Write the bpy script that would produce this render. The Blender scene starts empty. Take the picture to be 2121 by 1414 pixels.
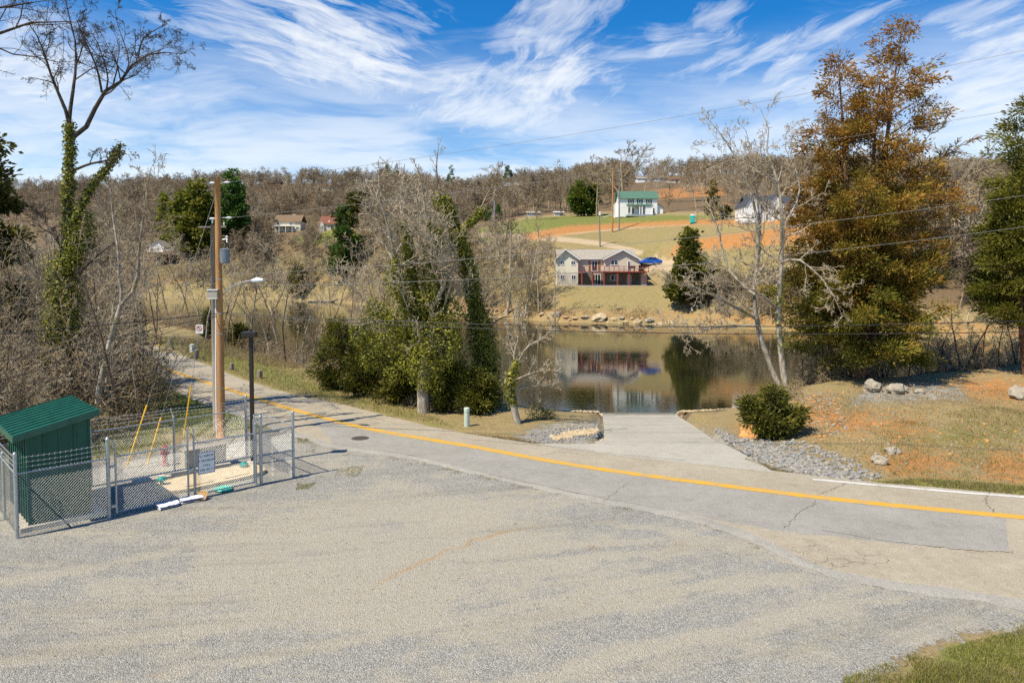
import bpy, math, random
import numpy as np
from mathutils import Vector, Matrix, noise as mnoise

R = math.radians
SC = bpy.context.scene
COL = SC.collection

# ------------------------------------------------------------------ camera
F, CX, CY, TILT, HC = 1414.0, 1060.5, 632.0, R(2.5), 7.2      # focal length and principal point in photo pixels
cam = bpy.data.cameras.new('camera'); camo = bpy.data.objects.new('camera', cam); COL.objects.link(camo)
cam.sensor_width = 36; cam.sensor_fit = 'HORIZONTAL'; cam.lens = 24
cam.shift_y = -75 / 2121
cam.clip_start = 0.1; cam.clip_end = 4000
camo.location = (0, 0, HC); camo.rotation_euler = (R(90) - TILT, 0, 0)
SC.camera = camo
cy = SC.cycles
cy.max_bounces = 5; cy.diffuse_bounces = 2; cy.glossy_bounces = 2; cy.transmission_bounces = 2; cy.transparent_max_bounces = 6
cy.use_adaptive_sampling = True; cy.adaptive_threshold = 0.02; cy.use_denoising = False

# ------------------------------------------------------------------ light
SUN_EL, SUN_AZ = R(55), R(-127)           # azimuth clockwise from +Y
SUN = Vector((math.sin(SUN_AZ) * math.cos(SUN_EL), math.cos(SUN_AZ) * math.cos(SUN_EL), math.sin(SUN_EL)))
sl = bpy.data.lights.new('sun', 'SUN'); sl.energy = 5.0; sl.angle = R(0.53); sl.color = (1.0, 0.89, 0.72)
slo = bpy.data.objects.new('sun', sl); COL.objects.link(slo)
slo.rotation_euler = SUN.to_track_quat('Z', 'Y').to_euler()
slo.location = SUN * 200
vs = SC.view_settings
vs.view_transform = 'Standard'; vs.look = 'None'; vs.gamma = 1.0; vs.use_curve_mapping = False
vs.exposure = 0.45


# ------------------------------------------------------------------ node helpers
class NT:
    """small expression builder for node trees"""
    def __init__(s, tree): s.t = tree
    def n(s, typ, **kw):
        nd = s.t.nodes.new(typ)
        for k, v in kw.items(): setattr(nd, k, v)
        return nd
    def put(s, sock, v):
        if isinstance(v, bpy.types.NodeSocket): s.t.links.new(v, sock)
        elif v is not None: sock.default_value = v
    def m(s, op, a, b=None, c=None, clamp=False):
        nd = s.n('ShaderNodeMath', operation=op, use_clamp=clamp)
        s.put(nd.inputs[0], a)
        if b is not None: s.put(nd.inputs[1], b)
        if c is not None: s.put(nd.inputs[2], c)
        return nd.outputs[0]
    def vm(s, op, a, b=None):
        nd = s.n('ShaderNodeVectorMath', operation=op)
        s.put(nd.inputs[0], a)
        if b is not None: s.put(nd.inputs[1], b)
        return nd.outputs[0]
    def rng(s, v, a, b, lo=0.0, hi=1.0, smooth=True):
        nd = s.n('ShaderNodeMapRange', interpolation_type='SMOOTHSTEP' if smooth else 'LINEAR')
        s.put(nd.inputs[0], v); nd.inputs[1].default_value = a; nd.inputs[2].default_value = b
        nd.inputs[3].default_value = lo; nd.inputs[4].default_value = hi
        return nd.outputs[0]
    def mix(s, f, a, b, blend='MIX'):
        nd = s.n('ShaderNodeMix', data_type='RGBA', blend_type=blend)
        s.put(nd.inputs[0], f)
        for k, v in ((6, a), (7, b)):
            if isinstance(v, tuple) and len(v) == 3: v = v + (1,)
            s.put(nd.inputs[k], v)
        return nd.outputs[2]
    def noise(s, vec, scale, detail=3, rough=0.55, dist=0.0):
        nd = s.n('ShaderNodeTexNoise'); s.put(nd.inputs['Vector'], vec)
        nd.inputs['Scale'].default_value = scale; nd.inputs['Detail'].default_value = detail
        nd.inputs['Roughness'].default_value = rough; nd.inputs['Distortion'].default_value = dist
        return nd.outputs[0]
    def voro(s, vec, scale, out=0, feature='F1', rnd=1.0):
        nd = s.n('ShaderNodeTexVoronoi', feature=feature); s.put(nd.inputs['Vector'], vec)
        nd.inputs['Scale'].default_value = scale; nd.inputs['Randomness'].default_value = rnd
        return nd.outputs[out]
    def map(s, vec, scale=(1, 1, 1), rot=(0, 0, 0), loc=(0, 0, 0)):
        nd = s.n('ShaderNodeMapping'); s.put(nd.inputs[0], vec)
        nd.inputs['Scale'].default_value = scale; nd.inputs['Rotation'].default_value = rot; nd.inputs['Location'].default_value = loc
        return nd.outputs[0]
    def ramp(s, f, stops):
        nd = s.n('ShaderNodeValToRGB'); s.put(nd.inputs[0], f)
        els = nd.color_ramp.elements
        while len(els) < len(stops): els.new(0.5)
        for e, (p, c) in zip(els, stops): e.position = p; e.color = tuple(c) + (1,)
        return nd.outputs[0]
    def pos(s): return s.n('ShaderNodeNewGeometry').outputs['Position']
    def obj(s): return s.n('ShaderNodeTexCoord').outputs['Object']
    def attr(s, name, out='Fac'):
        return s.n('ShaderNodeAttribute', attribute_name=name).outputs[out]
    def sep(s, v):
        nd = s.n('ShaderNodeSeparateXYZ'); s.put(nd.inputs[0], v); return nd.outputs
    def sepc(s, v):
        nd = s.n('ShaderNodeSeparateColor'); s.put(nd.inputs[0], v); return nd.outputs
    def comb(s, x, y, z):
        nd = s.n('ShaderNodeCombineXYZ')
        for i, v in enumerate((x, y, z)): s.put(nd.inputs[i], v)
        return nd.outputs[0]
    def bump(s, h, strength=0.3, dist=0.02):
        nd = s.n('ShaderNodeBump'); s.put(nd.inputs['Height'], h)
        nd.inputs['Strength'].default_value = strength; nd.inputs['Distance'].default_value = dist
        return nd.outputs[0]

MATS = {}
def material(name):
    m = bpy.data.materials.new(name); m.use_nodes = True
    t = NT(m.node_tree); b = m.node_tree.nodes['Principled BSDF']
    MATS[name] = m
    return m, t, b

def lin(c):
    """srgb 0..255 triple to linear"""
    return tuple(((v / 255) / 12.92 if v / 255 <= 0.04045 else ((v / 255 + 0.055) / 1.055) ** 2.4) for v in c)

def plain(name, col, rough=0.6, metal=0.0, var=0.15, scale=6.0, bump=0.0, spec=0.4, stretch=(1, 1, 1)):
    """a base colour with a little uneven grain and wear"""
    m, t, b = material(name)
    v = t.map(t.obj(), stretch)
    n1 = t.noise(v, scale, 4, 0.6); n2 = t.noise(v, scale * 9, 3, 0.6)
    f = t.m('ADD', t.m('MULTIPLY', n1, 0.65), t.m('MULTIPLY', n2, 0.35))
    c0 = tuple(max(0, c * (1 - var * 1.6)) for c in col); c1 = tuple(min(1, c * (1 + var * 1.4)) for c in col)
    t.put(b.inputs['Base Color'], t.ramp(f, [(0.3, c0), (0.7, c1)]))
    b.inputs['Roughness'].default_value = rough; b.inputs['Metallic'].default_value = metal
    b.inputs['Specular IOR Level'].default_value = spec
    if bump: t.put(b.inputs['Normal'], t.bump(f, bump, 0.02))
    return m

# ------------------------------------------------------------------ sky
def px_dir(px, py):
    u, v = (px - CX) / F, (CY - py) / F
    ct, st = math.cos(TILT), math.sin(TILT)
    return Vector((u, ct + v * st, -st + v * ct))

world = bpy.data.worlds.new('World'); SC.world = world; world.use_nodes = True
wt = NT(world.node_tree); bg = world.node_tree.nodes['Background']
sky = wt.n('ShaderNodeTexSky', sky_type='NISHITA', sun_disc=False, sun_elevation=SUN_EL, sun_rotation=SUN_AZ % (2 * math.pi))
sky.air_density = 1.0; sky.dust_density = 0.3; sky.ozone_density = 1.6; sky.altitude = 300
hs = wt.n('ShaderNodeHueSaturation'); hs.inputs['Saturation'].default_value = 1.35; hs.inputs['Value'].default_value = 1.0
world.node_tree.links.new(sky.outputs[0], hs.inputs['Color'])
wd = wt.n('ShaderNodeTexCoord').outputs['Generated']
dx, dy, dz = wt.sep(wd)
dzp = wt.m('ADD', wt.m('MAXIMUM', dz, 0.0), 0.10)
PX_ = wt.m('DIVIDE', dx, dzp); PY_ = wt.m('DIVIDE', dy, dzp)
pl = wt.comb(PX_, PY_, 0.0)
warp1 = wt.noise(pl, 0.55, 4, 0.6); warp2 = wt.noise(wt.vm('ADD', pl, (7.3, 2.1, 0)), 0.55, 4, 0.6)
wx = wt.m('ADD', PX_, wt.m('MULTIPLY', wt.m('SUBTRACT', warp1, 0.5), 1.0))
wy = wt.m('ADD', PY_, wt.m('MULTIPLY', wt.m('SUBTRACT', warp2, 0.5), 1.0))
plw = wt.comb(wx, wy, 0.0)
def sky_pl(px, py):
    d = px_dir(px, py).normalized(); z = max(d.z, 0) + 0.10
    return d.x / z, d.y / z
AX_ = wt.m('ADD', PX_, wt.m('MULTIPLY', wt.m('SUBTRACT', warp1, 0.5), 0.6)); AY_ = wt.m('ADD', PY_, wt.m('MULTIPLY', wt.m('SUBTRACT', warp2, 0.5), 0.6))
AP_ = wt.comb(AX_, AY_, 0.0)
FIB = [wt.noise(wt.map(wt.map(AP_, (1, 1, 1), (0, 0, -g)), (1.5, 4.6, 1)), 2.3, 9, 0.66, 0.3) for g in (R(-72), R(-15), R(40))]   # fibres combed three ways
def streak(p0, p1, w, amp, fb):
    (x0, y0), (x1, y1) = sky_pl(*p0), sky_pl(*p1)
    L = math.hypot(x1 - x0, y1 - y0) / 2; cx, cy = (x0 + x1) / 2, (y0 + y1) / 2
    an = math.atan2(y1 - y0, x1 - x0)
    q = wt.sep(wt.map(wt.vm('SUBTRACT', AP_, (cx, cy, 0)), (1, 1, 1), (0, 0, -an)))
    ma = wt.rng(wt.m('ABSOLUTE', q[0]), L * 1.2, L * 0.3)
    mc = wt.rng(wt.m('ABSOLUTE', q[1]), w, 0.0)
    mk = wt.m('MULTIPLY', ma, mc)
    cr_ = wt.rng(wt.m('ADD', wt.m('MULTIPLY', mk, 0.8), wt.m('MULTIPLY', wt.m('SUBTRACT', FIB[fb], 0.5), 3.2)), 0.24, 1.6, smooth=False)
    return wt.m('MULTIPLY', wt.m('MULTIPLY', cr_, wt.rng(mk, 0.0, 0.3)), amp * 0.86)
STREAKS = [((330, -60), (790, 170), 0.42, 0.95), ((520, 20), (900, 90), 0.40, 0.75), ((600, 20), (780, 200), 0.26, 0.7), ((700, 100), (990, 190), 0.22, 0.55),
           ((1200, -60), (1140, 120), 0.24, 0.85), ((1000, 90), (1140, 40), 0.16, 0.55), ((900, 270), (1290, 100), 0.50, 0.9), ((1240, 60), (1160, 210), 0.26, 0.6),
           ((1060, 150), (1280, 140), 0.34, 0.5), ((1420, 165), (1980, -30), 0.20, 0.85), ((1370, 112), (1550, 30), 0.11, 0.75), ((1250, 110), (1480, 60), 0.20, 0.4),
           ((1480, 50), (1560, -30), 0.14, 0.6), ((1580, 185), (1700, 100), 0.13, 0.6), ((1330, 70), (1500, 40), 0.14, 0.35),
           ((1930, 60), (2160, -20), 0.18, 0.7), ((1880, 270), (2300, 50), 0.60, 0.85), ((460, 100), (570, 125), 0.16, 0.5), ((2000, 120), (2300, 20), 0.3, 0.6),
           ((-100, 190), (220, 110), 0.5, 0.8), ((0, 60), (190, 40), 0.25, 0.45), ((860, 150), (1020, 120), 0.18, 0.55), ((1540, 230), (1920, 120), 0.3, 0.5), ((240, 210), (560, 160), 0.3, 0.35)]
cl = None
for s_ in STREAKS:
    (ex0, ey0), (ex1, ey1) = sky_pl(*s_[0]), sky_pl(*s_[1]); g_ = (math.degrees(math.atan2(ey1 - ey0, ex1 - ex0)) + 90) % 180 - 90
    v_ = streak(*s_, 0 if g_ < -40 or g_ > 65 else (1 if g_ < 10 else 2))
    cl = v_ if cl is None else wt.m('ADD', cl, v_)
# thin veil of cirrostratus thickening towards the horizon, and wisps over the rest of the dome
fine = wt.noise(wt.map(plw, (1.0, 1.6, 1)), 1.0, 7, 0.6, 0.4)
veil = wt.m('MULTIPLY', wt.rng(dz, 0.34, 0.13), wt.rng(fine, 0.30, 0.62, 0.22, 1.0))
wisp = wt.m('MULTIPLY', wt.rng(wt.noise(wt.map(plw, (0.8, 1.9, 1), (0, 0, 0.5)), 0.9, 7, 0.62, 0.5), 0.56, 0.86), 0.35)
cl = wt.m('ADD', cl, wt.m('MULTIPLY', veil, 0.86)); cl = wt.m('ADD', cl, wisp)
cl = wt.m('SUBTRACT', 1.0, wt.m('POWER', 2.718, wt.m('MULTIPLY', cl, -1.55)))
blue = wt.mix(1.0, hs.outputs[0], (0.235, 0.78, 1.02), 'MULTIPLY')
skyc = wt.mix(wt.m('MULTIPLY', cl, 0.97), blue, (7.0, 7.1, 7.1))
wt.put(bg.inputs['Color'], skyc); bg.inputs['Strength'].default_value = 0.112
world.cycles.sampling_method = 'MANUAL'; world.cycles.sample_map_resolution = 512

# ------------------------------------------------------------------ geometry helpers
def at(px, py, Y):
    d = px_dir(px, py); k = Y / d.y
    return Vector((d.x * k, Y, HC + d.z * k))
def gnd(px, py, z=0.0):
    d = px_dir(px, py); k = (z - HC) / d.z
    return Vector((d.x * k, d.y * k, z))
def project(P):
    """world points (N,3) to photo pixels"""
    P = np.asarray(P, float); ct, st = math.cos(TILT), math.sin(TILT)
    zz = P[:, 2] - HC
    fw = P[:, 1] * ct - zz * st; up = P[:, 1] * st + zz * ct
    fw = np.where(fw < 0.5, 0.5, fw)
    return CX + F * P[:, 0] / fw, CY - F * up / fw

class MB:
    """collects faces of one mesh; quads and triangles as numpy blocks"""
    def __init__(s): s.v, s.q, s.t, s.n, s.mq, s.mt, s.rv = [], [], [], 0, [], [], []
    def add(s, verts, quads=None, tris=None, mat=0, rnd=0.5):
        verts = np.asarray(verts, float).reshape(-1, 3)
        s.v.append(verts)
        s.rv.append(np.full(len(verts), rnd, float) if np.isscalar(rnd) else np.asarray(rnd, float))
        if quads is not None and len(quads):
            q = np.asarray(quads, np.int64).reshape(-1, 4) + s.n; s.q.append(q); s.mq.append(np.full(len(q), mat))
        if tris is not None and len(tris):
            q = np.asarray(tris, np.int64).reshape(-1, 3) + s.n; s.t.append(q); s.mt.append(np.full(len(q), mat))
        s.n += len(verts)
        return s
    def box(s, c, size, rz=0.0, M=None, mat=0):
        x, y, z = [k / 2 for k in size]
        P = np.array([(-x, -y, -z), (x, -y, -z), (x, y, -z), (-x, y, -z), (-x, -y, z), (x, -y, z), (x, y, z), (-x, y, z)])
        if rz:
            a, b = math.cos(rz), math.sin(rz); P = np.stack([P[:, 0] * a - P[:, 1] * b, P[:, 0] * b + P[:, 1] * a, P[:, 2]], 1)
        if M is not None: P = P @ np.array(M.to_3x3()).T
        return s.add(P + np.array(c), [(0, 3, 2, 1), (4, 5, 6, 7), (0, 1, 5, 4), (1, 2, 6, 5), (2, 3, 7, 6), (3, 0, 4, 7)], mat=mat)
    def b2(s, x0, x1, y0, y1, z0, z1, mat=0):
        return s.box(((x0 + x1) / 2, (y0 + y1) / 2, (z0 + z1) / 2), (x1 - x0, y1 - y0, z1 - z0), mat=mat)
    def quad(s, a, b, c, d, mat=0): return s.add([a, b, c, d], [(0, 1, 2, 3)], mat=mat)
    def tri(s, a, b, c, mat=0): return s.add([a, b, c], tris=[(0, 1, 2)], mat=mat)
    def tube(s, pts, r, sides=8, caps=True, mat=0):
        pts = np.asarray(pts, float); r = np.full(len(pts), r, float) if np.isscalar(r) else np.asarray(r, float)
        tubes(s, pts[None], r[None], sides, mat)
        if caps:
            n = sides; base = s.n - len(pts) * n
            for off, flip in ((0, True), ((len(pts) - 1) * n, False)):
                idx = [base + off + k for k in range(n)]
                if flip: idx = idx[::-1]
                s.t.append(np.array([(idx[0], idx[k], idx[k + 1]) for k in range(1, n - 1)])); s.mt.append(np.full(n - 2, mat))
        return s
    def cyl(s, a, b, r, sides=12, r2=None, mat=0):
        return s.tube([a, b], [r, r if r2 is None else r2], sides, True, mat)
    def prism(s, poly, z0, z1, mat=0):
        n = len(poly); v = [(p[0], p[1], z0) for p in poly] + [(p[0], p[1], z1) for p in poly]
        s.add(v, [(k, (k + 1) % n, n + (k + 1) % n, n + k) for k in range(n)], [(n, n + k, n + k + 1) for k in range(1, n - 1)] + [(0, k + 1, k) for k in range(1, n - 1)], mat)
        return s
    def lathe(s, c, prof, sides=16, mat=0):
        """prof: (radius, z) pairs about vertical axis at c"""
        a = np.arange(sides) * 2 * math.pi / sides; V = []
        for r, z in prof: V.append(np.stack([c[0] + r * np.cos(a), c[1] + r * np.sin(a), np.full(sides, c[2] + z)], 1))
        Q = [(i * sides + k, i * sides + (k + 1) % sides, (i + 1) * sides + (k + 1) % sides, (i + 1) * sides + k) for i in range(len(prof) - 1) for k in range(sides)]
        return s.add(np.concatenate(V), Q, mat=mat)
    def mesh(s, name, smooth=False):
        v = np.concatenate(s.v) if s.v else np.zeros((0, 3))
        q = np.concatenate(s.q) if s.q else np.zeros((0, 4), np.int64)
        t = np.concatenate(s.t) if s.t else np.zeros((0, 3), np.int64)
        me = bpy.data.meshes.new(name)
        me.vertices.add(len(v)); me.vertices.foreach_set('co', v.astype(np.float32).ravel())
        nl = q.size + t.size; me.loops.add(nl)
        me.loops.foreach_set('vertex_index', np.concatenate([q.ravel(), t.ravel()]).astype(np.int32))
        me.polygons.add(len(q) + len(t))
        st = np.concatenate([np.arange(len(q)) * 4, q.size + np.arange(len(t)) * 3]).astype(np.int32)
        me.polygons.foreach_set('loop_start', st)
        mi = np.concatenate((s.mq or [np.zeros(0)]) + (s.mt or [np.zeros(0)])).astype(np.int32)
        if len(mi) and mi.max() > 0: me.polygons.foreach_set('material_index', mi)
        me.polygons.foreach_set('use_smooth', np.full(len(q) + len(t), bool(smooth)))
        rv = np.concatenate(s.rv) if s.rv else np.zeros(0)
        if len(rv) and (rv.min() != rv.max()):
            at_ = me.attributes.new('rnd', 'FLOAT', 'POINT'); at_.data.foreach_set('value', rv.astype(np.float32))
        me.update(calc_edges=True)
        return me
    def shift(s, o):
        o = np.array(o, float)
        for k in range(len(s.v)): s.v[k] = s.v[k] - o
        return s

def tubes(mb, P, Rd, sides, mat=0, rnd=0.5):
    """batch of tubes: P (N,K,3) axis points, Rd (N,K) radii"""
    P = np.asarray(P, float); N, K, _ = P.shape
    T = np.empty_like(P); T[:, 1:-1] = P[:, 2:] - P[:, :-2]; T[:, 0] = P[:, 1] - P[:, 0]; T[:, -1] = P[:, -1] - P[:, -2]
    T /= np.linalg.norm(T, axis=2, keepdims=True) + 1e-9
    ref = np.where(np.abs(T[:, :1, 2:3]) > 0.9, np.array([1.0, 0, 0]), np.array([0, 0, 1.0]))
    U = np.cross(T, np.broadcast_to(ref, T.shape)); U /= np.linalg.norm(U, axis=2, keepdims=True) + 1e-9
    W = np.cross(T, U)
    a = np.arange(sides) * 2 * math.pi / sides
    V = P[:, :, None, :] + Rd[:, :, None, None] * (np.cos(a)[None, None, :, None] * U[:, :, None, :] + np.sin(a)[None, None, :, None] * W[:, :, None, :])
    i = np.arange(N)[:, None, None] * K * sides + np.arange(K - 1)[None, :, None] * sides
    k = np.arange(sides)[None, None, :]; k2 = (k + 1) % sides
    Q = np.stack([i + k, i + sides + k, i + sides + k2, i + k2], -1).reshape(-1, 4)
    rv = rnd if np.isscalar(rnd) else np.repeat(np.asarray(rnd), K * sides)
    mb.add(V.reshape(-1, 3), Q, mat=mat, rnd=rv)

def tag(o, label=None, cat=None, group=None, kind=None):
    if label: o['label'] = label
    if cat: o['category'] = cat
    if group: o['group'] = group
    if kind: o['kind'] = kind
    return o
def link(name, data, mats=(), parent=None, loc=None, rz=0.0):
    o = bpy.data.objects.new(name, data); COL.objects.link(o)
    for m in (mats if isinstance(mats, (list, tuple)) else [mats]):
        if m is not None: data.materials.append(MATS[m] if isinstance(m, str) else m)
    if parent is not None: o.parent = parent
    if loc is not None: o.location = loc
    if rz: o.rotation_euler.z = rz
    return o
def obj(name, mb, mats, parent=None, loc=None, rz=0.0, smooth=False, **tg):
    o = link(name, mb.mesh(name, smooth), mats, parent, loc, rz); tag(o, **tg); return o
def empty(name, loc, rz=0.0, **tg):
    o = bpy.data.objects.new(name, None); COL.objects.link(o); o.location = loc; o.rotation_euler.z = rz; o.empty_display_size = 0.3
    tag(o, **tg); return o
def copy_tree(o, parent=None):
    c = o.copy(); COL.objects.link(c); c.parent = parent
    for ch in list(o.children): copy_tree(ch, c)
    return c
def bevel(o, w=0.01, seg=2):
    m = o.modifiers.new('bevel', 'BEVEL'); m.width = w; m.segments = seg; m.limit_method = 'ANGLE'; return o
def text_part(body, size, mat, parent, loc, rot, name='lettering', extr=0.001):
    cu = bpy.data.curves.new(name, 'FONT'); cu.body = body; cu.size = size; cu.align_x = 'CENTER'; cu.align_y = 'CENTER'; cu.extrude = extr
    tmp = bpy.data.objects.new('tmp_text', cu); COL.objects.link(tmp)
    dg = bpy.context.evaluated_depsgraph_get(); me = bpy.data.meshes.new_from_object(tmp.evaluated_get(dg))
    bpy.data.objects.remove(tmp); me.name = name
    o = link(name, me, mat, parent); o.location = loc; o.rotation_euler = rot
    return o
def sstep(a, b, x):
    t = np.clip((x - a) / (b - a), 0, 1); return t * t * (3 - 2 * t)
def vnoise(x, y, scale, seed=0, octs=3):
    """cheap smooth value noise, vectorised, 0..1"""
    out = np.zeros_like(x, float); amp = 1.0; tot = 0.0
    for o_ in range(octs):
        X = x * scale * 2 ** o_ + 31.7 * seed + 17 * o_; Y = y * scale * 2 ** o_ - 11.3 * seed + 5 * o_
        xi, yi = np.floor(X), np.floor(Y); fx, fy = X - xi, Y - yi
        fx = fx * fx * (3 - 2 * fx); fy = fy * fy * (3 - 2 * fy)
        def h(a, b):
            s_ = np.sin(a * 127.1 + b * 311.7 + seed * 13.7) * 43758.5453; return s_ - np.floor(s_)
        out += amp * ((h(xi, yi) * (1 - fx) + h(xi + 1, yi) * fx) * (1 - fy) + (h(xi, yi + 1) * (1 - fx) + h(xi + 1, yi + 1) * fx) * fy)
        tot += amp; amp *= 0.5
    return out / tot
def pip(px, py, poly, soft=1.0):
    """soft point in polygon: 1 inside, 0 outside, ramp of width soft"""
    poly = np.asarray(poly, float); inside = np.zeros(px.shape, bool); dmin = np.full(px.shape, 1e9)
    n = len(poly)
    for i in range(n):
        (x0, y0), (x1, y1) = poly[i], poly[(i + 1) % n]
        c = ((y0 > py) != (y1 > py)) & (px < (x1 - x0) * (py - y0) / (y1 - y0 + 1e-12) + x0); inside ^= c
        dx_, dy_ = x1 - x0, y1 - y0; t = np.clip(((px - x0) * dx_ + (py - y0) * dy_) / (dx_ * dx_ + dy_ * dy_ + 1e-12), 0, 1)
        dmin = np.minimum(dmin, np.hypot(px - x0 - t * dx_, py - y0 - t * dy_))
    return np.clip(0.5 + np.where(inside, dmin, -dmin) / (2 * soft), 0, 1)

# ================================================================== GROUND AND WATER
WATER_Z = -1.9
XN = [-260, -80, -56, -43, -34, -18, -9.6, -2, 2, 6, 10.6, 14.6, 21, 30, 38, 80, 260]
YN = [230, 135, 112, 97, 80, 61, 51, 46.5, 45, 45, 45, 44.5, 49, 51, 52, 62, 90]
XF = [-400, -150, -100, -60, -25, -6, 10, 30, 50, 63, 90, 150, 400]
YF = [320, 275, 262, 232, 182, 151, 131, 126, 109, 97, 87, 82, 100]
S_R = [0, 1.5, 5, 10, 14.5, 20, 24, 31, 45, 60, 75, 90, 120, 150, 280, 480, 560, 900]
Z_R = [-1.9, -0.5, 0.5, 2.8, 4.85, 5.05, 6.0, 9.0, 14.8, 18.8, 22.2, 25, 28.3, 32, 56, 90, 92, 82]
S_L = [0, 2, 8, 20, 50, 150, 340, 430, 800]
Z_L = [-1.9, -0.3, 4.5, 13, 26, 48, 90, 94, 84]
yn_of = lambda x: np.interp(x, XN, YN)
yf_of = lambda x: np.interp(x, XF, YF)
def ramp_z(y): return np.interp(y, [26, 29, 45, 58], [0.03, -0.06, -1.9, -3.3])
def ramp_l(y): return np.interp(y, [26, 30, 36, 45, 58], [3.6, 4.1, 4.9, 6.0, 7.6])
def ramp_r(y): return np.interp(y, [24, 25.6, 29, 37, 45, 58], [10.6, 9.6, 8.95, 9.9, 10.7, 12.2])
def height(x, y):
    x = np.asarray(x, float); y = np.asarray(y, float)
    yn, yf = yn_of(x), yf_of(x); t = yn - y; s = y - yf
    bw = 6.0 + 8.5 * np.exp(-((x - 7.5) / 7.0) ** 2)
    base = -0.06 + 0.05 * vnoise(x, y, 0.35, 3)
    # low mound on the right between the road and the river
    md = sstep(10.6, 16, x) * sstep(24.5, 36, y) * (0.7 + 0.45 * sstep(26, 36, x)) * (1 + 0.7 * (vnoise(x, y, 0.25, 5) - 0.5))
    bankl = sstep(-8, -14, x) * sstep(42, 52, y + 0.4 * x) * 0.25 * vnoise(x, y, 0.3, 8)
    base = base + md + bankl + 0.22 * (vnoise(x, y, 0.9, 6) - 0.5) * np.clip(md * 3, 0, 1)
    k = sstep(0, 1, np.clip(t / bw, 0, 1)) if False else np.clip(t / bw, 0, 1)
    k = k * (1.6 - 0.6 * k)
    zn = WATER_Z + (base - WATER_Z) * np.clip(k, 0, 1) + 0.12 * (vnoise(x, y, 0.9, 9) - 0.5) * np.clip(4 * k * (1 - k), 0, 1)
    a = x / np.maximum(y, 1)
    wl = sstep(-0.02, -0.2, a)
    zf = np.interp(s, S_R, Z_R) * (1 - wl) + np.interp(s, S_L, Z_L) * wl
    zf = zf + sstep(130, 300, s) * (vnoise(x, y, 0.008, 2) - 0.5) * 7 + sstep(4, 14, s) * (vnoise(x, y, 0.05, 4) - 0.5) * 1.0
    zf = zf + (9.7 - zf) * sstep(8.5, 4.6, np.hypot(x - 32.5, y - 157.6))   # level parking pad by the house
    zr = WATER_Z - 0.3 * np.minimum(np.minimum(-t, -s), 6)
    z = np.where(t > 0, zn, np.where(s > 0, zf, zr))
    inr = (x > ramp_l(y) - 0.3) & (x < ramp_r(y) + 0.3) & (y > 26.5) & (y < 58)
    return np.where(inr, np.minimum(z, ramp_z(y) - 0.10), z)
def hz(x, y): return float(height(np.array([x]), np.array([y]))[0])
def on(px, py):
    """point of the terrain seen at a photo pixel (march along the ray)"""
    d = px_dir(px, py); prev = None
    ys = np.concatenate([np.arange(4, 60, 0.25), np.arange(60, 300, 0.8), np.arange(300, 900, 2.0)])
    k = ys / d.y; zz = HC + d.z * k; hh = np.maximum(height(d.x * k, ys), WATER_Z)
    i = np.argmax(zz <= hh)
    if not (zz <= hh).any(): i = np.argmin(np.abs(ys - 545)); hh = height(d.x * k, ys)
    return Vector((d.x * k[i], ys[i], hh[i]))

# ---- road outline, traced in the photograph and laid on the ground plane
ROAD_FAR = [(150, 672), (215, 682), (262, 694), (300, 710), (400, 745), (500, 785), (620, 821), (700, 836), (760, 851), (830, 869), (900, 886), (960, 898), (1060, 913), (1140, 925), (1300, 945), (1450, 960), (1600, 976), (1700, 989), (1850, 1003), (2000, 1016), (2121, 1027), (2400, 1050), (2900, 1085)]
ROAD_NEAR = [(150, 695), (215, 712), (262, 735), (300, 762), (380, 812), (470, 846), (560, 878), (640, 905), (700, 921), (800, 935), (870, 945), (1000, 977), (1120, 1003), (1240, 1028), (1400, 1060), (1500, 1086), (1600, 1126), (1700, 1170), (1800, 1196), (1950, 1218), (2121, 1243), (2400, 1290), (2900, 1340)]
CENTER = [(150, 680), (215, 694), (262, 715), (300, 745), (325, 757), (400, 784), (480, 809), (560, 835), (640, 858), (720, 879), (800, 896), (900, 913), (1000, 930), (1100, 949), (1200, 966), (1300, 981), (1400, 994), (1500, 1007), (1600, 1020), (1700, 1032), (1800, 1043), (1900, 1053), (2000, 1062), (2121, 1073), (2400, 1094), (2900, 1125)]
def smooth_line(P, n):
    """Catmull-Rom through P, resampled at n even steps"""
    P = [np.array(p, float) for p in P]; out = []
    for i in range(len(P) - 1):
        p0, p1, p2, p3 = P[max(i - 1, 0)], P[i], P[i + 1], P[min(i + 2, len(P) - 1)]
        for t in np.linspace(0, 1, 12, endpoint=False):
            out.append(0.5 * (2 * p1 + (p2 - p0) * t + (2 * p0 - 5 * p1 + 4 * p2 - p3) * t * t + (3 * p1 - p0 - 3 * p2 + p3) * t ** 3))
    out.append(P[-1]); out = np.array(out)
    d = np.concatenate([[0], np.cumsum(np.linalg.norm(np.diff(out, axis=0), axis=1))])
    return np.stack([np.interp(np.linspace(0, d[-1], n), d, out[:, k]) for k in range(out.shape[1])], 1)
def ground_line(pl, n, z=0.0): return smooth_line([gnd(p[0], p[1], z)[:2] for p in pl], n)
farE, nearE, ctr = ground_line(ROAD_FAR, 260), ground_line(ROAD_NEAR, 260), ground_line(CENTER, 260)
road_poly = np.concatenate([farE, nearE[::-1]])

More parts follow.
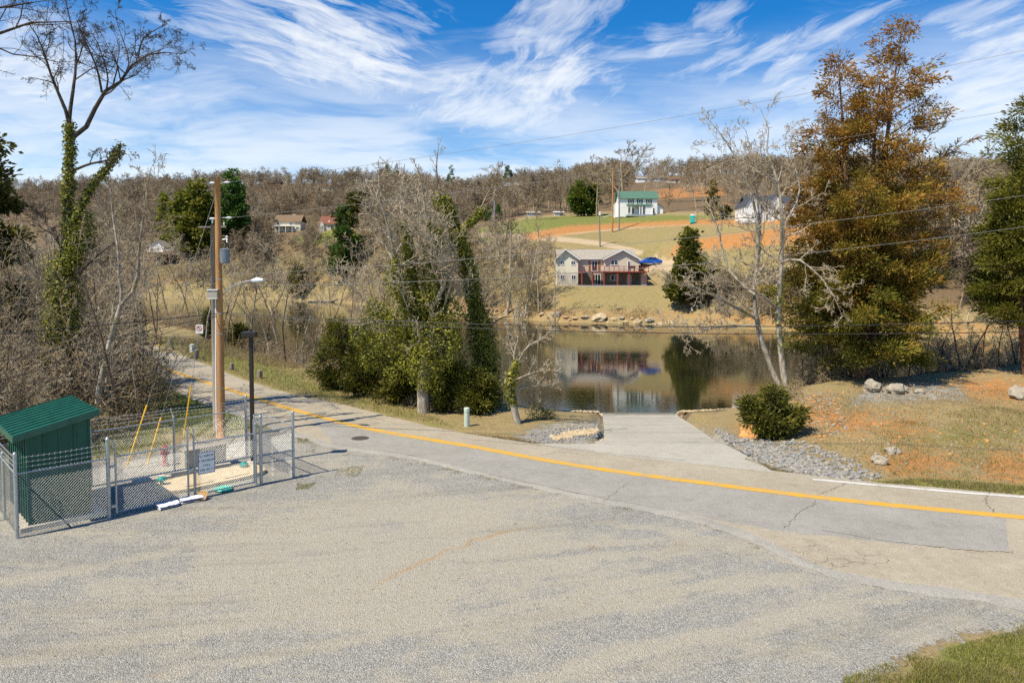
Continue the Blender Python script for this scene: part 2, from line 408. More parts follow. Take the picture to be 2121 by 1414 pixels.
# ---- terrain sheet
nr, nc = 560, 330
yy = -20 + 5 * (199.0) ** (np.linspace(0, 1, nr)) - 5
yy = np.linspace(0, 1, nr); yy = -24 + 6 * (165.0 ** yy)
th = np.linspace(R(-58), R(58), nc)
Yg, Tg = np.meshgrid(yy, th, indexing='ij'); Xg = (Yg + 25) * np.tan(Tg) * 0.93
X, Y = Xg.ravel(), Yg.ravel(); Z = height(X, Y)
inroad = pip(X, Y, road_poly, 0.3); Z = Z - 0.05 * (inroad > 0.4)
V = np.stack([X, Y, Z], 1); pxv, pyv = project(V)
tN, sF = yn_of(X) - Y, Y - yf_of(X)
near = tN > 0; far = sF > 0
def zone(polys, soft, mask):
    out = np.zeros(len(X))
    for p in polys: out = np.maximum(out, pip(pxv, pyv, p, soft))
    return out * mask
LOT = [(-900, 1600), (-900, 1000), (-60, 1010), (30, 985), (330, 930), (470, 905), (590, 890), (640, 905)] + ROAD_NEAR[8:20] + [(2121, 1236), (2600, 1280), (2600, 1300), (2100, 1300), (1990, 1318), (1900, 1345), (1830, 1390), (1780, 1500), (1700, 2200), (-900, 2200)]
gravel = zone([LOT], 30, near)
gravel = np.maximum(gravel, (Y < 6.5) * (X < 2.8) * 1.0)
gravel = np.maximum(gravel, zone([[(1060, 905), (1120, 878), (1250, 866), (1262, 905), (1200, 930), (1100, 920)], [(1425, 878), (1475, 884), (1560, 905), (1640, 930), (1700, 955), (1770, 985), (1700, 992), (1600, 975), (1490, 930)],
                                     [(1800, 800), (1900, 790), (1990, 800), (2010, 830), (1900, 832), (1750, 838)], [(600, 800), (700, 836), (760, 852), (720, 850), (640, 826)]], 18, near) * 0.8)
green = zone([[(2040, 1310), (2300, 1290), (2600, 1600), (1800, 1600), (1890, 1390), (1960, 1345)], [(1790, 1000), (1900, 985), (2121, 1000), (2300, 1020), (2121, 1030), (1950, 1012)],
              [(290, 690), (420, 700), (560, 745), (680, 800), (800, 835), (940, 880), (900, 888), (760, 850), (620, 821), (500, 783), (400, 743), (300, 708)],
              [(330, 790), (420, 830), (520, 862), (600, 890), (560, 905), (440, 905), (330, 900), (300, 840)], [(-300, 880), (0, 890), (180, 880), (330, 860), (330, 930), (0, 1000), (-300, 1010)]], 30, near) * 0.72
green = np.maximum(green, zone([[(1790, 1003), (1900, 992), (2121, 1006), (2300, 1024), (2121, 1034), (1950, 1014)], [(1960, 1340), (2600, 1300), (2600, 1700), (1800, 1600)], [(320, 792), (400, 825), (500, 862), (480, 880), (380, 880), (320, 850)]], 8, near))
green = np.maximum(green, zone([[(1840, 880), (2121, 860), (2121, 940), (1900, 930)]], 25, near) * 0.42)
orange = zone([[(1650, 845), (1720, 835), (1760, 870), (1700, 890), (1655, 885)], [(1800, 950), (1880, 925), (1990, 950), (1960, 985), (1850, 985)], [(2020, 960), (2060, 930), (2140, 945), (2140, 1000), (2050, 1000)], [(1800, 880), (1900, 860), (1930, 890), (1830, 905)],
              [(1960, 790), (2060, 780), (2140, 800), (2140, 830), (2000, 825)], [(1530, 885), (1570, 878), (1580, 915), (1530, 920)], [(1700, 870), (1800, 850), (1860, 880), (1740, 900)]], 30, near)
orange = np.maximum(orange * 0.85, 0.08 * zone([[(1640, 830), (2200, 780), (2200, 1000), (1800, 990), (1640, 900)]], 30, near))
orange = np.maximum(orange, zone([[(1080, 486), (1180, 467), (1300, 462), (1440, 455), (1640, 450), (1720, 455), (1720, 471), (1640, 465), (1440, 465), (1300, 471), (1180, 484), (1100, 498)],
              [(1365, 522), (1410, 503), (1500, 486), (1640, 470), (1720, 462), (1720, 500), (1600, 508), (1480, 517), (1400, 532)]], 5, far))
orange = np.maximum(orange, far * (sF < 5) * (0.15 + 0.45 * vnoise(X, Y, 0.09, 12)) * sstep(-70, -10, X))
orange = np.maximum(orange, far * sstep(4, 0, np.abs(sF - 9)) * 0.4 * sstep(0.5, 0.7, vnoise(X, Y, 0.05, 13)))
orange = np.maximum(orange, 0.75 * zone([[(1340, 392), (1420, 384), (1500, 392), (1520, 430), (1400, 425), (1360, 412)]], 8, far) * sstep(0.35, 0.65, vnoise(X, Y, 0.03, 14)))
green = np.maximum(green, zone([[(960, 480), (1100, 452), (1240, 444), (1480, 447), (1660, 449), (1660, 456), (1440, 459), (1300, 464), (1160, 472), (1000, 500)], [(600, 495), (720, 470), (760, 490), (640, 510)]], 3, far))
green = np.maximum(green, 0.34 * zone([[(1100, 480), (1300, 465), (1640, 466), (1640, 640), (1400, 640), (1380, 560), (1120, 500)], [(1100, 585), (1400, 590), (1500, 640), (1100, 650)], [(300, 540), (680, 520), (1000, 490), (1120, 560), (1000, 620), (300, 610)]], 8, far) + 0.0)
wood = far * sstep(60, 110, sF) * (1 - zone([[(960, 500), (980, 465), (1100, 447), (1240, 438), (1500, 438), (1700, 440), (1700, 560), (1100, 560)], [(560, 500), (560, 474), (740, 470), (740, 500)]], 4, far))
wood = np.maximum(wood, far * sstep(0.1, -0.1, X / np.maximum(Y, 1)) * sstep(0.45, 0.6, vnoise(X, Y, 0.03, 21)) * 0.8 * (1 - green))
wood = np.maximum(wood, far * (pxv < 985) * sstep(3, 12, sF) * (0.55 + 0.4 * vnoise(X, Y, 0.02, 31)))
wood = np.maximum(wood, far * (pxv > 1660) * sstep(3, 12, sF) * 0.75)
wood = np.maximum(wood, near * (X < -10) * zone([[(-900, 560), (250, 640), (300, 760), (330, 800), (330, 850), (180, 890), (-900, 900)]], 12, near))
wood = np.maximum(wood, near * sstep(5.5, 3.5, tN) * 0.8)
TRACK = [(1420, 560), (1375, 543), (1330, 525), (1290, 514), (1240, 504), (1180, 497), (1100, 491), (980, 486)]
tan = zone([[(p[0], p[1] - 5) for p in TRACK] + [(p[0], p[1] + 5) for p in TRACK[::-1]], [(1330, 545), (1420, 540), (1450, 560), (1340, 562)]], 4, far)
tan = np.maximum(tan, 0.8 * zone([[(1110, 489), (1190, 481), (1300, 470), (1440, 463), (1440, 466), (1300, 474), (1190, 485), (1110, 494)]], 1.0, far))
tan = np.maximum(tan, near * zone([[(1050, 910), (1250, 880), (1260, 925), (1140, 926)], [(1440, 895), (1500, 925), (1620, 970), (1700, 990), (1640, 985), (1480, 935)], [(960, 895), (1060, 905), (1060, 915), (960, 900)]], 5, near) * 0.55)
tan = np.maximum(tan, near * sstep(0.9, 0.0, np.abs(inroad - 0.0)) * pip(X, Y, road_poly, 1.6) * 0.7 * (1 - gravel))

mb = MB()
idx = np.arange(nr * nc).reshape(nr, nc)
Q = np.stack([idx[:-1, :-1], idx[:-1, 1:], idx[1:, 1:], idx[1:, :-1]], -1).reshape(-1, 4)
mb.add(V, Q); me = mb.mesh('ground', True)
for nm, (r_, g_, b_) in (('za', (gravel, green, orange)), ('zb', (wood, tan, far * 1.0))):
    ca = me.color_attributes.new(nm, 'FLOAT_COLOR', 'POINT')
    ca.data.foreach_set('color', np.stack([r_, g_, b_, np.ones(len(X))], 1).astype(np.float32).ravel())

m, t, b = material('terrain')
P = t.pos(); za = t.sepc(t.attr('za', 'Color')); zb = t.sepc(t.attr('zb', 'Color'))
n_big = t.noise(P, 0.35, 4, 0.6); n_mid = t.noise(P, 1.6, 5, 0.65); n_fine = t.noise(P, 9.0, 5, 0.7); n_tiny = t.noise(P, 34.0, 3, 0.7)
edge = t.m('ADD', t.m('ADD', t.m('MULTIPLY', t.m('SUBTRACT', n_mid, 0.5), 1.5), t.m('MULTIPLY', t.m('SUBTRACT', n_fine, 0.5), 1.5)), t.m('MULTIPLY', t.m('SUBTRACT', n_tiny, 0.5), 0.7))
def lay(a, lo=0.38, hi=0.62, gain=1.0): return t.rng(t.m('ADD', a, t.m('MULTIPLY', edge, gain)), lo, hi)
gf = t.m('ADD', t.m('MULTIPLY', n_fine, 0.6), t.m('MULTIPLY', n_tiny, 0.4))
dry = t.ramp(gf, [(0.30, (0.115, 0.085, 0.040)), (0.46, (0.245, 0.185, 0.088)), (0.60, (0.37, 0.285, 0.140)), (0.75, (0.52, 0.42, 0.235))])
dry = t.mix(t.rng(n_mid, 0.45, 0.7), dry, t.mix(0.5, dry, (0.17, 0.17, 0.045)))
grn = t.ramp(gf, [(0.30, (0.040, 0.055, 0.010)), (0.5, (0.135, 0.165, 0.028)), (0.72, (0.29, 0.29, 0.075))])
grn = t.mix(t.rng(n_mid, 0.4, 0.75, 0.0, 0.65), grn, dry)
org = t.ramp(t.m('ADD', t.m('MULTIPLY', n_mid, 0.4), t.m('MULTIPLY', n_fine, 0.6)), [(0.32, (0.20, 0.085, 0.025)), (0.5, (0.40, 0.175, 0.050)), (0.68, (0.55, 0.31, 0.13))])
wdf = t.ramp(gf, [(0.3, (0.045, 0.032, 0.018)), (0.5, (0.135, 0.095, 0.052)), (0.7, (0.26, 0.19, 0.11))])
# gravel: stones of two sizes, each with its own grey, over dusty fines dragged into streaks by tyres
vc = t.sepc(t.voro(P, 44.0, 1))[0]; vd = t.voro(P, 44.0, 0); vc2 = t.sepc(t.voro(P, 100.0, 1))[0]
st_ = t.m('ADD', t.m('MULTIPLY', vc, 0.55), t.m('MULTIPLY', vc2, 0.45))
grv = t.ramp(st_, [(0.08, (0.145, 0.140, 0.122)), (0.4, (0.265, 0.258, 0.226)), (0.7, (0.38, 0.372, 0.33)), (0.95, (0.60, 0.59, 0.53))])
arc = t.n('ShaderNodeVectorMath', operation='LENGTH'); t.put(arc.inputs[0], t.vm('SUBTRACT', P, (-10.0, 52.0, 0.0)))
arcv = t.comb(t.m('MULTIPLY', arc.outputs['Value'], 1.0), t.m('MULTIPLY', t.sep(P)[0], 0.075), 0.0)
strk = t.noise(arcv, 0.42, 11, 0.82, 0.5)
dust = t.m('ADD', t.m('ADD', t.m('MULTIPLY', strk, 0.62), t.m('MULTIPLY', n_big, 0.30)), t.m('MULTIPLY', t.noise(t.map(P, (.45, 1.3, 1), (0, 0, -.25)), .8, 7, .7), 0.22))
SWEEPS = [((0, 1370), (500, 1290), (1000, 1230), .55), ((700, 1250), (1100, 1170), (1500, 1130), .45), ((900, 1330), (1300, 1240), (1700, 1190), .55), ((500, 1180), (800, 1120), (1100, 1060), .5), ((1000, 1150), (1300, 1120), (1560, 1125), .4),
          ((200, 1255), (600, 1200), (900, 1140), .45), ((1100, 1400), (1500, 1300), (1850, 1240), .45), ((0, 1200), (300, 1150), (620, 1060), .45), ((300, 1400), (900, 1290), (1400, 1190), .4), ((1250, 1080), (1500, 1120), (1750, 1190), .5)]
def arc_mask(pa, pb, pc, w):
    # band along the circle through three points of the lot, as left by turning wheels
    (x1, y1), (x2, y2), (x3, y3) = [tuple(gnd(*q)[:2]) for q in (pa, pb, pc)]
    d_ = 2 * (x1 * (y2 - y3) + x2 * (y3 - y1) + x3 * (y1 - y2)); s1, s2, s3 = x1 * x1 + y1 * y1, x2 * x2 + y2 * y2, x3 * x3 + y3 * y3
    ux, uy = (s1 * (y2 - y3) + s2 * (y3 - y1) + s3 * (y1 - y2)) / d_, (s1 * (x3 - x2) + s2 * (x1 - x3) + s3 * (x2 - x1)) / d_; rr = math.hypot(x1 - ux, y1 - uy)
    ln = t.n('ShaderNodeVectorMath', operation='DISTANCE'); t.put(ln.inputs[0], wP); ln.inputs[1].default_value = (ux, uy, 0)
    df = t.m('ABSOLUTE', t.m('SUBTRACT', ln.outputs['Value'], rr)); m1 = t.rng(df, w, w * .15)
    l2 = t.n('ShaderNodeVectorMath', operation='DISTANCE'); t.put(l2.inputs[0], P); l2.inputs[1].default_value = (x2, y2, 0); h2 = math.hypot(x3 - x1, y3 - y1) / 2
    return t.m('MULTIPLY', m1, t.rng(l2.outputs['Value'], h2 * 1.5, h2 * .7))
wP = t.vm('MULTIPLY', t.vm('ADD', P, t.comb(t.m('MULTIPLY', t.m('SUBTRACT', n_big, .5), 1.2), t.m('MULTIPLY', t.m('SUBTRACT', n_mid, .5), .9), 0)), (1, 1, 0))
swp = None
for a_ in SWEEPS:
    q_ = arc_mask(*a_); swp = q_ if swp is None else t.m('MAXIMUM', swp, q_)
dust = t.m('ADD', dust, t.m('MULTIPLY', swp, 0.10))
ostreak = arc_mask((820, 1190), (950, 1130), (1110, 1088), .13)
dustf = t.m('MULTIPLY', t.rng(t.m('ADD', dust, t.m('MULTIPLY', t.m('SUBTRACT', n_mid, 0.5), 0.30)), 0.535, 0.67), t.rng(t.m('ADD', n_fine, t.m('MULTIPLY', st_, 0.3)), 0.35, 0.8, 0.90, 0.30))
dustc = t.ramp(gf, [(0.3, (0.34, 0.295, 0.20)), (0.55, (0.52, 0.46, 0.325)), (0.75, (0.68, 0.62, 0.47))])
grv2 = t.mix(dustf, grv, dustc)
rust = t.rng(t.noise(t.vm('ADD', P, (13, 5, 0)), 0.42, 5, 0.7), 0.60, 0.74, 0.0, 0.7)
grv2 = t.mix(t.m('MULTIPLY', rust, t.rng(n_fine, 0.4, 0.65)), grv2, (0.34, 0.20, 0.075)); grv2 = t.mix(t.m('MULTIPLY', ostreak, t.rng(n_fine, .35, .6, .1, .7)), grv2, (0.42, 0.26, 0.10))
dark = t.rng(t.noise(t.vm('ADD', arcv, (3, 9, 0)), 0.7, 9, 0.78), 0.47, 0.66, 0.0, 0.5)
grv2 = t.mix(dark, grv2, t.mix(1.0, grv2, (0.62, 0.61, 0.60), 'MULTIPLY'))
tanc = t.ramp(gf, [(0.3, (0.27, 0.20, 0.12)), (0.55, (0.46, 0.36, 0.23)), (0.75, (0.60, 0.50, 0.35))])
c = dry
c = t.mix(lay(zb[0], 0.35, 0.6), c, wdf)
c = t.mix(lay(za[1], 0.32, 0.62, 1.1), c, grn)
c = t.mix(lay(zb[1], 0.40, 0.6, 0.7), c, tanc)
c = t.mix(t.m('MULTIPLY', lay(za[2], 0.34, 0.70, 1.5), 0.92), c, org)
gl = lay(za[0], 0.40, 0.58, 1.0)
c = t.mix(gl, c, grv2)
t.put(b.inputs['Base Color'], c); b.inputs['Roughness'].default_value = 0.9; b.inputs['Specular IOR Level'].default_value = 0.2
hgt = t.m('ADD', t.m('MULTIPLY', t.m('MULTIPLY', t.m('SUBTRACT', 1.0, vd), gl), 0.7), t.m('ADD', t.m('MULTIPLY', n_fine, 0.9), t.m('MULTIPLY', n_tiny, 0.4)))
t.put(b.inputs['Normal'], t.bump(hgt, 0.75, 0.05))
tag(link('ground', me, m), kind='structure')

# ---- river
m, t, b = material('river_water')
P = t.pos()
w1 = t.noise(t.map(P, (0.35, 1.0, 1)), 2.2, 4, 0.6); w2 = t.noise(t.map(P, (0.25, 1.0, 1)), 9.0, 3, 0.5); w3 = t.noise(P, 0.06, 3, 0.5)
calm = t.rng(w3, 0.38, 0.62, 0.25, 1.0)
t.put(b.inputs['Base Color'], t.mix(t.noise(P, 0.09, 3), (0.012, 0.014, 0.006), (0.022, 0.022, 0.010)))
b.inputs['Roughness'].default_value = 0.012; b.inputs['IOR'].default_value = 1.33; b.inputs['Specular IOR Level'].default_value = 0.75
t.put(b.inputs['Normal'], t.bump(t.m('MULTIPLY', t.m('ADD', t.m('MULTIPLY', w1, 0.7), t.m('MULTIPLY', w2, 0.16)), calm), 0.3, 0.032))
xs = np.linspace(-330, 330, 90); mbw = MB()
V2 = np.concatenate([np.stack([xs, yn_of(xs) - 5, np.full(90, WATER_Z)], 1), np.stack([xs, yf_of(xs) + 4, np.full(90, WATER_Z)], 1)])
mbw.add(V2, [(k, k + 1, 91 + k, 90 + k) for k in range(89)])
obj('river', mbw, m, kind='structure')

# ---- road
def asphalt(name, c0, c1, c2, seed):
    m, t, b = material(name)
    P = t.vm('ADD', t.pos(), (seed, seed * 2, 0))
    sp = t.sepc(t.voro(P, 55.0, 1))[0]; n1 = t.noise(P, 0.5, 5, 0.6); n2 = t.noise(P, 3.0, 5, 0.65)
    f = t.m('ADD', t.m('ADD', t.m('MULTIPLY', sp, 0.34), t.m('MULTIPLY', n1, 0.38)), t.m('MULTIPLY', n2, 0.28))
    c = t.ramp(f, [(0.26, c0), (0.5, c1), (0.74, c2)])
    st = t.rng(t.noise(t.vm('ADD', P, (4, 1, 0)), 0.9, 6, 0.7), 0.54, 0.70, 0, 0.42)
    c = t.mix(st, c, t.mix(1.0, c, (0.66, 0.65, 0.63), 'MULTIPLY'))
    t.put(b.inputs['Base Color'], c); b.inputs['Roughness'].default_value = 0.88; b.inputs['Specular IOR Level'].default_value = 0.25
    t.put(b.inputs['Normal'], t.bump(t.m('ADD', sp, n2), 0.35, 0.012)); return m
asphalt('old_asphalt', (0.24, 0.205, 0.148), (0.35, 0.308, 0.226), (0.45, 0.405, 0.31), 0)
asphalt('patched_asphalt', (0.195, 0.186, 0.160), (0.29, 0.278, 0.242), (0.375, 0.36, 0.318), 9)
asphalt('ramp_concrete', (0.27, 0.255, 0.205), (0.38, 0.362, 0.30), (0.47, 0.45, 0.38), 21)
def worn_paint(name, col):
    m, t, b = material(name); n1 = t.noise(t.pos(), 2.2, 6, .75); n2 = t.noise(t.pos(), 18, 4, .7)
    f = t.rng(t.m('ADD', t.m('MULTIPLY', n1, .6), t.m('MULTIPLY', n2, .55)), .50, .74, 0, .75)
    t.put(b.inputs['Base Color'], t.mix(f, t.ramp(n2, [(.3, tuple(c * .8 for c in col)), (.7, col)]), (0.30, 0.265, 0.20))); b.inputs['Roughness'].default_value = .8
worn_paint('yellow_paint', (0.66, 0.37, 0.018)); worn_paint('white_paint', (0.68, 0.67, 0.63))
plain('crack_tar', (0.10, 0.088, 0.07), 0.9)
rngR = np.random.default_rng(5)
def strip(mb, A, B, z, jit=0.0, skirt=0.08, cols=6):
    n = len(A); nj = rngR.normal(0, 1, (n, 2)); nj = (nj + np.roll(nj, 1, 0) + np.roll(nj, -1, 0)) / 2
    d = B - A; d = d / np.linalg.norm(d, axis=1, keepdims=True)
    A = A - d * nj[:, :1] * jit; B = B + d * nj[:, 1:] * jit
    rows = [np.concatenate([A - d * 0.05, np.full((n, 1), z - skirt)], 1)]
    for k in range(cols + 1): rows.append(np.concatenate([A + (B - A) * k / cols, np.full((n, 1), z)], 1))
    rows.append(np.concatenate([B + d * 0.05, np.full((n, 1), z - skirt)], 1))
    C_ = len(rows); Vs = np.stack(rows, 1).reshape(-1, 3); i = np.arange(n - 1)[:, None] * C_ + np.arange(C_ - 1)[None]
    mb.add(Vs, np.stack([i, i + C_, i + C_ + 1, i + 1], -1).reshape(-1, 4)); return mb
RZ = 0.03
dN = nearE - farE; dN = dN / np.linalg.norm(dN, axis=1, keepdims=True); mbR = strip(MB(), farE, nearE, RZ, 0.05)
nE_ = np.concatenate([nearE, np.full((260, 1), RZ - .002)], 1); nE2 = np.concatenate([nearE + dN * .4, np.full((260, 1), -.075)], 1)   # crumbling edge feathering under the gravel
road = obj('road', mbR, 'old_asphalt', kind='structure')
ed_ = [np.concatenate([nearE + dN * o_ + (rngR.normal(0, .05, nearE.shape) if o_ > .2 else 0), np.full((260, 1), z_)], 1) for o_, z_ in ((-.2, RZ - .004), (.1, RZ - .006), (.3, -.012), (.55, -.085))]
obj('crumbled_edge', MB().add(np.concatenate(ed_), [(r_ * 260 + k, r_ * 260 + k + 260, r_ * 260 + k + 261, r_ * 260 + k + 1) for r_ in range(3) for k in range(259)]), 'patched_asphalt', road, smooth=True)
PATCH_T = [(640, 862), (720, 884), (800, 901), (900, 918), (1000, 935), (1100, 954), (1200, 971), (1300, 986), (1400, 999), (1500, 1012), (1600, 1025), (1700, 1037), (1800, 1048), (1900, 1058), (2000, 1067), (2082, 1075)]
PATCH_B = [(690, 919), (760, 930), (850, 943), (930, 960), (1020, 983), (1120, 1005), (1220, 1026), (1320, 1045), (1420, 1064), (1520, 1084), (1620, 1100), (1720, 1110), (1820, 1122), (1900, 1130), (2000, 1137), (2090, 1142)]
obj('asphalt_patch', strip(MB(), ground_line(PATCH_T, 120), ground_line(PATCH_B, 120), RZ + 0.006, 0.03, 0.005), 'patched_asphalt', road)
def offset_line(L, o):
    d = np.gradient(L, axis=0); d /= np.linalg.norm(d, axis=1, keepdims=True); return L + np.stack([-d[:, 1], d[:, 0]], 1) * o
c2 = ctr[18:]
obj('yellow_line', strip(MB(), offset_line(c2, 0.155), offset_line(c2, 0.045), RZ + 0.012, 0.004, 0.004, 1), 'yellow_paint', road)
obj('yellow_line', strip(MB(), offset_line(c2, -0.045), offset_line(c2, -0.155), RZ + 0.012, 0.004, 0.004, 1), 'yellow_paint', road)
wl = ground_line([(1683, 994), (1760, 1001), (1850, 1009), (2000, 1022), (2121, 1031), (2400, 1054), (2900, 1089)], 90)
obj('white_line', strip(MB(), offset_line(wl, 0.055), offset_line(wl, -0.055), RZ + 0.012, 0.004, 0.004, 1), 'white_paint', road)
def crack(pl, w=0.022, n=40):
    L = ground_line(pl, n); L = L + rngR.normal(0, 0.03, L.shape)
    ww = w * (0.5 + rngR.random((n, 1))); d = np.gradient(L, axis=0); d /= np.linalg.norm(d, axis=1, keepdims=True); nn = np.stack([-d[:, 1], d[:, 0]], 1)
    mbk = MB(); A, B_ = L + nn * ww / 2, L - nn * ww / 2
    mbk.add(np.concatenate([np.concatenate([A, np.full((n, 1), RZ + 0.0095)], 1), np.concatenate([B_, np.full((n, 1), RZ + 0.0095)], 1)]), [(n + k, n + k + 1, k + 1, k) for k in range(n - 1)])
    obj('crack', mbk, 'crack_tar', road)
crack([(1692, 1038), (1680, 1050), (1662, 1058), (1640, 1080), (1628, 1096)]); crack([(1690, 1028), (1740, 1008), (1765, 998)], 0.014)
crack([(1300, 1001), (1250, 1040), (1235, 1044)], 0.012); crack([(2050, 1020), (2042, 1040), (2060, 1062)], 0.016)
crack([(980, 912), (1100, 922), (1180, 930), (1280, 942), (1420, 955)], 0.016, 90); crack([(1700, 1100), (1850, 1124), (1990, 1140), (2100, 1146)], 0.02, 70)
crack([(620, 862), (720, 858), (820, 878)], 0.012); crack([(1120, 945), (1160, 938), (1200, 940)], 0.012)
for k in range(16):   # crazed paving at the mouth of the drive
    a = rngR.uniform(1660, 1860); bb = 1135 + (a - 1660) * 0.16 + rngR.uniform(-14, 26)
    an = rngR.uniform(0, 6.3); crack([(a, bb), (a + 28 * math.cos(an), bb + 9 * math.sin(an)), (a + 50 * math.cos(an + .5), bb + 16 * math.sin(an + .5))], 0.006, 10)
# manhole cover
plain('cast_iron', (0.10, 0.085, 0.07), 0.7, 0.3)
mc = gnd(746, 909); mbm = MB().lathe((0, 0, 0), [(0.0, 0.014), (0.31, 0.014), (0.32, 0.008), (0.33, 0.014), (0.38, 0.012), (0.39, -0.01)], 28)
for k in range(-4, 5):
    h_ = math.sqrt(max(0, 0.28 ** 2 - (k * 0.06) ** 2)); mbm.b2(-h_, h_, k * 0.06 - 0.012, k * 0.06 + 0.012, 0.012, 0.019)
obj('manhole_cover', mbm, 'cast_iron', loc=(mc.x, mc.y, RZ + 0.006), label='round iron manhole cover set into the grey lane of the road', cat='manhole cover')

# ---- boat ramp
ry = np.concatenate([np.linspace(30.2, 46, 40), np.linspace(47, 56, 6)])
L_, R_ = ramp_l(ry), ramp_r(ry); mbr = MB()
rows = []
for y_, l_, r_ in zip(ry, L_, R_):
    z_ = float(ramp_z(y_)); rows.append([(l_ - 0.02, y_, z_ - 0.25)] + [(l_ + (r_ - l_) * k / 8, y_, z_ + 0.0) for k in range(9)] + [(r_ + 0.02, y_, z_ - 0.25)])
C_ = 11; i = np.arange(len(ry) - 1)[:, None] * C_ + np.arange(C_ - 1)[None]
mbr.add(np.array(rows).reshape(-1, 3), np.stack([i, i + 1, i + C_ + 1, i + C_], -1).reshape(-1, 4))
m = MATS['ramp_concrete']; t = NT(m.node_tree); b = m.node_tree.nodes['Principled BSDF']; cin = b.inputs['Base Color'].links[0].from_socket   # damp, algae-dark band and broom grooves towards the water
yv_ = t.sep(t.pos())[1]; wet = t.rng(t.m('ADD', yv_, t.m('MULTIPLY', t.noise(t.pos(), 1.2, 5, .7), 2.2)), 43.6, 45.6, 0, .75); t.put(b.inputs['Base Color'], t.mix(wet, cin, (0.085, 0.075, 0.045)))
gro = t.m('SINE', t.m('MULTIPLY', yv_, 42.0)); t.put(b.inputs['Normal'], t.bump(t.m('ADD', gro, t.noise(t.pos(), 30, 3)), .25, .012))
ramp = obj('boat_ramp', mbr, 'ramp_concrete', kind='structure')
for y_ in (33.6, 37.4, 41.2): obj('joint', MB().add([(float(ramp_l(y_)) + .05, y_, float(ramp_z(y_)) + .004), (float(ramp_r(y_)) - .05, y_, float(ramp_z(y_)) + .004), (float(ramp_r(y_)) - .05, y_ + .035, float(ramp_z(y_ + .035)) + .004), (float(ramp_l(y_)) + .05, y_ + .035, float(ramp_z(y_ + .035)) + .004)], [(0, 1, 2, 3)]), 'crack_tar', ramp)
# flared apron between ramp and road
ap_top = smooth_line([(1.3, 29.85), (4.1, 30.15), (6.5, 30.2), (8.98, 30.18), (9.0, 30.1)], 60)
apf = ground_line([(1085, 915), (1200, 932), (1300, 944), (1450, 960), (1600, 976)], 60)
apt = np.stack([np.linspace(2.2, 9.0, 60), np.where(np.linspace(2.2, 9.0, 60) < 4.1, np.interp(np.linspace(2.2, 9.0, 60), [2.2, 4.1], [30.9, 30.2]), 30.2)], 1)
apz = np.linspace(0, 1, 8)[:, None, None]; G = apt[None] * (1 - apz) + (apf[None] + np.array([0, -0.25])) * apz
Gz = np.interp(G[..., 1], [26, 29, 30.2, 31], [0.036, -0.015, -0.135 + 0.01, -0.2]); Gz[-1] = RZ + 0.005; Gz[0] = ramp_z(G[0, :, 1]) + 0.004
Vq = np.concatenate([G, Gz[..., None]], -1).reshape(-1, 3); i = np.arange(7)[:, None] * 60 + np.arange(59)[None]
obj('apron', MB().add(Vq, np.stack([i, i + 60, i + 61, i + 1], -1).reshape(-1, 4)), 'ramp_concrete', ramp)

# ================================================================== FAR BUILDINGS
plain('tan_siding', (0.62, 0.56, 0.42), 0.7, var=0.06, stretch=(0.2, 0.2, 6)); plain('cream_siding', (0.76, 0.70, 0.53), 0.7, var=0.06, stretch=(0.2, 0.2, 6))
plain('taupe_siding', (0.20, 0.165, 0.125), 0.8, var=0.1); plain('white_siding', (0.78, 0.78, 0.76), 0.6, var=0.04, stretch=(0.2, 0.2, 6))
plain('grey_shingle', (0.33, 0.30, 0.245), 0.9, var=0.2, scale=3); plain('green_shingle', (0.075, 0.16, 0.115), 0.8, var=0.15, scale=3); plain('brown_shingle', (0.19, 0.13, 0.075), 0.9, var=0.2, scale=3)
plain('red_shingle', (0.20, 0.075, 0.045), 0.9, var=0.2, scale=3); plain('charcoal_shingle', (0.055, 0.06, 0.07), 0.8, var=0.2, scale=3)
plain('white_trim', (0.80, 0.80, 0.78), 0.5, var=0.03); plain('red_deck', (0.27, 0.045, 0.03), 0.7, var=0.2, scale=4); plain('shutter_olive', (0.13, 0.11, 0.04), 0.7)
plain('timber_brown', (0.36, 0.19, 0.07), 0.7, var=0.2); plain('dark_door', (0.06, 0.05, 0.045), 0.6); plain('pale_door', (0.55, 0.53, 0.48), 0.6); plain('grey_porch', (0.30, 0.32, 0.32), 0.8)
plain('footing', (0.42, 0.38, 0.32), 0.9, var=0.12); plain('brick_far', (0.30, 0.12, 0.07), 0.9, var=0.2); plain('blue_siding', (0.36, 0.46, 0.50), 0.7); plain('stone_mix', (0.58, 0.52, 0.42), 0.9, var=0.25, scale=9)
m, t, b = material('window_glass'); b.inputs['Base Color'].default_value = (0.025, 0.03, 0.035, 1); b.inputs['Roughness'].default_value = 0.06; b.inputs['Specular IOR Level'].default_value = 0.6

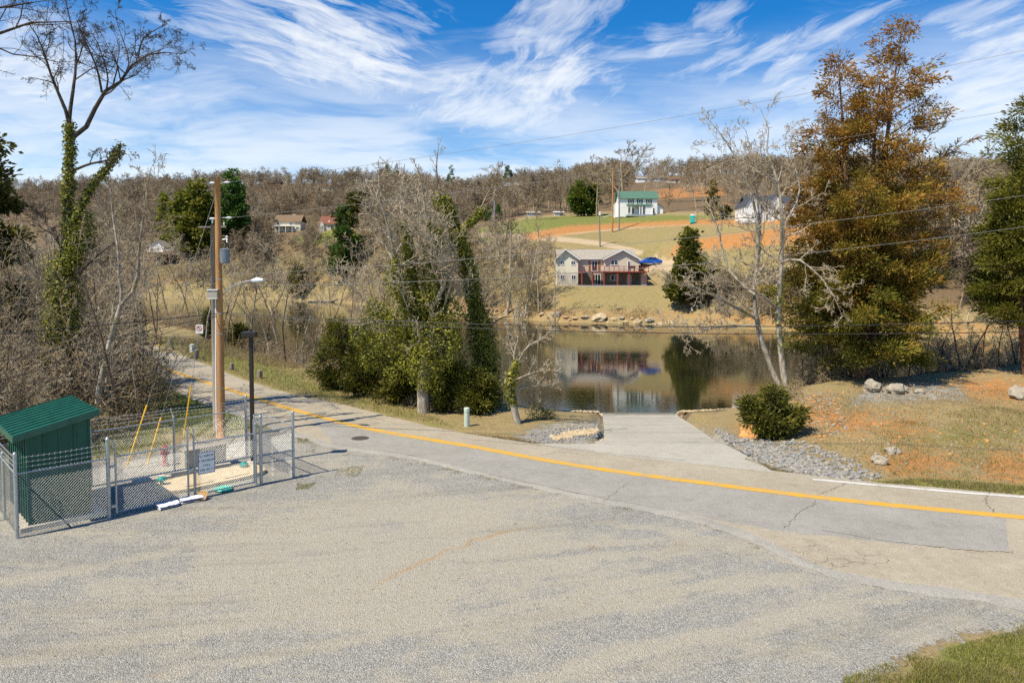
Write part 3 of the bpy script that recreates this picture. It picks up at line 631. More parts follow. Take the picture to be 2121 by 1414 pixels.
def window(root, x0, x1, z0, z1, y, panes=2, shutter=None, fw=0.13, name='window'):
    """framed window standing proud of a wall facing -Y at y; each pane its own piece"""
    f = MB(); f.b2(x0, x1, y - 0.07, y + 0.02, z0, z0 + fw).b2(x0, x1, y - 0.07, y + 0.02, z1 - fw, z1).b2(x0, x0 + fw, y - 0.07, y + 0.02, z0 + fw, z1 - fw).b2(x1 - fw, x1, y - 0.07, y + 0.02, z0 + fw, z1 - fw)
    iw = x1 - x0 - 2 * fw
    for k in range(1, panes): f.b2(x0 + fw + iw * k / panes - 0.05, x0 + fw + iw * k / panes + 0.05, y - 0.06, y + 0.02, z0 + fw, z1 - fw)
    fo = obj(name, f, 'white_trim', root)
    for k in range(panes):
        a, b_ = x0 + fw + iw * k / panes + (0.05 if k else 0), x0 + fw + iw * (k + 1) / panes - (0.05 if k < panes - 1 else 0)
        obj('pane', MB().b2(a, b_, y - 0.03, y - 0.012, z0 + fw, z1 - fw), 'window_glass', fo)
    if shutter:
        for a in (x0 - 0.5, x1 + 0.04): obj('shutter', MB().b2(a, a + 0.46, y - 0.06, y - 0.005, z0 - 0.02, z1 + 0.02), shutter, root)
    return fo
def gable_y(mb, x0, x1, xp, y0, y1, ze, zp, over=0.45, th=0.16):
    """gabled roof with its ridge along y"""
    for xe, s in ((x0 - over, 1), (x1 + over, -1)):
        sl = (zp - ze) / abs(xp - (x0 if s == 1 else x1)); zo = ze - over * sl
        mb.add([(xe, y0, zo), (xp, y0, zp), (xp, y1, zp), (xe, y1, zo), (xe, y0, zo + th), (xp, y0, zp + th), (xp, y1, zp + th), (xe, y1, zo + th)],
               [(0, 3, 2, 1), (4, 5, 6, 7), (0, 1, 5, 4), (2, 3, 7, 6), (0, 4, 7, 3)])
    return mb
def gable_x(mb, x0, x1, y0, y1, yp, ze, zp, over=0.4, th=0.16):
    for ye, s in ((y0 - over, 1), (y1 + over, -1)):
        sl = (zp - ze) / abs(yp - (y0 if s == 1 else y1)); zo = ze - over * sl
        mb.add([(x0 - over, ye, zo), (x1 + over, ye, zo), (x1 + over, yp, zp), (x0 - over, yp, zp), (x0 - over, ye, zo + th), (x1 + over, ye, zo + th), (x1 + over, yp, zp + th), (x0 - over, yp, zp + th)],
               [(0, 3, 2, 1), (4, 5, 6, 7), (0, 1, 5, 4), (1, 2, 6, 5), (3, 0, 4, 7)])
    return mb
def wall_gable(mb, x0, x1, xp, y, z0, ze, zp, th=0.2):
    """front wall with a gable top, facing -Y"""
    p = [(x0, z0), (x1, z0), (x1, ze), (xp, zp), (x0, ze)]
    v = [(a, y, c) for a, c in p] + [(a, y + th, c) for a, c in p]
    mb.add(v, [(k, (k + 1) % 5, 5 + (k + 1) % 5, 5 + k) for k in range(5)], [(0, 1, 2), (0, 2, 3), (0, 3, 4), (5, 7, 6), (5, 8, 7), (5, 9, 8)])
    return mb

# ---- house with the red deck, on the slope across the river
HD = 147.0; k_ = HD / F
hb = at(1146, 591, HD); house = empty('deck_house', hb, label='tan house with grey gabled roof and red railed deck above the far river bank', cat='house')
hx = lambda px: (px - 1146) * k_
zF = 3.0; zE = 5.95; zP = 7.75
w = MB(); wall_gable(w, hx(1153.5), hx(1197), hx(1171), 0.0, 0.0, zE, zP - 0.1); w.b2(hx(1153.5), hx(1153.5) + 0.2, 0.2, 9, 0, zE); w.b2(hx(1197) - 0.2, hx(1197), 0.2, 2.0, 0, zE)
obj('wall', w, 'cream_siding', house)
obj('wall', MB().b2(hx(1197), hx(1254), 2.0, 2.2, zF, zE), 'tan_siding', house)
w = MB(); wall_gable(w, hx(1253), hx(1325), hx(1291), 1.2, zF, zE, zP - 0.1); w.b2(hx(1325) - 0.2, hx(1325), 1.4, 9, zF - 2, zE); w.b2(hx(1253), hx(1253) + 0.2, 1.4, 2.0, zF, zE); obj('wall', w, 'tan_siding', house)
w = MB(); w.b2(hx(1197), hx(1253), 2.0, 2.2, -0.6, zF); w.b2(hx(1253), hx(1326), 1.2, 1.4, -0.6, zF); obj('lower_wall', w, 'taupe_siding', house)
obj('lower_wall', MB().b2(hx(1153.5) - 0.03, hx(1197) + 0.02, -0.04, 0.0, -0.8, zF - 0.1), 'stone_mix', house)
r = MB(); gable_y(r, hx(1153.5), hx(1197), hx(1171), -0.6, 5.0, zE, zP); gable_y(r, hx(1253), hx(1325), hx(1291), 0.6, 9.0, zE, zP + 0.003); gable_x(r, hx(1158), hx(1318), 2.0, 9.0, 5.4, zE - 0.1, zP - 0.02)
rf = obj('roof', r, 'grey_shingle', house)
for xa, xb, za, zb_, y in ((1149, 1171, zE - 0.3, zP, -0.62), (1171, 1201, zP, zE - 0.4, -0.62), (1249, 1291, zE - 0.35, zP, 0.58), (1291, 1329, zP, zE - 0.35, 0.58)):
    a, b_ = hx(xa), hx(xb); obj('fascia', MB().add([(a, y, za - 0.22), (b_, y, zb_ - 0.22), (b_, y, zb_ + 0.1), (a, y, za + 0.1), (a, y + 0.05, za - 0.22), (b_, y + 0.05, zb_ - 0.22), (b_, y + 0.05, zb_ + 0.1), (a, y + 0.05, za + 0.1)], [(0, 1, 2, 3), (7, 6, 5, 4), (0, 4, 5, 1), (3, 2, 6, 7)]), 'white_trim', rf)
obj('gutter', MB().b2(hx(1199), hx(1252), 1.45, 1.6, zE - 0.32, zE - 0.17), 'white_trim', rf)
for a, b_, z0, z1, y, p in ((1160, 1169, 4.35, 5.35, 0, 2), (1182, 1192, 4.35, 5.35, 0, 2), (1160, 1169, 1.25, 2.3, -0.04, 2), (1183, 1193.5, 1.2, 2.25, -0.04, 2), (1266, 1282, 4.3, 5.5, 1.2, 2), (1265.5, 1282.5, 1.0, 2.3, 1.2, 2)):
    window(house, hx(a), hx(b_), z0, z1, y, p)
window(house, hx(1227), hx(1240), zF + 0.12, 5.35, 2.0, 2, name='patio_door'); window(house, hx(1228), hx(1247), 0.1, 2.45, 2.0, 3, name='patio_door')
window(house, hx(1301), hx(1307.5), zF + 0.12, 5.3, 1.2, 1, name='side_door')
for a in (1221, 1240.5): obj('wood_panel', MB().b2(hx(a), hx(a + 5.2), 1.95, 1.995, zF + 0.12, 5.3), 'timber_brown', house)
obj('door', MB().b2(hx(1300), hx(1310), 1.13, 1.195, 0.05, 2.4), 'pale_door', house)
dk = obj('deck_floor', MB().b2(hx(1197.5), hx(1339), -2.6, 1.15, zF - 0.22, zF), 'red_deck', house)
dr = MB(); x0, x1 = hx(1197.5), hx(1339)
dr.b2(x0, x1, -2.62, -2.52, zF + 0.98, zF + 1.08).b2(x0, x1, -2.60, -2.54, zF + 0.5, zF + 0.56).b2(x0, x1, -2.60, -2.54, zF + 0.15, zF + 0.21).b2(x0, x0 + 0.1, -2.5, 0.0, zF + 0.98, zF + 1.08).b2(x1 - 0.1, x1, -2.5, 1.1, zF + 0.98, zF + 1.08)
obj('rail', dr, 'red_deck', dk)
for q in range(15):
    xx = x0 + 0.05 + (x1 - x0 - 0.1) * q / 14; obj('baluster', MB().b2(xx - 0.055, xx + 0.055, -2.53, -2.42, zF, zF + 1.0), 'red_deck', dk)
for a in (1202.6, 1224.4, 1247.7, 1275.4, 1298.3, 1330): obj('deck_post', MB().b2(hx(a) - 0.13, hx(a) + 0.13, -2.5, -2.24, -1.0 if a < 1320 else 0.5, zF - 0.2), 'red_deck', house)
obj('retaining_wall', MB().b2(hx(1326), hx(1337), -1.5, 3.0, -1.0, zF - 0.25), 'footing', house)
obj('patio', MB().b2(hx(1198), hx(1325), -2.9, 1.9, -.5, 0.04), 'footing', house)
gr = empty('barbecue_grill', hb + Vector((hx(1308), -0.9, zF)), label='dark barbecue grill standing on the red deck', cat='grill'); obj('firebox', MB().box((0, 0, 0.85), (1.2, 0.6, 0.4)).box((0, 0, 1.1), (1.1, 0.5, 0.2)), 'dark_door', gr)
for a in (-0.45, 0.45): obj('leg', MB().b2(a - 0.05, a + 0.05, -0.2, 0.2, 0.0, 0.65), 'dark_door', gr)

# ---- white farmhouse with green roof
WD = 247.0; k2 = WD / F
wb = on(1322, 448); WD = wb.y; k2 = WD / F
wx = lambda px: (px - 1322) * k2
fh = empty('farmhouse', wb + Vector((0, 0, -0.2)), label='white two storey farmhouse with green roof and front porch on the hill lawn', cat='house')
x0, x1 = wx(1283.5), wx(1361); dz_ = 0.2
w = MB(); w.b2(x0, x1, 0, 0.2, 0, 5.9).b2(x0, x0 + 0.2, 0.2, 7.0, 0, 5.9).b2(x1 - 0.2, x1, 0.2, 7.0, 0, 5.9)
for a in (x0, x1 - 0.2): w.add([(a, 0, 5.9), (a, 7, 5.9), (a, 3.5, 8.3), (a + 0.2, 0, 5.9), (a + 0.2, 7, 5.9), (a + 0.2, 3.5, 8.3)], tris=[(0, 2, 1), (3, 4, 5)])
obj('wall', w, 'white_siding', fh)
obj('roof', gable_x(MB(), x0, x1, 0, 7.0, 3.5, 5.9, 8.3, 0.5), 'green_shingle', fh)
w = MB(); w.b2(x1, wx(1374), 0.8, 6.5, 0, 2.9); w.add([(x1, 0.8, 2.9), (wx(1374), 0.8, 2.9), (x1, 0.8, 4.2), (x1, 1.0, 2.9), (wx(1374), 1.0, 2.9), (x1, 1.0, 4.2)], tris=[(0, 1, 2), (3, 5, 4)]); obj('addition', w, 'white_siding', fh)
obj('addition_roof', MB().add([(x1 + 0.0, 0.4, 4.25), (wx(1376), 0.4, 2.85), (wx(1376), 6.9, 2.85), (x1, 6.9, 4.25), (x1, 0.4, 4.4), (wx(1376), 0.4, 3.0), (wx(1376), 6.9, 3.0), (x1, 6.9, 4.4)], [(3, 2, 1, 0), (4, 5, 6, 7), (0, 1, 5, 4), (1, 2, 6, 5)]), 'grey_shingle', fh)
obj('side_wing', MB().b2(wx(1277), x0, 2.0, 6.5, 0, 4.6), 'white_siding', fh)
pr = obj('porch_roof', MB().add([(wx(1295), -2.6, 3.25), (wx(1350), -2.6, 3.25), (wx(1346), 0, 3.9), (wx(1297), 0, 3.9), (wx(1295), -2.6, 3.4), (wx(1350), -2.6, 3.4), (wx(1346), 0, 4.05), (wx(1297), 0, 4.05)], [(3, 2, 1, 0), (4, 5, 6, 7), (0, 1, 5, 4), (1, 2, 6, 5), (3, 0, 4, 7)]), 'green_shingle', fh)
obj('porch_floor', MB().b2(wx(1296), wx(1349), -2.5, -0.01, 0, 0.55), 'grey_porch', fh)
for a in (1297.5, 1304.5, 1322, 1327, 1348): obj('porch_post', MB().b2(wx(a) - 0.14, wx(a) + 0.14, -2.45, -2.2, 0.55, 3.25), 'white_trim', fh)
obj('porch_wall', MB().b2(wx(1334), wx(1349), -2.3, -0.01, 0.55, 3.2), 'white_siding', fh)
for a, b_, z0, z1 in ((1304, 1309.5, 4.1, 5.5), (1322, 1327.5, 4.1, 5.5), (1341, 1346.5, 4.1, 5.5), (1304, 1309.5, 1.1, 2.6)): window(fh, wx(a), wx(b_), z0, z1, 0, 1, 'shutter_olive', 0.12)
window(fh, wx(1346), wx(1352), 1.2, 2.7, -2.3 if False else 0, 1, 'shutter_olive', 0.12); obj('front_door', MB().b2(wx(1323), wx(1327), -0.08, -0.005, 0.55, 2.9), 'dark_door', fh)
for q in range(3): obj('step', MB().b2(wx(1324), wx(1332), -2.9 - 0.35 * q, -2.55 - 0.35 * q, -0.1, 0.5 - 0.16 * q), 'grey_porch', fh)
obj('chimney', MB().b2(x0 + 3, x0 + 3.7, 3.3, 3.9, 7.6, 9.2), 'brick_far', fh)

# ---- new white house behind the bare tree
nb = on(1590, 459); k3 = nb.y / F; nx = lambda px: (px - 1590) * k3
nh = empty('gabled_house', nb + Vector((0, 0, -0.3)), label='new white house with steep twin gables and charcoal roof beside the orange soil', cat='house')
w = MB(); wall_gable(w, nx(1538), nx(1572), nx(1555), 0, 0, 5.2, 8.2); wall_gable(w, nx(1588), nx(1626), nx(1607), -0.8, 0, 5.0, 8.0); w.b2(nx(1572), nx(1588), 0.6, 0.8, 0, 4.0).b2(nx(1626), nx(1660), 0.4, 0.6, 0, 4.2).b2(nx(1538), nx(1538) + 0.2, 0.2, 9, 0, 5.2)
obj('wall', w, 'white_siding', nh)
r = MB(); gable_y(r, nx(1538), nx(1572), nx(1555), -0.4, 9, 5.2, 8.2, 0.3); gable_y(r, nx(1588), nx(1626), nx(1607), -1.2, 9, 5.0, 8.0, 0.3); gable_x(r, nx(1545), nx(1660), 0.6, 9, 5, 4.2, 8.0, 0.3); obj('roof', r, 'charcoal_shingle', nh)
for a, b_, z0, z1, y in ((1551, 1556, 1.2, 3.0, 0), (1560, 1565, 1.2, 3.0, 0), (1547, 1550, 4.6, 5.8, 0), (1602, 1611, 1.0, 3.2, -0.8), (1604, 1609, 4.8, 6.0, -0.8), (1636, 1644, 1.2, 2.8, 0.4)): window(nh, nx(a), nx(b_), z0, z1, y, 2, None, 0.1)

nh.scale = (.86, .9, .84)
# ---- smaller houses: simple gabled blocks with windows, doors and chimneys where they show
def small_house(px, py, wpx, hpx, rpx, wall, roof, label, name='hillside_house', nwin=3, porch=False, name2=None, depth=8.0, p=None, cat='house'):
    p = p or on(px, py); k = p.y / F; W, H, RH = wpx * k, hpx * k, rpx * k
    e = empty(name, p + Vector((0, 0, -0.6)), label=label, cat=cat)
    obj('wall', MB().b2(-W / 2, W / 2, 0, depth, 0, H + 0.6), wall, e)
    obj('roof', gable_x(MB(), -W / 2, W / 2, 0, depth, depth / 2, H + 0.62, H + 0.6 + RH, 0.5, 0.2), roof, e)
    for q in range(nwin):
        c_ = -W / 2 + W * (q + 0.5) / nwin
        if H < 4.2 or q % 2: rows_ = [(1.6, min(H - 0.1, 2.9))]
        else: rows_ = [(1.5, 2.8), (H - 1.2, H + 0.1)]
        for z0, z1 in rows_: window(e, c_ - 0.65, c_ + 0.65, z0, z1, 0, 2, None, 0.14)
    obj('door', MB().b2(W * 0.12, W * 0.12 + 1.0, -0.06, -0.004, 0.5, 2.7), 'dark_door', e)
    if porch:
        obj('porch_roof', MB().b2(-W / 2 - 0.2, W * 0.25, -3.2, -0.01, 2.9, 3.1), porch, e)
        for q in range(4): a = -W / 2 + (W * 0.75) * q / 3; obj('porch_post', MB().b2(a - 0.1, a + 0.1, -3.1, -2.9, -0.5, 2.9), 'white_trim', e)
    return e
cr = small_house(596, 481, 53, 21, 14, 'cream_siding', 'brown_shingle', 'cream house with brown roof and white carport among the far bare trees', nwin=4, porch='white_trim'); k = cr.location.y / F
obj('chimney', MB().b2(5 * k, 11 * k, 4, 5, 30 * k, 40 * k), 'stone_mix', cr)
ct = small_house(681, 478, 36, 14, 16, 'tan_siding', 'red_shingle', 'cottage with rust red roof and white dormer beside the dark conifer', nwin=3); k = ct.location.y / F
d_ = MB(); wall_gable(d_, -4 * k, 4 * k, 0, 0.6, 14 * k, 18 * k, 24 * k); obj('dormer', d_, 'white_siding', ct); d_ = MB(); wall_gable(d_, -19 * k, -9 * k, -14 * k, -0.8, 0, 14 * k, 20 * k); d_.b2(-19 * k, -9 * k, -0.6, 0, 0, 14 * k); obj('entrance_gable', d_, 'white_siding', ct)
st = empty('stilt_house', on(332, 548), label='white riverside house on stilts with timber deck across the water', cat='house'); k = st.location.y / F
obj('wall', wall_gable(MB(), -28 * k, 8 * k, -6 * k, 0, 25 * k, 38 * k, 50 * k).b2(-28 * k, 8 * k, 0.2, 7, 25 * k, 38 * k), 'white_siding', st); obj('roof', gable_y(MB(), -28 * k, 8 * k, -6 * k, -0.6, 7, 38 * k, 50 * k, 0.5), 'grey_shingle', st)
obj('deck_floor', MB().b2(-30 * k, 28 * k, -3.5, 3, 24 * k, 25.5 * k), 'timber_brown', st); obj('lower_wall', MB().b2(-14 * k, 10 * k, 1, 6, -2, 24 * k), 'taupe_siding', st)
for a in (-28, -14, 0, 14, 27): obj('stilt', MB().b2(a * k - 0.12, a * k + 0.12, -3.4, -3.15, -3, 24 * k), 'timber_brown', st)
for a in (-20, -8): window(st, a * k, (a + 7) * k, 28 * k, 34 * k, 0, 2)
obj('railing', MB().b2(-30 * k, 28 * k, -3.5, -3.4, 29.5 * k, 30.3 * k).b2(-30 * k, 28 * k, -3.5, -3.4, 27.4 * k, 27.9 * k), 'white_trim', st)
RH_ = [(1041, 366, 30, 6, 7, 'brick_far', 'brown_shingle', 'brown brick house on the ridge top left of the lone round pine'), (1069, 374, 27, 9, 4, 'cream_siding', 'grey_shingle', 'pale two tier house on the ridge just below the lone round pine'),
       (1148, 378, 30, 8, 6, 'cream_siding', 'red_shingle', 'cream house with red roof on the ridge under the pylon'), (1333, 378, 26, 8, 4, 'white_siding', 'grey_shingle', 'white ridge house behind the spreading oak'),
       (1368, 376, 20, 6, 3, 'blue_siding', 'charcoal_shingle', 'small pale blue house above the cleared orange slope'), (1397, 379, 24, 7, 4, 'tan_siding', 'red_shingle', 'red roofed house beside the pale blue one above the cleared slope'),
       (545, 386, 20, 4, 3, 'white_siding', 'charcoal_shingle', 'low white house among trees on the ridge beyond the tall pine'), (570, 383, 22, 5, 4, 'brick_far', 'charcoal_shingle', 'dark brick house under the ridge trees beyond the tall pine'),
       (645, 377, 24, 5, 3, 'cream_siding', 'brown_shingle', 'cream bungalow on the ridge above the cream house with carport'), (680, 378, 22, 5, 3, 'cream_siding', 'charcoal_shingle', 'cream bungalow on the ridge above the red roofed cottage'),
       (766, 382, 30, 4, 3, 'white_siding', 'grey_shingle', 'long low white house on the wooded ridge'), (886, 377, 22, 4, 3, 'tan_siding', 'brown_shingle', 'brown roofed house low on the ridge behind the ivy clad tree'),
       (1105, 447, 26, 6, 4, 'white_siding', 'grey_shingle', 'small white house behind the round leafless thicket left of the magnolia'), (1158, 447, 17, 7, 3, 'white_siding', 'white_trim', 'white mobile home beside the dark green magnolia')]
for a in RH_: small_house(*a, nwin=3)

# ---- portable toilet
pb = on(1434.5, 463.5); plain('turquoise_plastic', (0.02, 0.47, 0.40), 0.45, var=0.08); plain('white_plastic', (0.8, 0.8, 0.78), 0.4, var=0.04)
pt = empty('portable_toilet', pb, label='turquoise portable toilet with white roof standing on the orange soil', cat='portable toilet')
obj('cabin', MB().b2(-0.58, 0.58, -0.58, 0.58, 0.12, 2.05), 'turquoise_plastic', pt); obj('skid', MB().b2(-0.62, 0.62, -0.66, 0.66, 0, 0.12), 'dark_door', pt)
obj('door', MB().b2(-0.42, 0.42, -0.62, -0.585, 0.2, 1.95), 'turquoise_plastic', pt); obj('roof', MB().add([(-0.62, -0.64, 2.05), (0.62, -0.64, 2.05), (0.62, 0.64, 2.05), (-0.62, 0.64, 2.05), (-0.4, -0.5, 2.32), (0.4, -0.5, 2.32), (0.4, 0.5, 2.32), (-0.4, 0.5, 2.32)], [(0, 1, 5, 4), (1, 2, 6, 5), (2, 3, 7, 6), (3, 0, 4, 7), (4, 5, 6, 7), (3, 2, 1, 0)]), 'white_plastic', pt)
obj('vent_panel', MB().b2(-0.34, 0.34, -0.605, -0.582, 1.97, 2.03), 'white_plastic', pt)

# ---- blue car
m, t, b = material('blue_paint'); t.put(b.inputs['Base Color'], t.mix(t.noise(t.obj(), 3.0, 2), (0.008, 0.10, 0.55), (0.012, 0.14, 0.66))); b.inputs['Roughness'].default_value = 0.22; b.inputs['Coat Weight'].default_value = 0.8
plain('tyre_rubber', (0.022, 0.022, 0.022), 0.85); plain('alloy', (0.5, 0.5, 0.5), 0.35, 0.9); plain('lamp_lens', (0.75, 0.76, 0.78), 0.15); plain('tail_lens', (0.4, 0.01, 0.01), 0.25)
cb = on(1342, 549)
car = empty('parked_car', cb + Vector((.6, .6, .0)), R(14), label='shiny blue car parked at the end of the drive beside the deck house', cat='car')
cs = [(-2.3, .42, .72, .78), (-2.2, .3, .86, .9), (-1.3, .26, .98, .92), (-0.95, .25, 1.02, .93), (-.3, .24, 1.0, .93), (.9, .24, 1.0, .93), (1.5, .25, 1.03, .92), (2.1, .3, 1.02, .88), (2.3, .4, .9, .8)]   # x, bottom, belt height, half width
sec = []
for x_, z0, z1, hw in cs: sec.append([(x_, -hw * .9, z0), (x_, -hw, z0 + .18), (x_, -hw, (z0 + z1) / 2 + .1), (x_, -hw * .93, z1), (x_, 0, z1 + .03), (x_, hw * .93, z1), (x_, hw, (z0 + z1) / 2 + .1), (x_, hw, z0 + .18), (x_, hw * .9, z0)])
Vv = np.array(sec); n_ = Vv.shape[1]; body = MB(); i = np.arange(len(cs) - 1)[:, None] * n_ + np.arange(n_)[None]; jn = np.arange(len(cs) - 1)[:, None] * n_ + (np.arange(n_)[None] + 1) % n_
body.add(Vv.reshape(-1, 3), np.stack([i, jn, jn + n_, i + n_], -1).reshape(-1, 4), [(0, n_ - 1 - q, n_ - 2 - q) for q in range(n_ - 2)] + [((len(cs) - 1) * n_ + 0, (len(cs) - 1) * n_ + q + 1, (len(cs) - 1) * n_ + q + 2) for q in range(n_ - 2)])
obj('body', body, 'blue_paint', car, smooth=False)
cab = [(-1.15, .86, 1.0), (-.35, .72, 1.46), (.75, .72, 1.48), (1.65, .82, 1.02)]
gh = MB(); vv = []
for x_, hw, z_ in cab: vv += [(x_, -hw, z_), (x_, hw, z_)]
gh.add(vv, [(0, 1, 3, 2), (2, 3, 5, 4), (4, 5, 7, 6)], [(0, 2, 6), (2, 4, 6), (1, 7, 3), (3, 7, 5)]); obj('greenhouse_glass', gh, 'window_glass', car)
obj('roof', MB().b2(-.38, .78, -.70, .70, 1.465, 1.51), 'blue_paint', car)
for s in (-1, 1):
    for xa, za, xb, zb_ in ((-1.15, 1.0, -.35, 1.47), (.75, 1.48, 1.65, 1.02), (.2, 1.0, .2, 1.47)): obj('pillar', MB().tube([(xa, s * .86 if za < 1.1 else s * .72, za), (xb, s * .84 if zb_ < 1.1 else s * .72, zb_)], .045, 6), 'blue_paint', car)
    for xw in (-1.42, 1.38):
        ty = obj('wheel', MB().tube([(xw, s * .74, .33), (xw, s * .96, .33)], .33, 18), 'tyre_rubber', car); obj('rim', MB().tube([(xw, s * .955, .33), (xw, s * .975, .33)], .21, 12), 'alloy', ty)
    obj('headlight', MB().box((-2.2, s * .62, .72), (.18, .34, .13)), 'lamp_lens', car); obj('tail_light', MB().box((2.27, s * .6, .85), (.12, .36, .13)), 'tail_lens', car); obj('mirror', MB().box((-.8, s * 1.0, 1.05), (.12, .16, .13)), 'blue_paint', car)
    obj('door', MB().b2(-.85, .15, s * .93 - .008, s * .93 + .008, .38, .96), 'blue_paint', car)

car.scale = (1.12, 1.12, 1.15)

# ---- poles on the far hill
plain('pole_wood', (0.40, 0.205, 0.075), 0.85, var=0.25, scale=5, stretch=(4, 4, 0.25)); plain('pole_weathered', (0.24, 0.205, 0.165), 0.9, var=0.22, scale=5, stretch=(4, 4, 0.25)); plain('galvanised', (0.42, 0.44, 0.46), 0.42, 0.75, var=0.12, scale=9); plain('insulator', (0.62, 0.64, 0.66), 0.3, var=0.05); plain('wire_alu', (0.20, 0.20, 0.19), 0.6, 0.0); plain('wire_black', (0.018, 0.018, 0.02), 0.6)
plain('transformer_grey', (0.17, 0.20, 0.22), 0.5, 0.2, var=0.1)
def far_pole(pxb, pyb, pxt, pyt, mat, label, r=0.17, name='utility_pole'):
    p = on(pxb, pyb); k = p.y / F; top = at(pxt, pyt, p.y); h_ = top.z - p.z
    e = empty(name, p, label=label, cat='utility pole'); obj('shaft', MB().tube([(0, 0, -0.5), (0.3 * (top.x - p.x), 0, h_ * .3), (top.x - p.x, 0, h_)], [r * 1.15, r, r * .65], 10), mat, e)
    return e, h_, top - p
e, h_, tp = far_pole(1268, 482, 1270, 349, 'pole_wood', 'tall bright orange wooden pole on the mown field below the farmhouse', 0.24)
obj('crossarm', MB().box((tp.x + 0.9, 0.6, h_ - 3.2), (3.4, 0.14, 0.2), 0.5), 'pole_weathered', e)
for a in (-0.6, 2.2): obj('insulator', MB().cyl((tp.x + a, 0.6, h_ - 3.1), (tp.x + a, 0.6, h_ - 2.75), 0.08, 8), 'insulator', e)
e2, h2, tp2 = far_pole(1282, 477, 1283, 354, 'pole_weathered', 'darker wooden pole standing just behind the tall bright orange one', 0.2)
e3, h3, tp3 = far_pole(1243, 512, 1240, 418, 'pole_weathered', 'weathered grey pole with transformer and lamp arm above the deck house roof', 0.19)
obj('transformer', MB().lathe((tp3.x + 0.35, -0.2, h3 * .70), [(0, 0), (.28, 0), (.28, .75), (.2, .85), (0, .85)], 12), 'insulator', e3); obj('lamp_arm', MB().tube([(tp3.x * .6, 0, h3 * .62), (1.0, 0, h3 * .66), (2.2, 0, h3 * .70)], .05, 6), 'galvanised', e3); obj('lamp_head', MB().box((2.5, 0, h3 * .705), (.8, .3, .16)), 'insulator', e3)
e4, h4, tp4 = far_pole(1023, 470, 1024, 415, 'galvanised', 'grey metal pole at the end of the field left of the farmhouse', 0.22)
e5, h5, tp5 = far_pole(1044, 457, 1043, 404, 'pole_weathered', 'pale wooden pole with small lamp by the round leafless thicket', 0.17); obj('lamp_arm', MB().tube([(0, 0, h5 * .4), (-1.2, 0, h5 * .42)], .05, 6), 'galvanised', e5)
# lattice pylon far beyond the ridge
pyb = at(1157, 372, 640); py = empty('lattice_pylon', Vector((pyb.x, 640, hz(pyb.x, 640))), label='tiny grey lattice pylon rising behind the ridge trees', cat='pylon'); ph = at(1157, 330, 640).z - py.location.z
pm = MB()
for s in (-1, 1):
    for u in (-1, 1): pm.tube([(s * 3, u * 3, 0), (s * .6, u * .6, ph)], .22, 4)
for q in range(7): z_ = ph * q / 7; w_ = 3 - 2.4 * q / 7; w2_ = 3 - 2.4 * (q + 1) / 7; pm.tube([(-w_, -w_, z_), (w2_, -w2_, z_ + ph / 7)], .14, 4).tube([(w_, -w_, z_), (-w2_, -w2_, z_ + ph / 7)], .14, 4)
obj('lattice', pm, 'galvanised', py); obj('crossarm', MB().box((0, 0, ph * .9), (9, .3, .3)).box((0, 0, ph * .78), (11, .3, .3)), 'galvanised', py)
# floating dock on the far shore
db = at(690, 633, 250); dock = empty('dock', Vector((db.x, yf_of(db.x) - 3, WATER_Z)), R(-10), label='weathered timber dock on the far shore at the left', cat='dock')
for q in range(9): obj('plank', MB().b2(-4 + q * 0.95, -4 + q * 0.95 + 0.85, -1.2, 1.2, 0.32, 0.42), 'footing', dock)
obj('float', MB().b2(-4, 4.4, -1.0, 1.0, -0.2, 0.31), 'pole_weathered', dock); obj('gangway', MB().add([(3.5, -.5, .45), (8.5, -.5, 1.7), (8.5, .5, 1.7), (3.5, .5, .45), (3.5, -.5, .3), (8.5, -.5, 1.55), (8.5, .5, 1.55), (3.5, .5, .3)], [(0, 1, 2, 3), (7, 6, 5, 4), (0, 4, 5, 1)]), 'footing', dock)

# ================================================================== COMPOUND, POLES, SMALL THINGS BY THE ROAD
FA = gnd(36, 1112); FB = gnd(608, 986); FANG = math.atan2(FB.y - FA.y, FB.x - FA.x); FL = (FB - FA).length
def compound(x, y, z=0.0):
    a, b_ = math.cos(FANG), math.sin(FANG); return Vector((FA.x + x * a - y * b_, FA.y + x * b_ + y * a, z))
def chain(mb, x0, x1, z0, z1, y=0.0, sp=0.085, r=0.0032, axis='x'):
    """woven wire: two families of diagonals in the panel rectangle"""
    A, B_ = [], []; w_, h_ = x1 - x0, z1 - z0
    for s in (1, -1):
        c_ = np.arange(-h_, w_ + h_, sp)
        for c in c_:
            # line x = c + t (s=1) or x = c + h - t, t = z 0..h
            if s == 1: t0, t1 = max(0, -c), min(h_, w_ - c); 
            else: t0, t1 = max(0, c + h_ - w_), min(h_, c + h_)
            if t1 - t0 < 0.02: continue
            xa = c + t0 if s == 1 else c + h_ - t0; xb = c + t1 if s == 1 else c + h_ - t1
            o = 0.004 * s
            A.append((x0 + xa, y + o, z0 + t0)); B_.append((x0 + xb, y + o, z0 + t1))
    P = np.stack([np.array(A), np.array(B_)], 1)
    if axis == 'y': P = P[..., [1, 0, 2]]
    tubes(mb, P, np.full(P.shape[:2], r), 3); return mb
plain('fence_steel', (0.40, 0.43, 0.44), 0.4, 0.55, var=0.18, scale=14); plain('fence_wire', (0.46, 0.47, 0.46), 0.45, 0.35, var=0.1)
fence = empty('chain_link_fence', FA, FANG, label='galvanised chain link fence with barbed wire round the green shed compound', cat='fence')
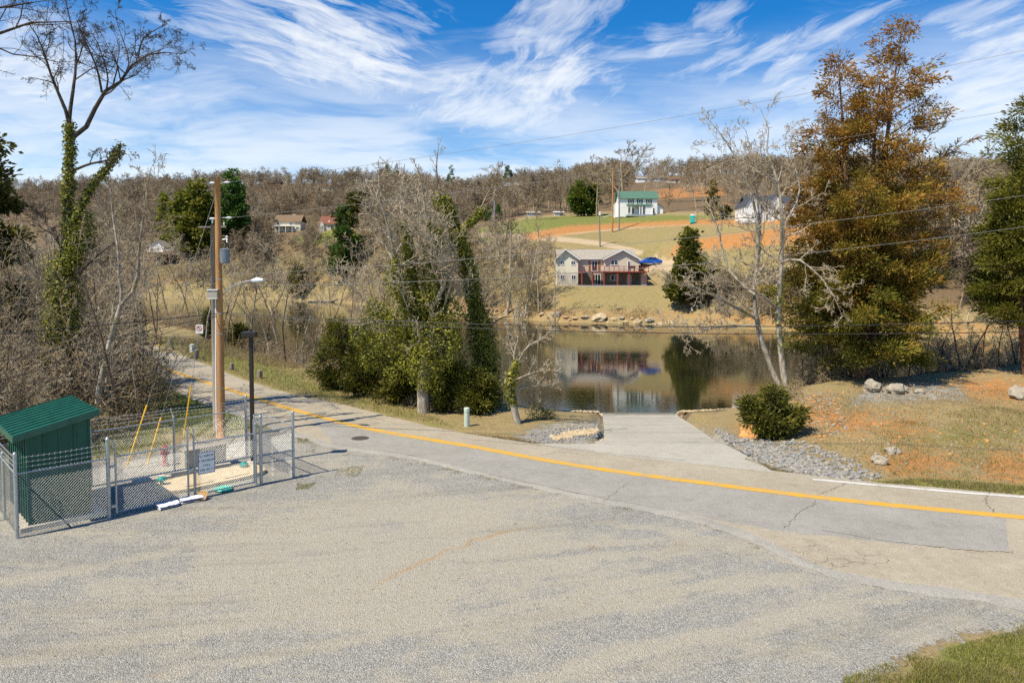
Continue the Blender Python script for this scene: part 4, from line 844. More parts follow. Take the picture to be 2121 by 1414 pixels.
def post(x, y, h=2.3, r=0.045, name='post', arm=False, par=None):
    p = obj(name, MB().cyl((x, y, -0.2), (x, y, h), r, 10).lathe((x, y, h), [(r * 1.15, -0.03), (r * 1.15, 0.02), (r * .6, 0.06), (0, 0.075)], 10), 'fence_steel', par or fence)
    for z in (0.25, 0.9, 1.7): obj('band', MB().cyl((x, y, z), (x, y, z + 0.03), r * 1.18, 10), 'fence_steel', p)
    if arm: obj('barb_arm', MB().tube([(x, y, h - 0.02), (x + arm[0], y + arm[1], h + 0.32)], 0.022, 6), 'fence_steel', p)
    return p
GX0, GX1, GX2, GX3 = 2.42, 4.55, 4.68, 6.72
BY = 3.95
for x, y, h, r, a in ((0, 0, 2.3, .05, 0), (2.25, 0, 2.34, .055, 0), (6.93, 0, 2.33, .055, 0), (6.80, 0.12, 2.05, .04, (0.05, 0.22)), (FL, 0, 2.3, .05, 0), (FL, BY, 2.38, .05, 0), (5.4, BY, 1.95, .04, (-0.05, 0.16)), (2.7, BY, 1.95, .04, (-0.05, 0.16)), (0, BY, 2.3, .05, 0), (0, 2.0, 1.95, .04, 0)): post(x, y, h, r, 'post', a)
def rail(pts, r=0.024, name='rail'): return obj(name, MB().tube(pts, r, 8), 'fence_steel', fence)
rail([(0, 0, 1.76), (2.25, 0, 1.76)]); rail([(6.93, 0, 1.78), (FL, 0, 1.80)]); rail([(FL, 0, 1.84), (FL, BY, 1.86)]); rail([(0, BY, 1.82), (FL, BY, 1.86)]); rail([(0, 0, 1.76), (0, BY, 1.82)])
rail([(6.93, 0, 0.95), (FL, 0, 0.95)]); rail([(FL, 0, .95), (FL, BY, .95)])
for x0, x1, y in ((0.05, 2.2, 0), (6.98, FL - 0.05, 0), (0.05, 2.66, BY), (2.74, 5.36, BY), (5.44, FL - .05, BY)): o = obj('chain_link_mesh', chain(MB(), x0, x1, 0.04, 1.8, y), 'fence_wire', fence, kind='stuff')
for x, a, b_ in ((FL, .05, BY - .05), (0, .05, BY - .05)): obj('chain_link_mesh', chain(MB(), a, b_, 0.04, 1.8, x, axis='y'), 'fence_wire', fence, kind='stuff')
def barbed(p, q, n=None):
    p, q = Vector(p), Vector(q); n = int((q - p).length / 0.13); mbb = MB(); sag = lambda t: -0.03 * 4 * t * (1 - t)
    mbb.tube([p.lerp(q, t) + Vector((0, 0, sag(t))) for t in np.linspace(0, 1, 9)], 0.0042, 4)
    for k in range(1, n):
        c_ = p.lerp(q, k / n) + Vector((0, 0, sag(k / n))); mbb.tube([c_ + Vector((-.012, -.02, -.03)), c_ + Vector((.012, .02, .03))], 0.004, 3, False).tube([c_ + Vector((.012, -.02, .03)), c_ + Vector((-.012, .02, -.03))], 0.004, 3, False)
    obj('barbed_wire', mbb, 'fence_wire', fence)
for z in (1.93, 2.06, 2.2): barbed((0, 0, z), (2.25, 0, z)); barbed((0, 0, z), (0, BY, z))
for k in range(3):
    o = 0.05 + 0.05 * k; z = 2.02 + 0.11 * k; barbed((0, BY + o, z), (2.7, BY + o, z)); barbed((2.7, BY + o, z), (5.4, BY + o, z)); barbed((5.4, BY + o, z), (FL, BY, z))
# swing gates
def gate(x0, x1, label):
    g = empty('gate_leaf', compound(x0, 0), FANG, label=label, cat='gate', group='double gate of the fenced compound'); W = x1 - x0
    f = MB().cyl((0.03, 0, .06), (0.03, 0, 2.28), .03, 8).cyl((W - .03, 0, .06), (W - .03, 0, 2.28), .03, 8)
    for z in (.1, 1.0, 1.78): f.tube([(0.03, 0, z), (W - .03, 0, z)], .022, 8)
    obj('frame', f, 'fence_steel', g); obj('chain_link_mesh', chain(MB(), .04, W - .04, .08, 1.78, 0), 'fence_wire', g, kind='stuff')
    for z in (.3, 1.5): obj('hinge', MB().box((-.04 if x0 < 4 else W + .04, 0, z), (.14, .06, .08)), 'fence_steel', g)
    return g
g1 = gate(GX0, GX1, 'plain chain link gate leaf next to the green shed'); g2 = gate(GX2, GX3, 'chain link gate leaf carrying the white notice sign')
obj('latch', MB().cyl((GX1 - GX0 - .03, -.04, .02), (GX1 - GX0 - .03, -.04, 1.2), .018, 6).box((GX1 - GX0 + .03, -.03, .95), (.14, .07, .08)), 'fence_steel', g1); obj('drop_rod', MB().cyl((.06, -.05, 0), (.06, -.05, 1.1), .014, 6), 'fence_steel', g2)
# notice on the gate
plain('sign_white', (0.74, 0.76, 0.76), 0.5, var=0.04); plain('sign_black', (0.03, 0.03, 0.035), 0.6); plain('sign_red', (0.45, 0.02, 0.02), 0.5)
sg = empty('notice_sign', compound(5.09, -0.035, 1.10), FANG, label='small white notice with black lettering fixed to the gate', cat='sign')
obj('plate', MB().b2(-.27, .27, -.006, .006, -.36, .36), 'sign_white', sg)
obj('border', MB().b2(-.262, .262, -.0085, -.006, .335, .35).b2(-.262, .262, -.0085, -.006, -.35, -.335).b2(-.262, -.247, -.0085, -.006, -.335, .335).b2(.247, .262, -.0085, -.006, -.335, .335), 'sign_black', sg)
for tx, z, s in (('TO REPORT', .22, .105), ('A PROBLEM', .07, .105), ('CALL', -.08, .105), ('246', -.23, .115), ('-', -.23, .115), ('8111', -.23, .115)): text_part(tx, s, 'sign_black', sg, ({'246': -.135, '-': -.02, '8111': .115}.get(tx, 0), -.0085, z), (R(90), 0, 0))
# green shed
m, t, b = material('green_metal'); v = t.obj(); t.put(b.inputs['Base Color'], t.ramp(t.noise(t.map(v, (1, 1, .3)), 4, 4, .6), [(0.3, (0.008, 0.075, 0.048)), (0.7, (0.016, 0.115, 0.075))])); b.inputs['Roughness'].default_value = 0.38; b.inputs['Specular IOR Level'].default_value = 0.5
plain('green_wood', (0.012, 0.082, 0.052), 0.6, var=0.18, scale=5, stretch=(1, 1, .3)); plain('fascia_red', (0.42, 0.10, 0.09), 0.7); plain('concrete_pale', (0.56, 0.50, 0.40), 0.9, var=0.14, bump=.2)
sh = empty('metal_shed', FA, FANG, label='small green metal clad shed with ribbed sloping roof inside the fence', cat='shed')
SX0, SX1, SY0, SY1 = .37, 1.92, .52, 3.4
zt = lambda x: 2.62 + (x - SX0) * (3.0 - 2.62) / (SX1 - SX0)
w = MB()
for a, b_ in (((SX0, SY0), (SX1, SY0)), ((SX1, SY0), (SX1, SY1)), ((SX1, SY1), (SX0, SY1)), ((SX0, SY1), (SX0, SY0))):
    w.quad((a[0], a[1], 0.1), (b_[0], b_[1], 0.1), (b_[0], b_[1], zt(b_[0])), (a[0], a[1], zt(a[0])))
obj('wall', w, 'green_wood', sh)
for k in range(5): x = SX0 + .02 + (SX1 - SX0 - .04) * k / 4; obj('batten', MB().b2(x - .025, x + .025, SY0 - .028, SY0 - .002, .1, zt(x) - .02), 'green_wood', sh)
for k in range(9): y = SY0 + .02 + (SY1 - SY0 - .04) * k / 8; obj('batten', MB().b2(SX0 - .028, SX0 - .002, y - .025, y + .025, .1, zt(SX0) - .02), 'green_wood', sh)
RX0, RX1, RY0, RY1 = .02, 2.12, .3, 3.7; rz_ = lambda x: 2.70 + (x - RX0) * (3.16 - 2.70) / (RX1 - RX0)
def slab(x0, x1, y0, y1, dz0, dz1): return MB().add([(x0, y0, rz_(x0) + dz0), (x1, y0, rz_(x1) + dz0), (x1, y1, rz_(x1) + dz0), (x0, y1, rz_(x0) + dz0), (x0, y0, rz_(x0) + dz1), (x1, y0, rz_(x1) + dz1), (x1, y1, rz_(x1) + dz1), (x0, y1, rz_(x0) + dz1)], [(0, 3, 2, 1), (4, 5, 6, 7), (0, 1, 5, 4), (1, 2, 6, 5), (2, 3, 7, 6), (3, 0, 4, 7)])
ro = obj('roof', slab(RX0, RX1, RY0, RY1, 0, .025), 'green_metal', sh)
for k in range(10): y = RY0 + .01 + (RY1 - RY0 - .04) * k / 9; obj('seam', slab(RX0 - .004, RX1 + .004, y, y + .03, .0255, .06), 'green_metal', ro)
obj('trim', slab(RX0 - .02, RX1 + .02, RY0 - .022, RY0 - .001, -.13, .035), 'green_metal', ro); obj('trim', slab(RX1 + .001, RX1 + .022, RY0, RY1, -.13, .035), 'green_metal', ro); obj('fascia', slab(RX0 - .022, RX0 - .001, RY0, RY1, -.15, .02), 'green_metal', ro)
obj('foundation', MB().b2(.12, 2.24, .34, 3.6, -.1, .1), 'concrete_pale', sh)
# buried tank lid with vents, kerbs and box inside the fence
plain('tank_tan', (0.50, 0.40, 0.25), 0.85, var=0.15, scale=3); plain('teal_vent', (0.01, 0.30, 0.25), 0.5); plain('box_beige', (0.40, 0.36, 0.29), 0.6, var=0.1)
tk = empty('tank_lid', compound(5.9, 1.7), FANG + R(2), label='tan oval tank lid set in the gravel behind the gates', cat='tank lid')
ang = np.linspace(0, 2 * math.pi, 40, endpoint=False); ov = [(1.85 * math.copysign(abs(math.cos(a)) ** .6, math.cos(a)), .85 * math.copysign(abs(math.sin(a)) ** .6, math.sin(a))) for a in ang]
obj('slab', MB().prism(ov, -.05, .09), 'tank_tan', tk)
for a in (-.65, .65): obj('hatch', MB().b2(a - .45, a + .45, -.6, .6, .091, .12), 'tank_tan', tk)
for k, (x, y, nm) in enumerate(((4.35, 2.0, 'teal mushroom vent beside the shed end of the tank lid'), (7.25, 2.15, 'teal mushroom vent beside the lamp post end of the tank lid'))):
    vt = empty('vent_cap', compound(x, y, .09 if k == 0 else 0.0), label=nm, cat='vent'); obj('pipe', MB().cyl((0, 0, 0 if k == 0 else -.05), (0, 0, .16), .06, 10), 'teal_vent', vt); obj('cap', MB().lathe((0, 0, .12), [(.06, 0), (.15, .01), (.16, .06), (.11, .13), (0, .16)], 14), 'teal_vent', vt, smooth=True)
obj('concrete_kerb', MB().box((0, 0, .04), (2.3, .16, .2), R(0)), 'concrete_pale', loc=compound(5.9, 3.0), rz=FANG + R(-5), label='long pale concrete kerb in front of the beige cabinet', cat='kerb')
obj('concrete_slab', MB().box((0, 0, .03), (1.15, .5, .14), 0).box((0.05, .02, .11), (.3, .2, .03)), 'concrete_pale', loc=compound(4.35, 3.05), rz=FANG, label='short pale concrete slab with small lid behind the plain gate leaf', cat='slab')
cbx = empty('equipment_cabinet', compound(6.3, 3.5), FANG, label='beige metal equipment cabinet against the rear fence', cat='cabinet'); obj('body', MB().b2(-.75, .75, -.2, .25, .05, .72), 'box_beige', cbx); obj('lid', MB().b2(-.78, .78, -.23, .28, .721, .78), 'box_beige', cbx)
for x in (-.37, .37): obj('door', MB().b2(x - .34, x + .34, -.215, -.202, .1, .68), 'box_beige', cbx)
plain('hydrant_red', (0.36, 0.015, 0.012), 0.5); hy = empty('hydrant', gnd(342, 962), label='small red hydrant beyond the rear fence', cat='hydrant')
obj('barrel', MB().lathe((0, 0, 0), [(.13, 0), (.13, .06), (.09, .07), (.09, .55), (.12, .56), (.12, .62), (.08, .72), (0, .76)], 12), 'hydrant_red', hy); obj('nozzle', MB().tube([(-.17, 0, .45), (.17, 0, .45)], .05, 8), 'hydrant_red', hy); obj('cap_nut', MB().cyl((0, 0, .75), (0, 0, .82), .03, 6), 'hydrant_red', hy)

# ---- lamp post with shoebox head
plain('bronze_metal', (0.035, 0.028, 0.024), 0.45, 0.3, var=0.1)
lb = gnd(524, 960); lp = empty('lamp_post', lb, label='dark bronze lamp post with flat shoebox head inside the fence corner', cat='lamp post')
obj('base', MB().lathe((0, 0, 0), [(.22, -.1), (.22, .1), (.2, .12), (0, .12)], 16), 'concrete_pale', lp); obj('pole', MB().b2(-.062, .062, -.062, .062, .12, 4.85), 'bronze_metal', lp)
hd = obj('lamp_head', MB().box((-.02, -.1, 4.97), (.52, .42, .2), R(8)), 'bronze_metal', lp); bevel(hd, .015); obj('photocell', MB().cyl((0, 0, 5.07), (0, 0, 5.16), .035, 8), 'bronze_metal', hd); obj('tenon', MB().cyl((0, 0, 4.85), (0, 0, 4.9), .04, 8), 'bronze_metal', hd)

# ---- utility pole and its gear
pb = gnd(459, 905); UPY = pb.y
def up(px, py, dy=0.0): return at(px, py, UPY + dy) - pb
upo = empty('utility_pole', pb, label='tall orange brown wooden utility pole with transformer behind the fenced compound', cat='utility pole')
top = up(450, 369)
pts = [Vector((0, 0, -.3))] + [Vector((top.x * k / 8, 0, top.z * k / 8)) for k in range(1, 9)]
obj('shaft', MB().tube(pts, np.linspace(.175, .115, 9), 16), 'pole_wood', upo, smooth=True)
obj('conduit', MB().tube([Vector((-.19, -.06, 0)), up(447, 760, -.08), up(447, 600, -.06)], .035, 8), 'white_plastic', upo)
tr = up(465, 545, -.15); tz = up(465, 517).z; trn = obj('transformer', MB().lathe((tr.x, -.1, tr.z), [(0, 0), (.2, 0), (.205, .02), (.205, tz - tr.z - .04), (.215, tz - tr.z - .03), (.215, tz - tr.z), (.1, tz - tr.z + .06), (0, tz - tr.z + .06)], 18), 'transformer_grey', upo)
obj('bushing', MB().lathe((tr.x + .02, -.1, tz + .05), [(.05, 0), (.03, .05), (.06, .08), (.03, .12), (.06, .15), (.03, .2), (.05, .23), (0, .24)], 10), 'bronze_metal', trn); obj('bracket', MB().box((tr.x - .25, -.05, (tr.z + tz) / 2), (.2, .1, .12)), 'transformer_grey', trn)
co = up(470, 493); obj('fuse_cutout', MB().tube([up(456, 497), up(468, 495)], .02, 6).lathe((co.x, 0, co.z - .2), [(.02, 0), (.05, .03), (.02, .08), (.05, .12), (.02, .17), (.06, .22), (.04, .3), (0, .31)], 10), 'insulator', upo)
ar0, ar1, ar2 = up(463, 607, -.1), up(490, 590, -.3), up(520, 581, -.5)
la = obj('lamp_arm', MB().tube(smooth_line([ar0, up(472, 600, -.15), ar1, up(505, 584, -.4), ar2], 14), .03, 8), 'galvanised', upo)
hp = up(533, 580, -.55); obj('lamp_head', MB().tube([ar2, up(527, 581, -.5), hp, up(546, 580, -.7)], [.05, .1, .13, .06], 12), 'insulator', la, smooth=True)
bx = up(441, 609, -.25); obj('meter_box', MB().box((bx.x, bx.y, bx.z), (.40, .22, .34), R(6)), 'box_beige', upo); obj('box_hood', MB().box((bx.x, bx.y - .01, bx.z + .19), (.44, .26, .04), R(6)), 'white_plastic', upo); obj('box_hood', MB().box((bx.x, bx.y - .01, bx.z - .19), (.42, .24, .04), R(6)), 'insulator', upo)
for px_, py_ in ((440, 379), (470, 378), (440, 453), (474, 451)): p = up(px_, py_); obj('insulator', MB().tube([p + Vector((-.14, 0, 0)), p + Vector((-.05, 0, 0)), p + Vector((.05, 0, 0)), p + Vector((.14, 0, 0))], [.02, .05, .05, .02], 8).tube([p, Vector((top.x * .95, 0, p.z))], .012, 5), 'insulator', upo)
for z in (2.2, 4.6, 5.5, 7.0): obj('strap', MB().cyl((top.x * z / top.z, 0, z), (top.x * z / top.z, 0, z + .04), .175 - z * .004, 14), 'galvanised', upo)
# older pole tucked behind
ob = pb + Vector((-.75, 1.2, 0)); OPY = ob.y; oup = lambda px, py: at(px, py, OPY) - ob
opo = empty('utility_pole', ob, label='shorter grey weathered pole with crossarm close behind the tall orange pole', cat='utility pole'); ot = oup(440, 466)
obj('shaft', MB().tube([(0, 0, -.3), (ot.x * .5, 0, ot.z * .5), ot], [.15, .13, .1], 12), 'pole_weathered', opo, smooth=True)
a0, a1 = oup(411, 471), oup(468, 470); obj('crossarm', MB().tube([a0, a1], .045, 4), 'pole_weathered', opo)
for p in (oup(440, 463), oup(464, 467)): obj('insulator', MB().lathe(p, [(.03, 0), (.05, .04), (.02, .08), (.05, .12), (0, .16)], 8), 'insulator', opo)
obj('switch_gear', MB().tube([oup(441, 476), oup(440, 500)], .06, 6).tube([oup(437, 494), oup(444, 490)], .04, 6), 'transformer_grey', opo)

# ---- overhead lines: from the pole to poles beyond the frame, hanging in parabolas
def line3(name, label, pts, xy1, r, mat, start=None, s_list=None, cat='power line'):
    """pts: photo points on the wire; plan runs straight from the pole to xy1"""
    x0, y0 = pb.x, pb.y; S, Zs = [], []
    for px_, py_ in pts:
        d = px_dir(px_, py_); q = d.x / d.y   # x = q*y
        s = (q * y0 - x0) / ((xy1[0] - x0) - q * (xy1[1] - y0)); y = y0 + (xy1[1] - y0) * s
        S.append(s); Zs.append(HC + d.z * y / d.y)
    deg = min(2, len(pts) - 1); co_ = np.polyfit(S, Zs, deg); ss = np.linspace(max(0, S[0]), 1, 36)
    P = [(x0 + (xy1[0] - x0) * s, y0 + (xy1[1] - y0) * s, float(np.polyval(co_, s))) for s in ss]
    o = Vector(P[0]); return obj(name, MB().tube([Vector(p) - o for p in P], r, 5), mat, loc=o, label=label, cat=cat)
RE = (27.0, 24.0)
line3('power_line', 'topmost bare overhead wire running from the tip of the orange pole across the sky', [(466, 378), (760, 343), (1060, 298), (1480, 228), (2121, 105)], RE, .0065, 'wire_alu')
line3('power_line', 'second bare overhead wire, below the topmost one, crossing in front of the bronze cedar', [(470, 451), (620, 437), (1120, 377), (1480, 325), (2121, 225)], RE, .0065, 'wire_alu')
line3('power_line', 'third overhead wire leaving the pole just above the lamp arm', [(462, 570), (620, 562), (1120, 523), (2121, 405)], RE, .008, 'wire_alu')
line3('power_line', 'fourth overhead wire leaving the pole level with the lamp head', [(462, 590), (620, 590), (1120, 570), (2121, 470)], RE, .008, 'wire_alu')
line3('cable', 'upper of two thick dark cables sagging over the river from the orange pole', [(462, 647), (800, 665), (1120, 675), (1600, 674), (2121, 665)], RE, .017, 'wire_black', cat='cable')
line3('cable', 'lower of two thick dark cables sagging over the river from the orange pole', [(462, 651), (800, 671), (1120, 685), (1600, 691), (2121, 687)], RE, .017, 'wire_black', cat='cable')
def span(name, label, P, r, mat, cat='cable', sag=0.0):
    P = [Vector(p) for p in P]; o = P[0]; L = smooth_line([p - o for p in P], 24)
    return obj(name, MB().tube(L, r, 5), mat, loc=o, label=label, cat=cat)
span('cable', 'upper dark cable running from the orange pole past the ivy clad tree', [pb + up(452, 649), at(320, 663, 27.5), at(0, 692, 22), at(-400, 722, 17.5)], .017, 'wire_black')
span('cable', 'middle dark cable dropping from the orange pole across the thicket', [pb + up(452, 653), at(320, 682, 27.5), at(0, 748, 24), at(-300, 800, 21)], .014, 'wire_black')
span('cable', 'lowest thin dark cable crossing the thicket above the shed roof', [pb + up(452, 655), at(330, 694, 27.2), at(220, 726, 25.5), at(0, 789, 22), at(-250, 850, 19.5)], .010, 'wire_black')
span('power_line', 'thin wire running level from the orange pole into the bare trees', [pb + up(446, 587), at(250, 586, 33), at(0, 576, 36), at(-200, 565, 39)], .0065, 'wire_alu', 'power line')
plain('guy_yellow', (0.74, 0.42, 0.01), 0.5, var=0.05)
def guy(px_, py_, topp, gl, label, wire=True):
    g = gnd(px_, py_); v = (topp - g).normalized(); e = empty('guy_wire', g, label=label, cat='guy wire')
    if wire: obj('wire', MB().tube([(0, 0, 0), topp - g], .008, 5), 'wire_alu', e)
    obj('guard', MB().tube([v * .05, v * gl], .032, 8), 'guy_yellow', e)
guy(262, 968, pb + up(447, 402), 2.4, 'steel guy wire with yellow guard nearest the shed, from high on the orange pole')
guy(304, 966, pb + up(441, 495), 1.9, 'steel guy wire with yellow guard in the middle, behind the rear fence')
guy(380, 906, ob + oup(440, 500), 2.3, 'steel guy wire with yellow guard at the grass edge')
guy(479, 716, ob + oup(440, 480), 2.6, 'guy wire with yellow guard across the road, left of the pair', True)
guy(491, 722, ob + oup(440, 480), 2.6, 'guy wire with yellow guard across the road, right of the pair', True)

# ---- roadside sign and posts on the grassy bank
sb = gnd(406, 742); sn = empty('road_sign', sb, label='small white no parking sign on a thin steel post by the road bend', cat='sign'); hgt = (at(411, 672, sb.y) - sb).z; sx = (at(413, 672, sb.y) - sb).x
obj('post', MB().tube([(0, 0, -.2), (sx * .9, 0, hgt - .1)], .035, 6), 'galvanised', sn)
pl_ = obj('plate', MB().b2(sx - .32, sx + .32, -.05, -.035, hgt - .78, hgt), 'sign_white', sn)
ra = np.linspace(0, 2 * math.pi, 25); obj('ring', MB().tube([(sx + .2 * math.cos(a), -.055, hgt - .32 + .2 * math.sin(a)) for a in ra], .025, 5, False), 'sign_red', pl_); obj('slash', MB().tube([(sx - .14, -.056, hgt - .18), (sx + .14, -.056, hgt - .46)], .022, 5), 'sign_red', pl_)
text_part('P', .34, 'sign_black', pl_, (sx, -.0515, hgt - .32), (R(90), 0, 0))
def stub(px_, py0, py1, r, mat, label, lean=0.0, name='wooden_post', cat='post'):
    p = gnd(px_, py1); h = (py1 - py0) * p.y / F; rs = random.Random(px_)
    return obj(name, MB().tube([(0, 0, -.15), (lean * .5, 0, h * .5), (lean, 0, h), (lean, 0, h + .03)], [r, r * .95, r * .9, r * .6], 9), mat, loc=p, label=label, cat=cat)
stub(332, 701, 715, .16, 'timber_brown', 'low brown stump near the far road bend'); stub(359, 703, 728, .16, 'pole_weathered', 'grey wooden post leaning beside the white bollard', -.35)
stub(405, 724, 744, .2, 'pole_weathered', 'grey stump at the foot of the no parking sign', .15); stub(480, 752, 765, .17, 'pole_weathered', 'short wooden post at the road edge beyond the orange pole'); stub(538, 767, 782, .2, 'pole_weathered', 'short wooden post at the road edge beyond the lamp post')
stub(398, 713, 730, .22, 'white_plastic', 'white bollard on the grass behind the no parking sign', name='bollard', cat='bollard')
cp = gnd(967, 881); plain('pedestal_green', (0.46, 0.55, 0.46), 0.6, var=0.08); ce = empty('cable_pedestal', cp, label='pale green cable pedestal standing at the verge under the ivy clad trees', cat='pedestal')
obj('tube', MB().lathe((0, 0, -.05), [(.13, 0), (.13, .72), (.0, .72)], 14), 'pedestal_green', ce); obj('cap', MB().lathe((0, 0, .67), [(.14, 0), (.14, .16), (.11, .2), (0, .21)], 14), 'pedestal_green', ce)

# ---- litter by the gate
plain('litter_white', (0.74, 0.75, 0.78), 0.5, var=0.06); plain('litter_blue', (0.03, 0.05, 0.35), 0.5); plain('cardboard', (0.40, 0.24, 0.09), 0.8); plain('teal_plastic', (0.06, 0.50, 0.36), 0.4)
lt = gnd(372, 1043); lc = empty('crushed_box', lt, FANG - R(4), label='crushed white box with blue stripe lying at the foot of the gates', cat='box')
def crumpled(w, d, h, seed, cx, cy, rz):
    g = np.random.default_rng(seed); nx, ny = 9, 6; gx, gy = np.meshgrid(np.linspace(-w / 2, w / 2, nx), np.linspace(-d / 2, d / 2, ny), indexing='ij'); z = .02 + h * (.5 + .5 * vnoise(gx + seed, gy, 4.0, seed, 3)) * np.clip(1.35 - np.abs(gy) / (d / 2) * .9, .25, 1) + g.uniform(0, .012, gx.shape); gx = gx + g.normal(0, .012, gx.shape); gy = gy + g.normal(0, .012, gy.shape)
    c, s_ = math.cos(rz), math.sin(rz); V = np.stack([gx * c - gy * s_ + cx, gx * s_ + gy * c + cy, z], -1).reshape(-1, 3); i = np.arange(nx - 1)[:, None] * ny + np.arange(ny - 1)[None]; Q = np.stack([i, i + ny, i + ny + 1, i + 1], -1).reshape(-1, 4)
    B = V.copy(); B[:, 2] = .0; return MB().add(V, Q).add(B * np.array([.96, .96, 1]), Q[:, ::-1])
obj('panel', crumpled(.62, .38, .13, 1, -.36, 0, .1), 'litter_white', lc); obj('panel', crumpled(.72, .32, .17, 2, .36, .07, -.1), 'litter_white', lc); obj('stripe', MB().add([(.02, -.085, .075), (.70, -.15, .085), (.70, -.155, .11), (.02, -.09, .10)], [(0, 1, 2, 3)]), 'litter_blue', lc)
obj('cardboard_scrap', MB().add([(-.18, -.1, .02), (.1, -.16, .03), (.22, .05, .22), (-.05, .16, .26), (.02, 0, .02)], tris=[(0, 1, 2), (0, 2, 3), (1, 4, 2), (0, 3, 4)]), 'cardboard', loc=gnd(417, 1034), rz=.6, label='torn brown cardboard scrap beside the crushed white box', cat='cardboard')
obj('plastic_lid', MB().lathe((0, 0, 0), [(0, .05), (.28, .045), (.3, .02), (.3, 0)], 20), 'teal_plastic', loc=gnd(463, 1013) + Vector((0, 0, .01)), label='flat teal plastic lid lying just inside the gate with the sign', cat='lid')

# ================================================================== VEGETATION
def bark(name, c0, c1, c2, moss=None, scale=7.0):
    m, t, b = material(name); v = t.map(t.pos(), (1, 1, .35)); n1 = t.noise(v, scale, 5, .65); n2 = t.noise(t.pos(), 1.3, 3, .6)
    c = t.ramp(n1, [(.32, c0), (.5, c1), (.68, c2)])
    if moss: c = t.mix(t.rng(n2, .52, .66, 0, .7), c, moss)
    c = t.mix(t.m('MULTIPLY', t.rng(t.attr('rnd'), 0, 1), .45), c, t.mix(1.0, c, (.55, .5, .45), 'MULTIPLY'))
    t.put(b.inputs['Base Color'], c); b.inputs['Roughness'].default_value = .9; b.inputs['Specular IOR Level'].default_value = .2; t.put(b.inputs['Normal'], t.bump(n1, .6, .03)); return m
bark('bark_pale', (.13, .11, .085), (.32, .28, .225), (.52, .47, .39), (.20, .20, .09)); bark('bark_dark', (.030, .024, .019), (.075, .060, .048), (.15, .125, .10)); bark('bark_brown', (.06, .042, .028), (.15, .105, .07), (.26, .19, .13))
bark('twig_pale', (.22, .178, .118), (.43, .36, .255), (.60, .52, .385)); bark('twig_brown', (.15, .112, .068), (.31, .240, .150), (.45, .36, .235)); bark('twig_dark', (.035, .028, .022), (.085, .068, .05), (.15, .12, .09)); bark('bark_red', (.07, .035, .02), (.16, .085, .05), (.26, .155, .10))
def foliage(name, stops, trans=.25, rough=.6):
    trans = trans + .12
    m, t, b = material(name); r = t.attr('rnd'); n1 = t.noise(t.pos(), .9, 3, .6)
    f = t.m('ADD', t.m('MULTIPLY', r, .72), t.m('MULTIPLY', t.m('SUBTRACT', n1, .3), .55)); c = t.ramp(f, stops)
    t.put(b.inputs['Base Color'], c); b.inputs['Roughness'].default_value = rough; b.inputs['Specular IOR Level'].default_value = .3
    tr = t.n('ShaderNodeBsdfTranslucent'); t.put(tr.inputs[0], c); mx = t.n('ShaderNodeMixShader'); mx.inputs[0].default_value = trans
    out = m.node_tree.nodes['Material Output']; t.t.links.new(b.outputs[0], mx.inputs[1]); t.t.links.new(tr.outputs[0], mx.inputs[2]); t.t.links.new(mx.outputs[0], out.inputs[0]); return m
foliage('ivy_leaf', [(.05, (.060, .072, .010)), (.4, (.175, .19, .024)), (.72, (.34, .33, .045)), (.95, (.56, .50, .10))], .3, .45)
foliage('ivy_leaf_yellow', [(.05, (0.075, 0.094, 0.015)), (.5, (0.250, 0.250, 0.044)), (.9, (0.525, 0.475, 0.088))], .25, .5)
foliage('cedar_bronze', [(.05, (.115, .060, .014)), (.4, (.30, .155, .026)), (.7, (.46, .25, .040)), (.95, (.58, .36, .08))], .25)
foliage('cedar_mixed', [(.05, (.095, .075, .013)), (.4, (.23, .175, .026)), (.7, (.38, .285, .042)), (.95, (.50, .39, .08))], .25)
foliage('cedar_green', [(.05, (.060, .066, .008)), (.4, (.145, .150, .018)), (.7, (.26, .245, .034)), (.95, (.38, .34, .06))], .25)
foliage('cedar_dark', [(.05, (.034, .040, .008)), (.45, (.095, .098, .016)), (.75, (.18, .165, .028)), (.95, (.30, .25, .055))], .2)
foliage('pine_green', [(.05, (0.022, 0.061, 0.013)), (.5, (0.072, 0.152, 0.026)), (.9, (0.176, 0.272, 0.048))], .2)
foliage('pine_yellow', [(.05, (0.065, 0.078, 0.010)), (.5, (0.195, 0.221, 0.026)), (.9, (0.364, 0.364, 0.052))], .25)
foliage('bud_yellow', [(.05, (.14, .12, .03)), (.5, (.28, .25, .06)), (.9, (.42, .38, .12))], .3)
foliage('brush_leaf', [(.05, (0.068, 0.061, 0.020)), (.4, (0.162, 0.142, 0.041)), (.7, (0.297, 0.243, 0.081)), (.95, (0.459, 0.365, 0.162))], .2)
foliage('grass_blade', [(.05, (.10, .12, .018)), (.4, (.22, .25, .035)), (.7, (.38, .36, .09)), (.95, (.55, .46, .22))], .3)
foliage('dry_blade', [(.05, (.16, .12, .05)), (.5, (.32, .25, .12)), (.95, (.52, .42, .24))], .25)

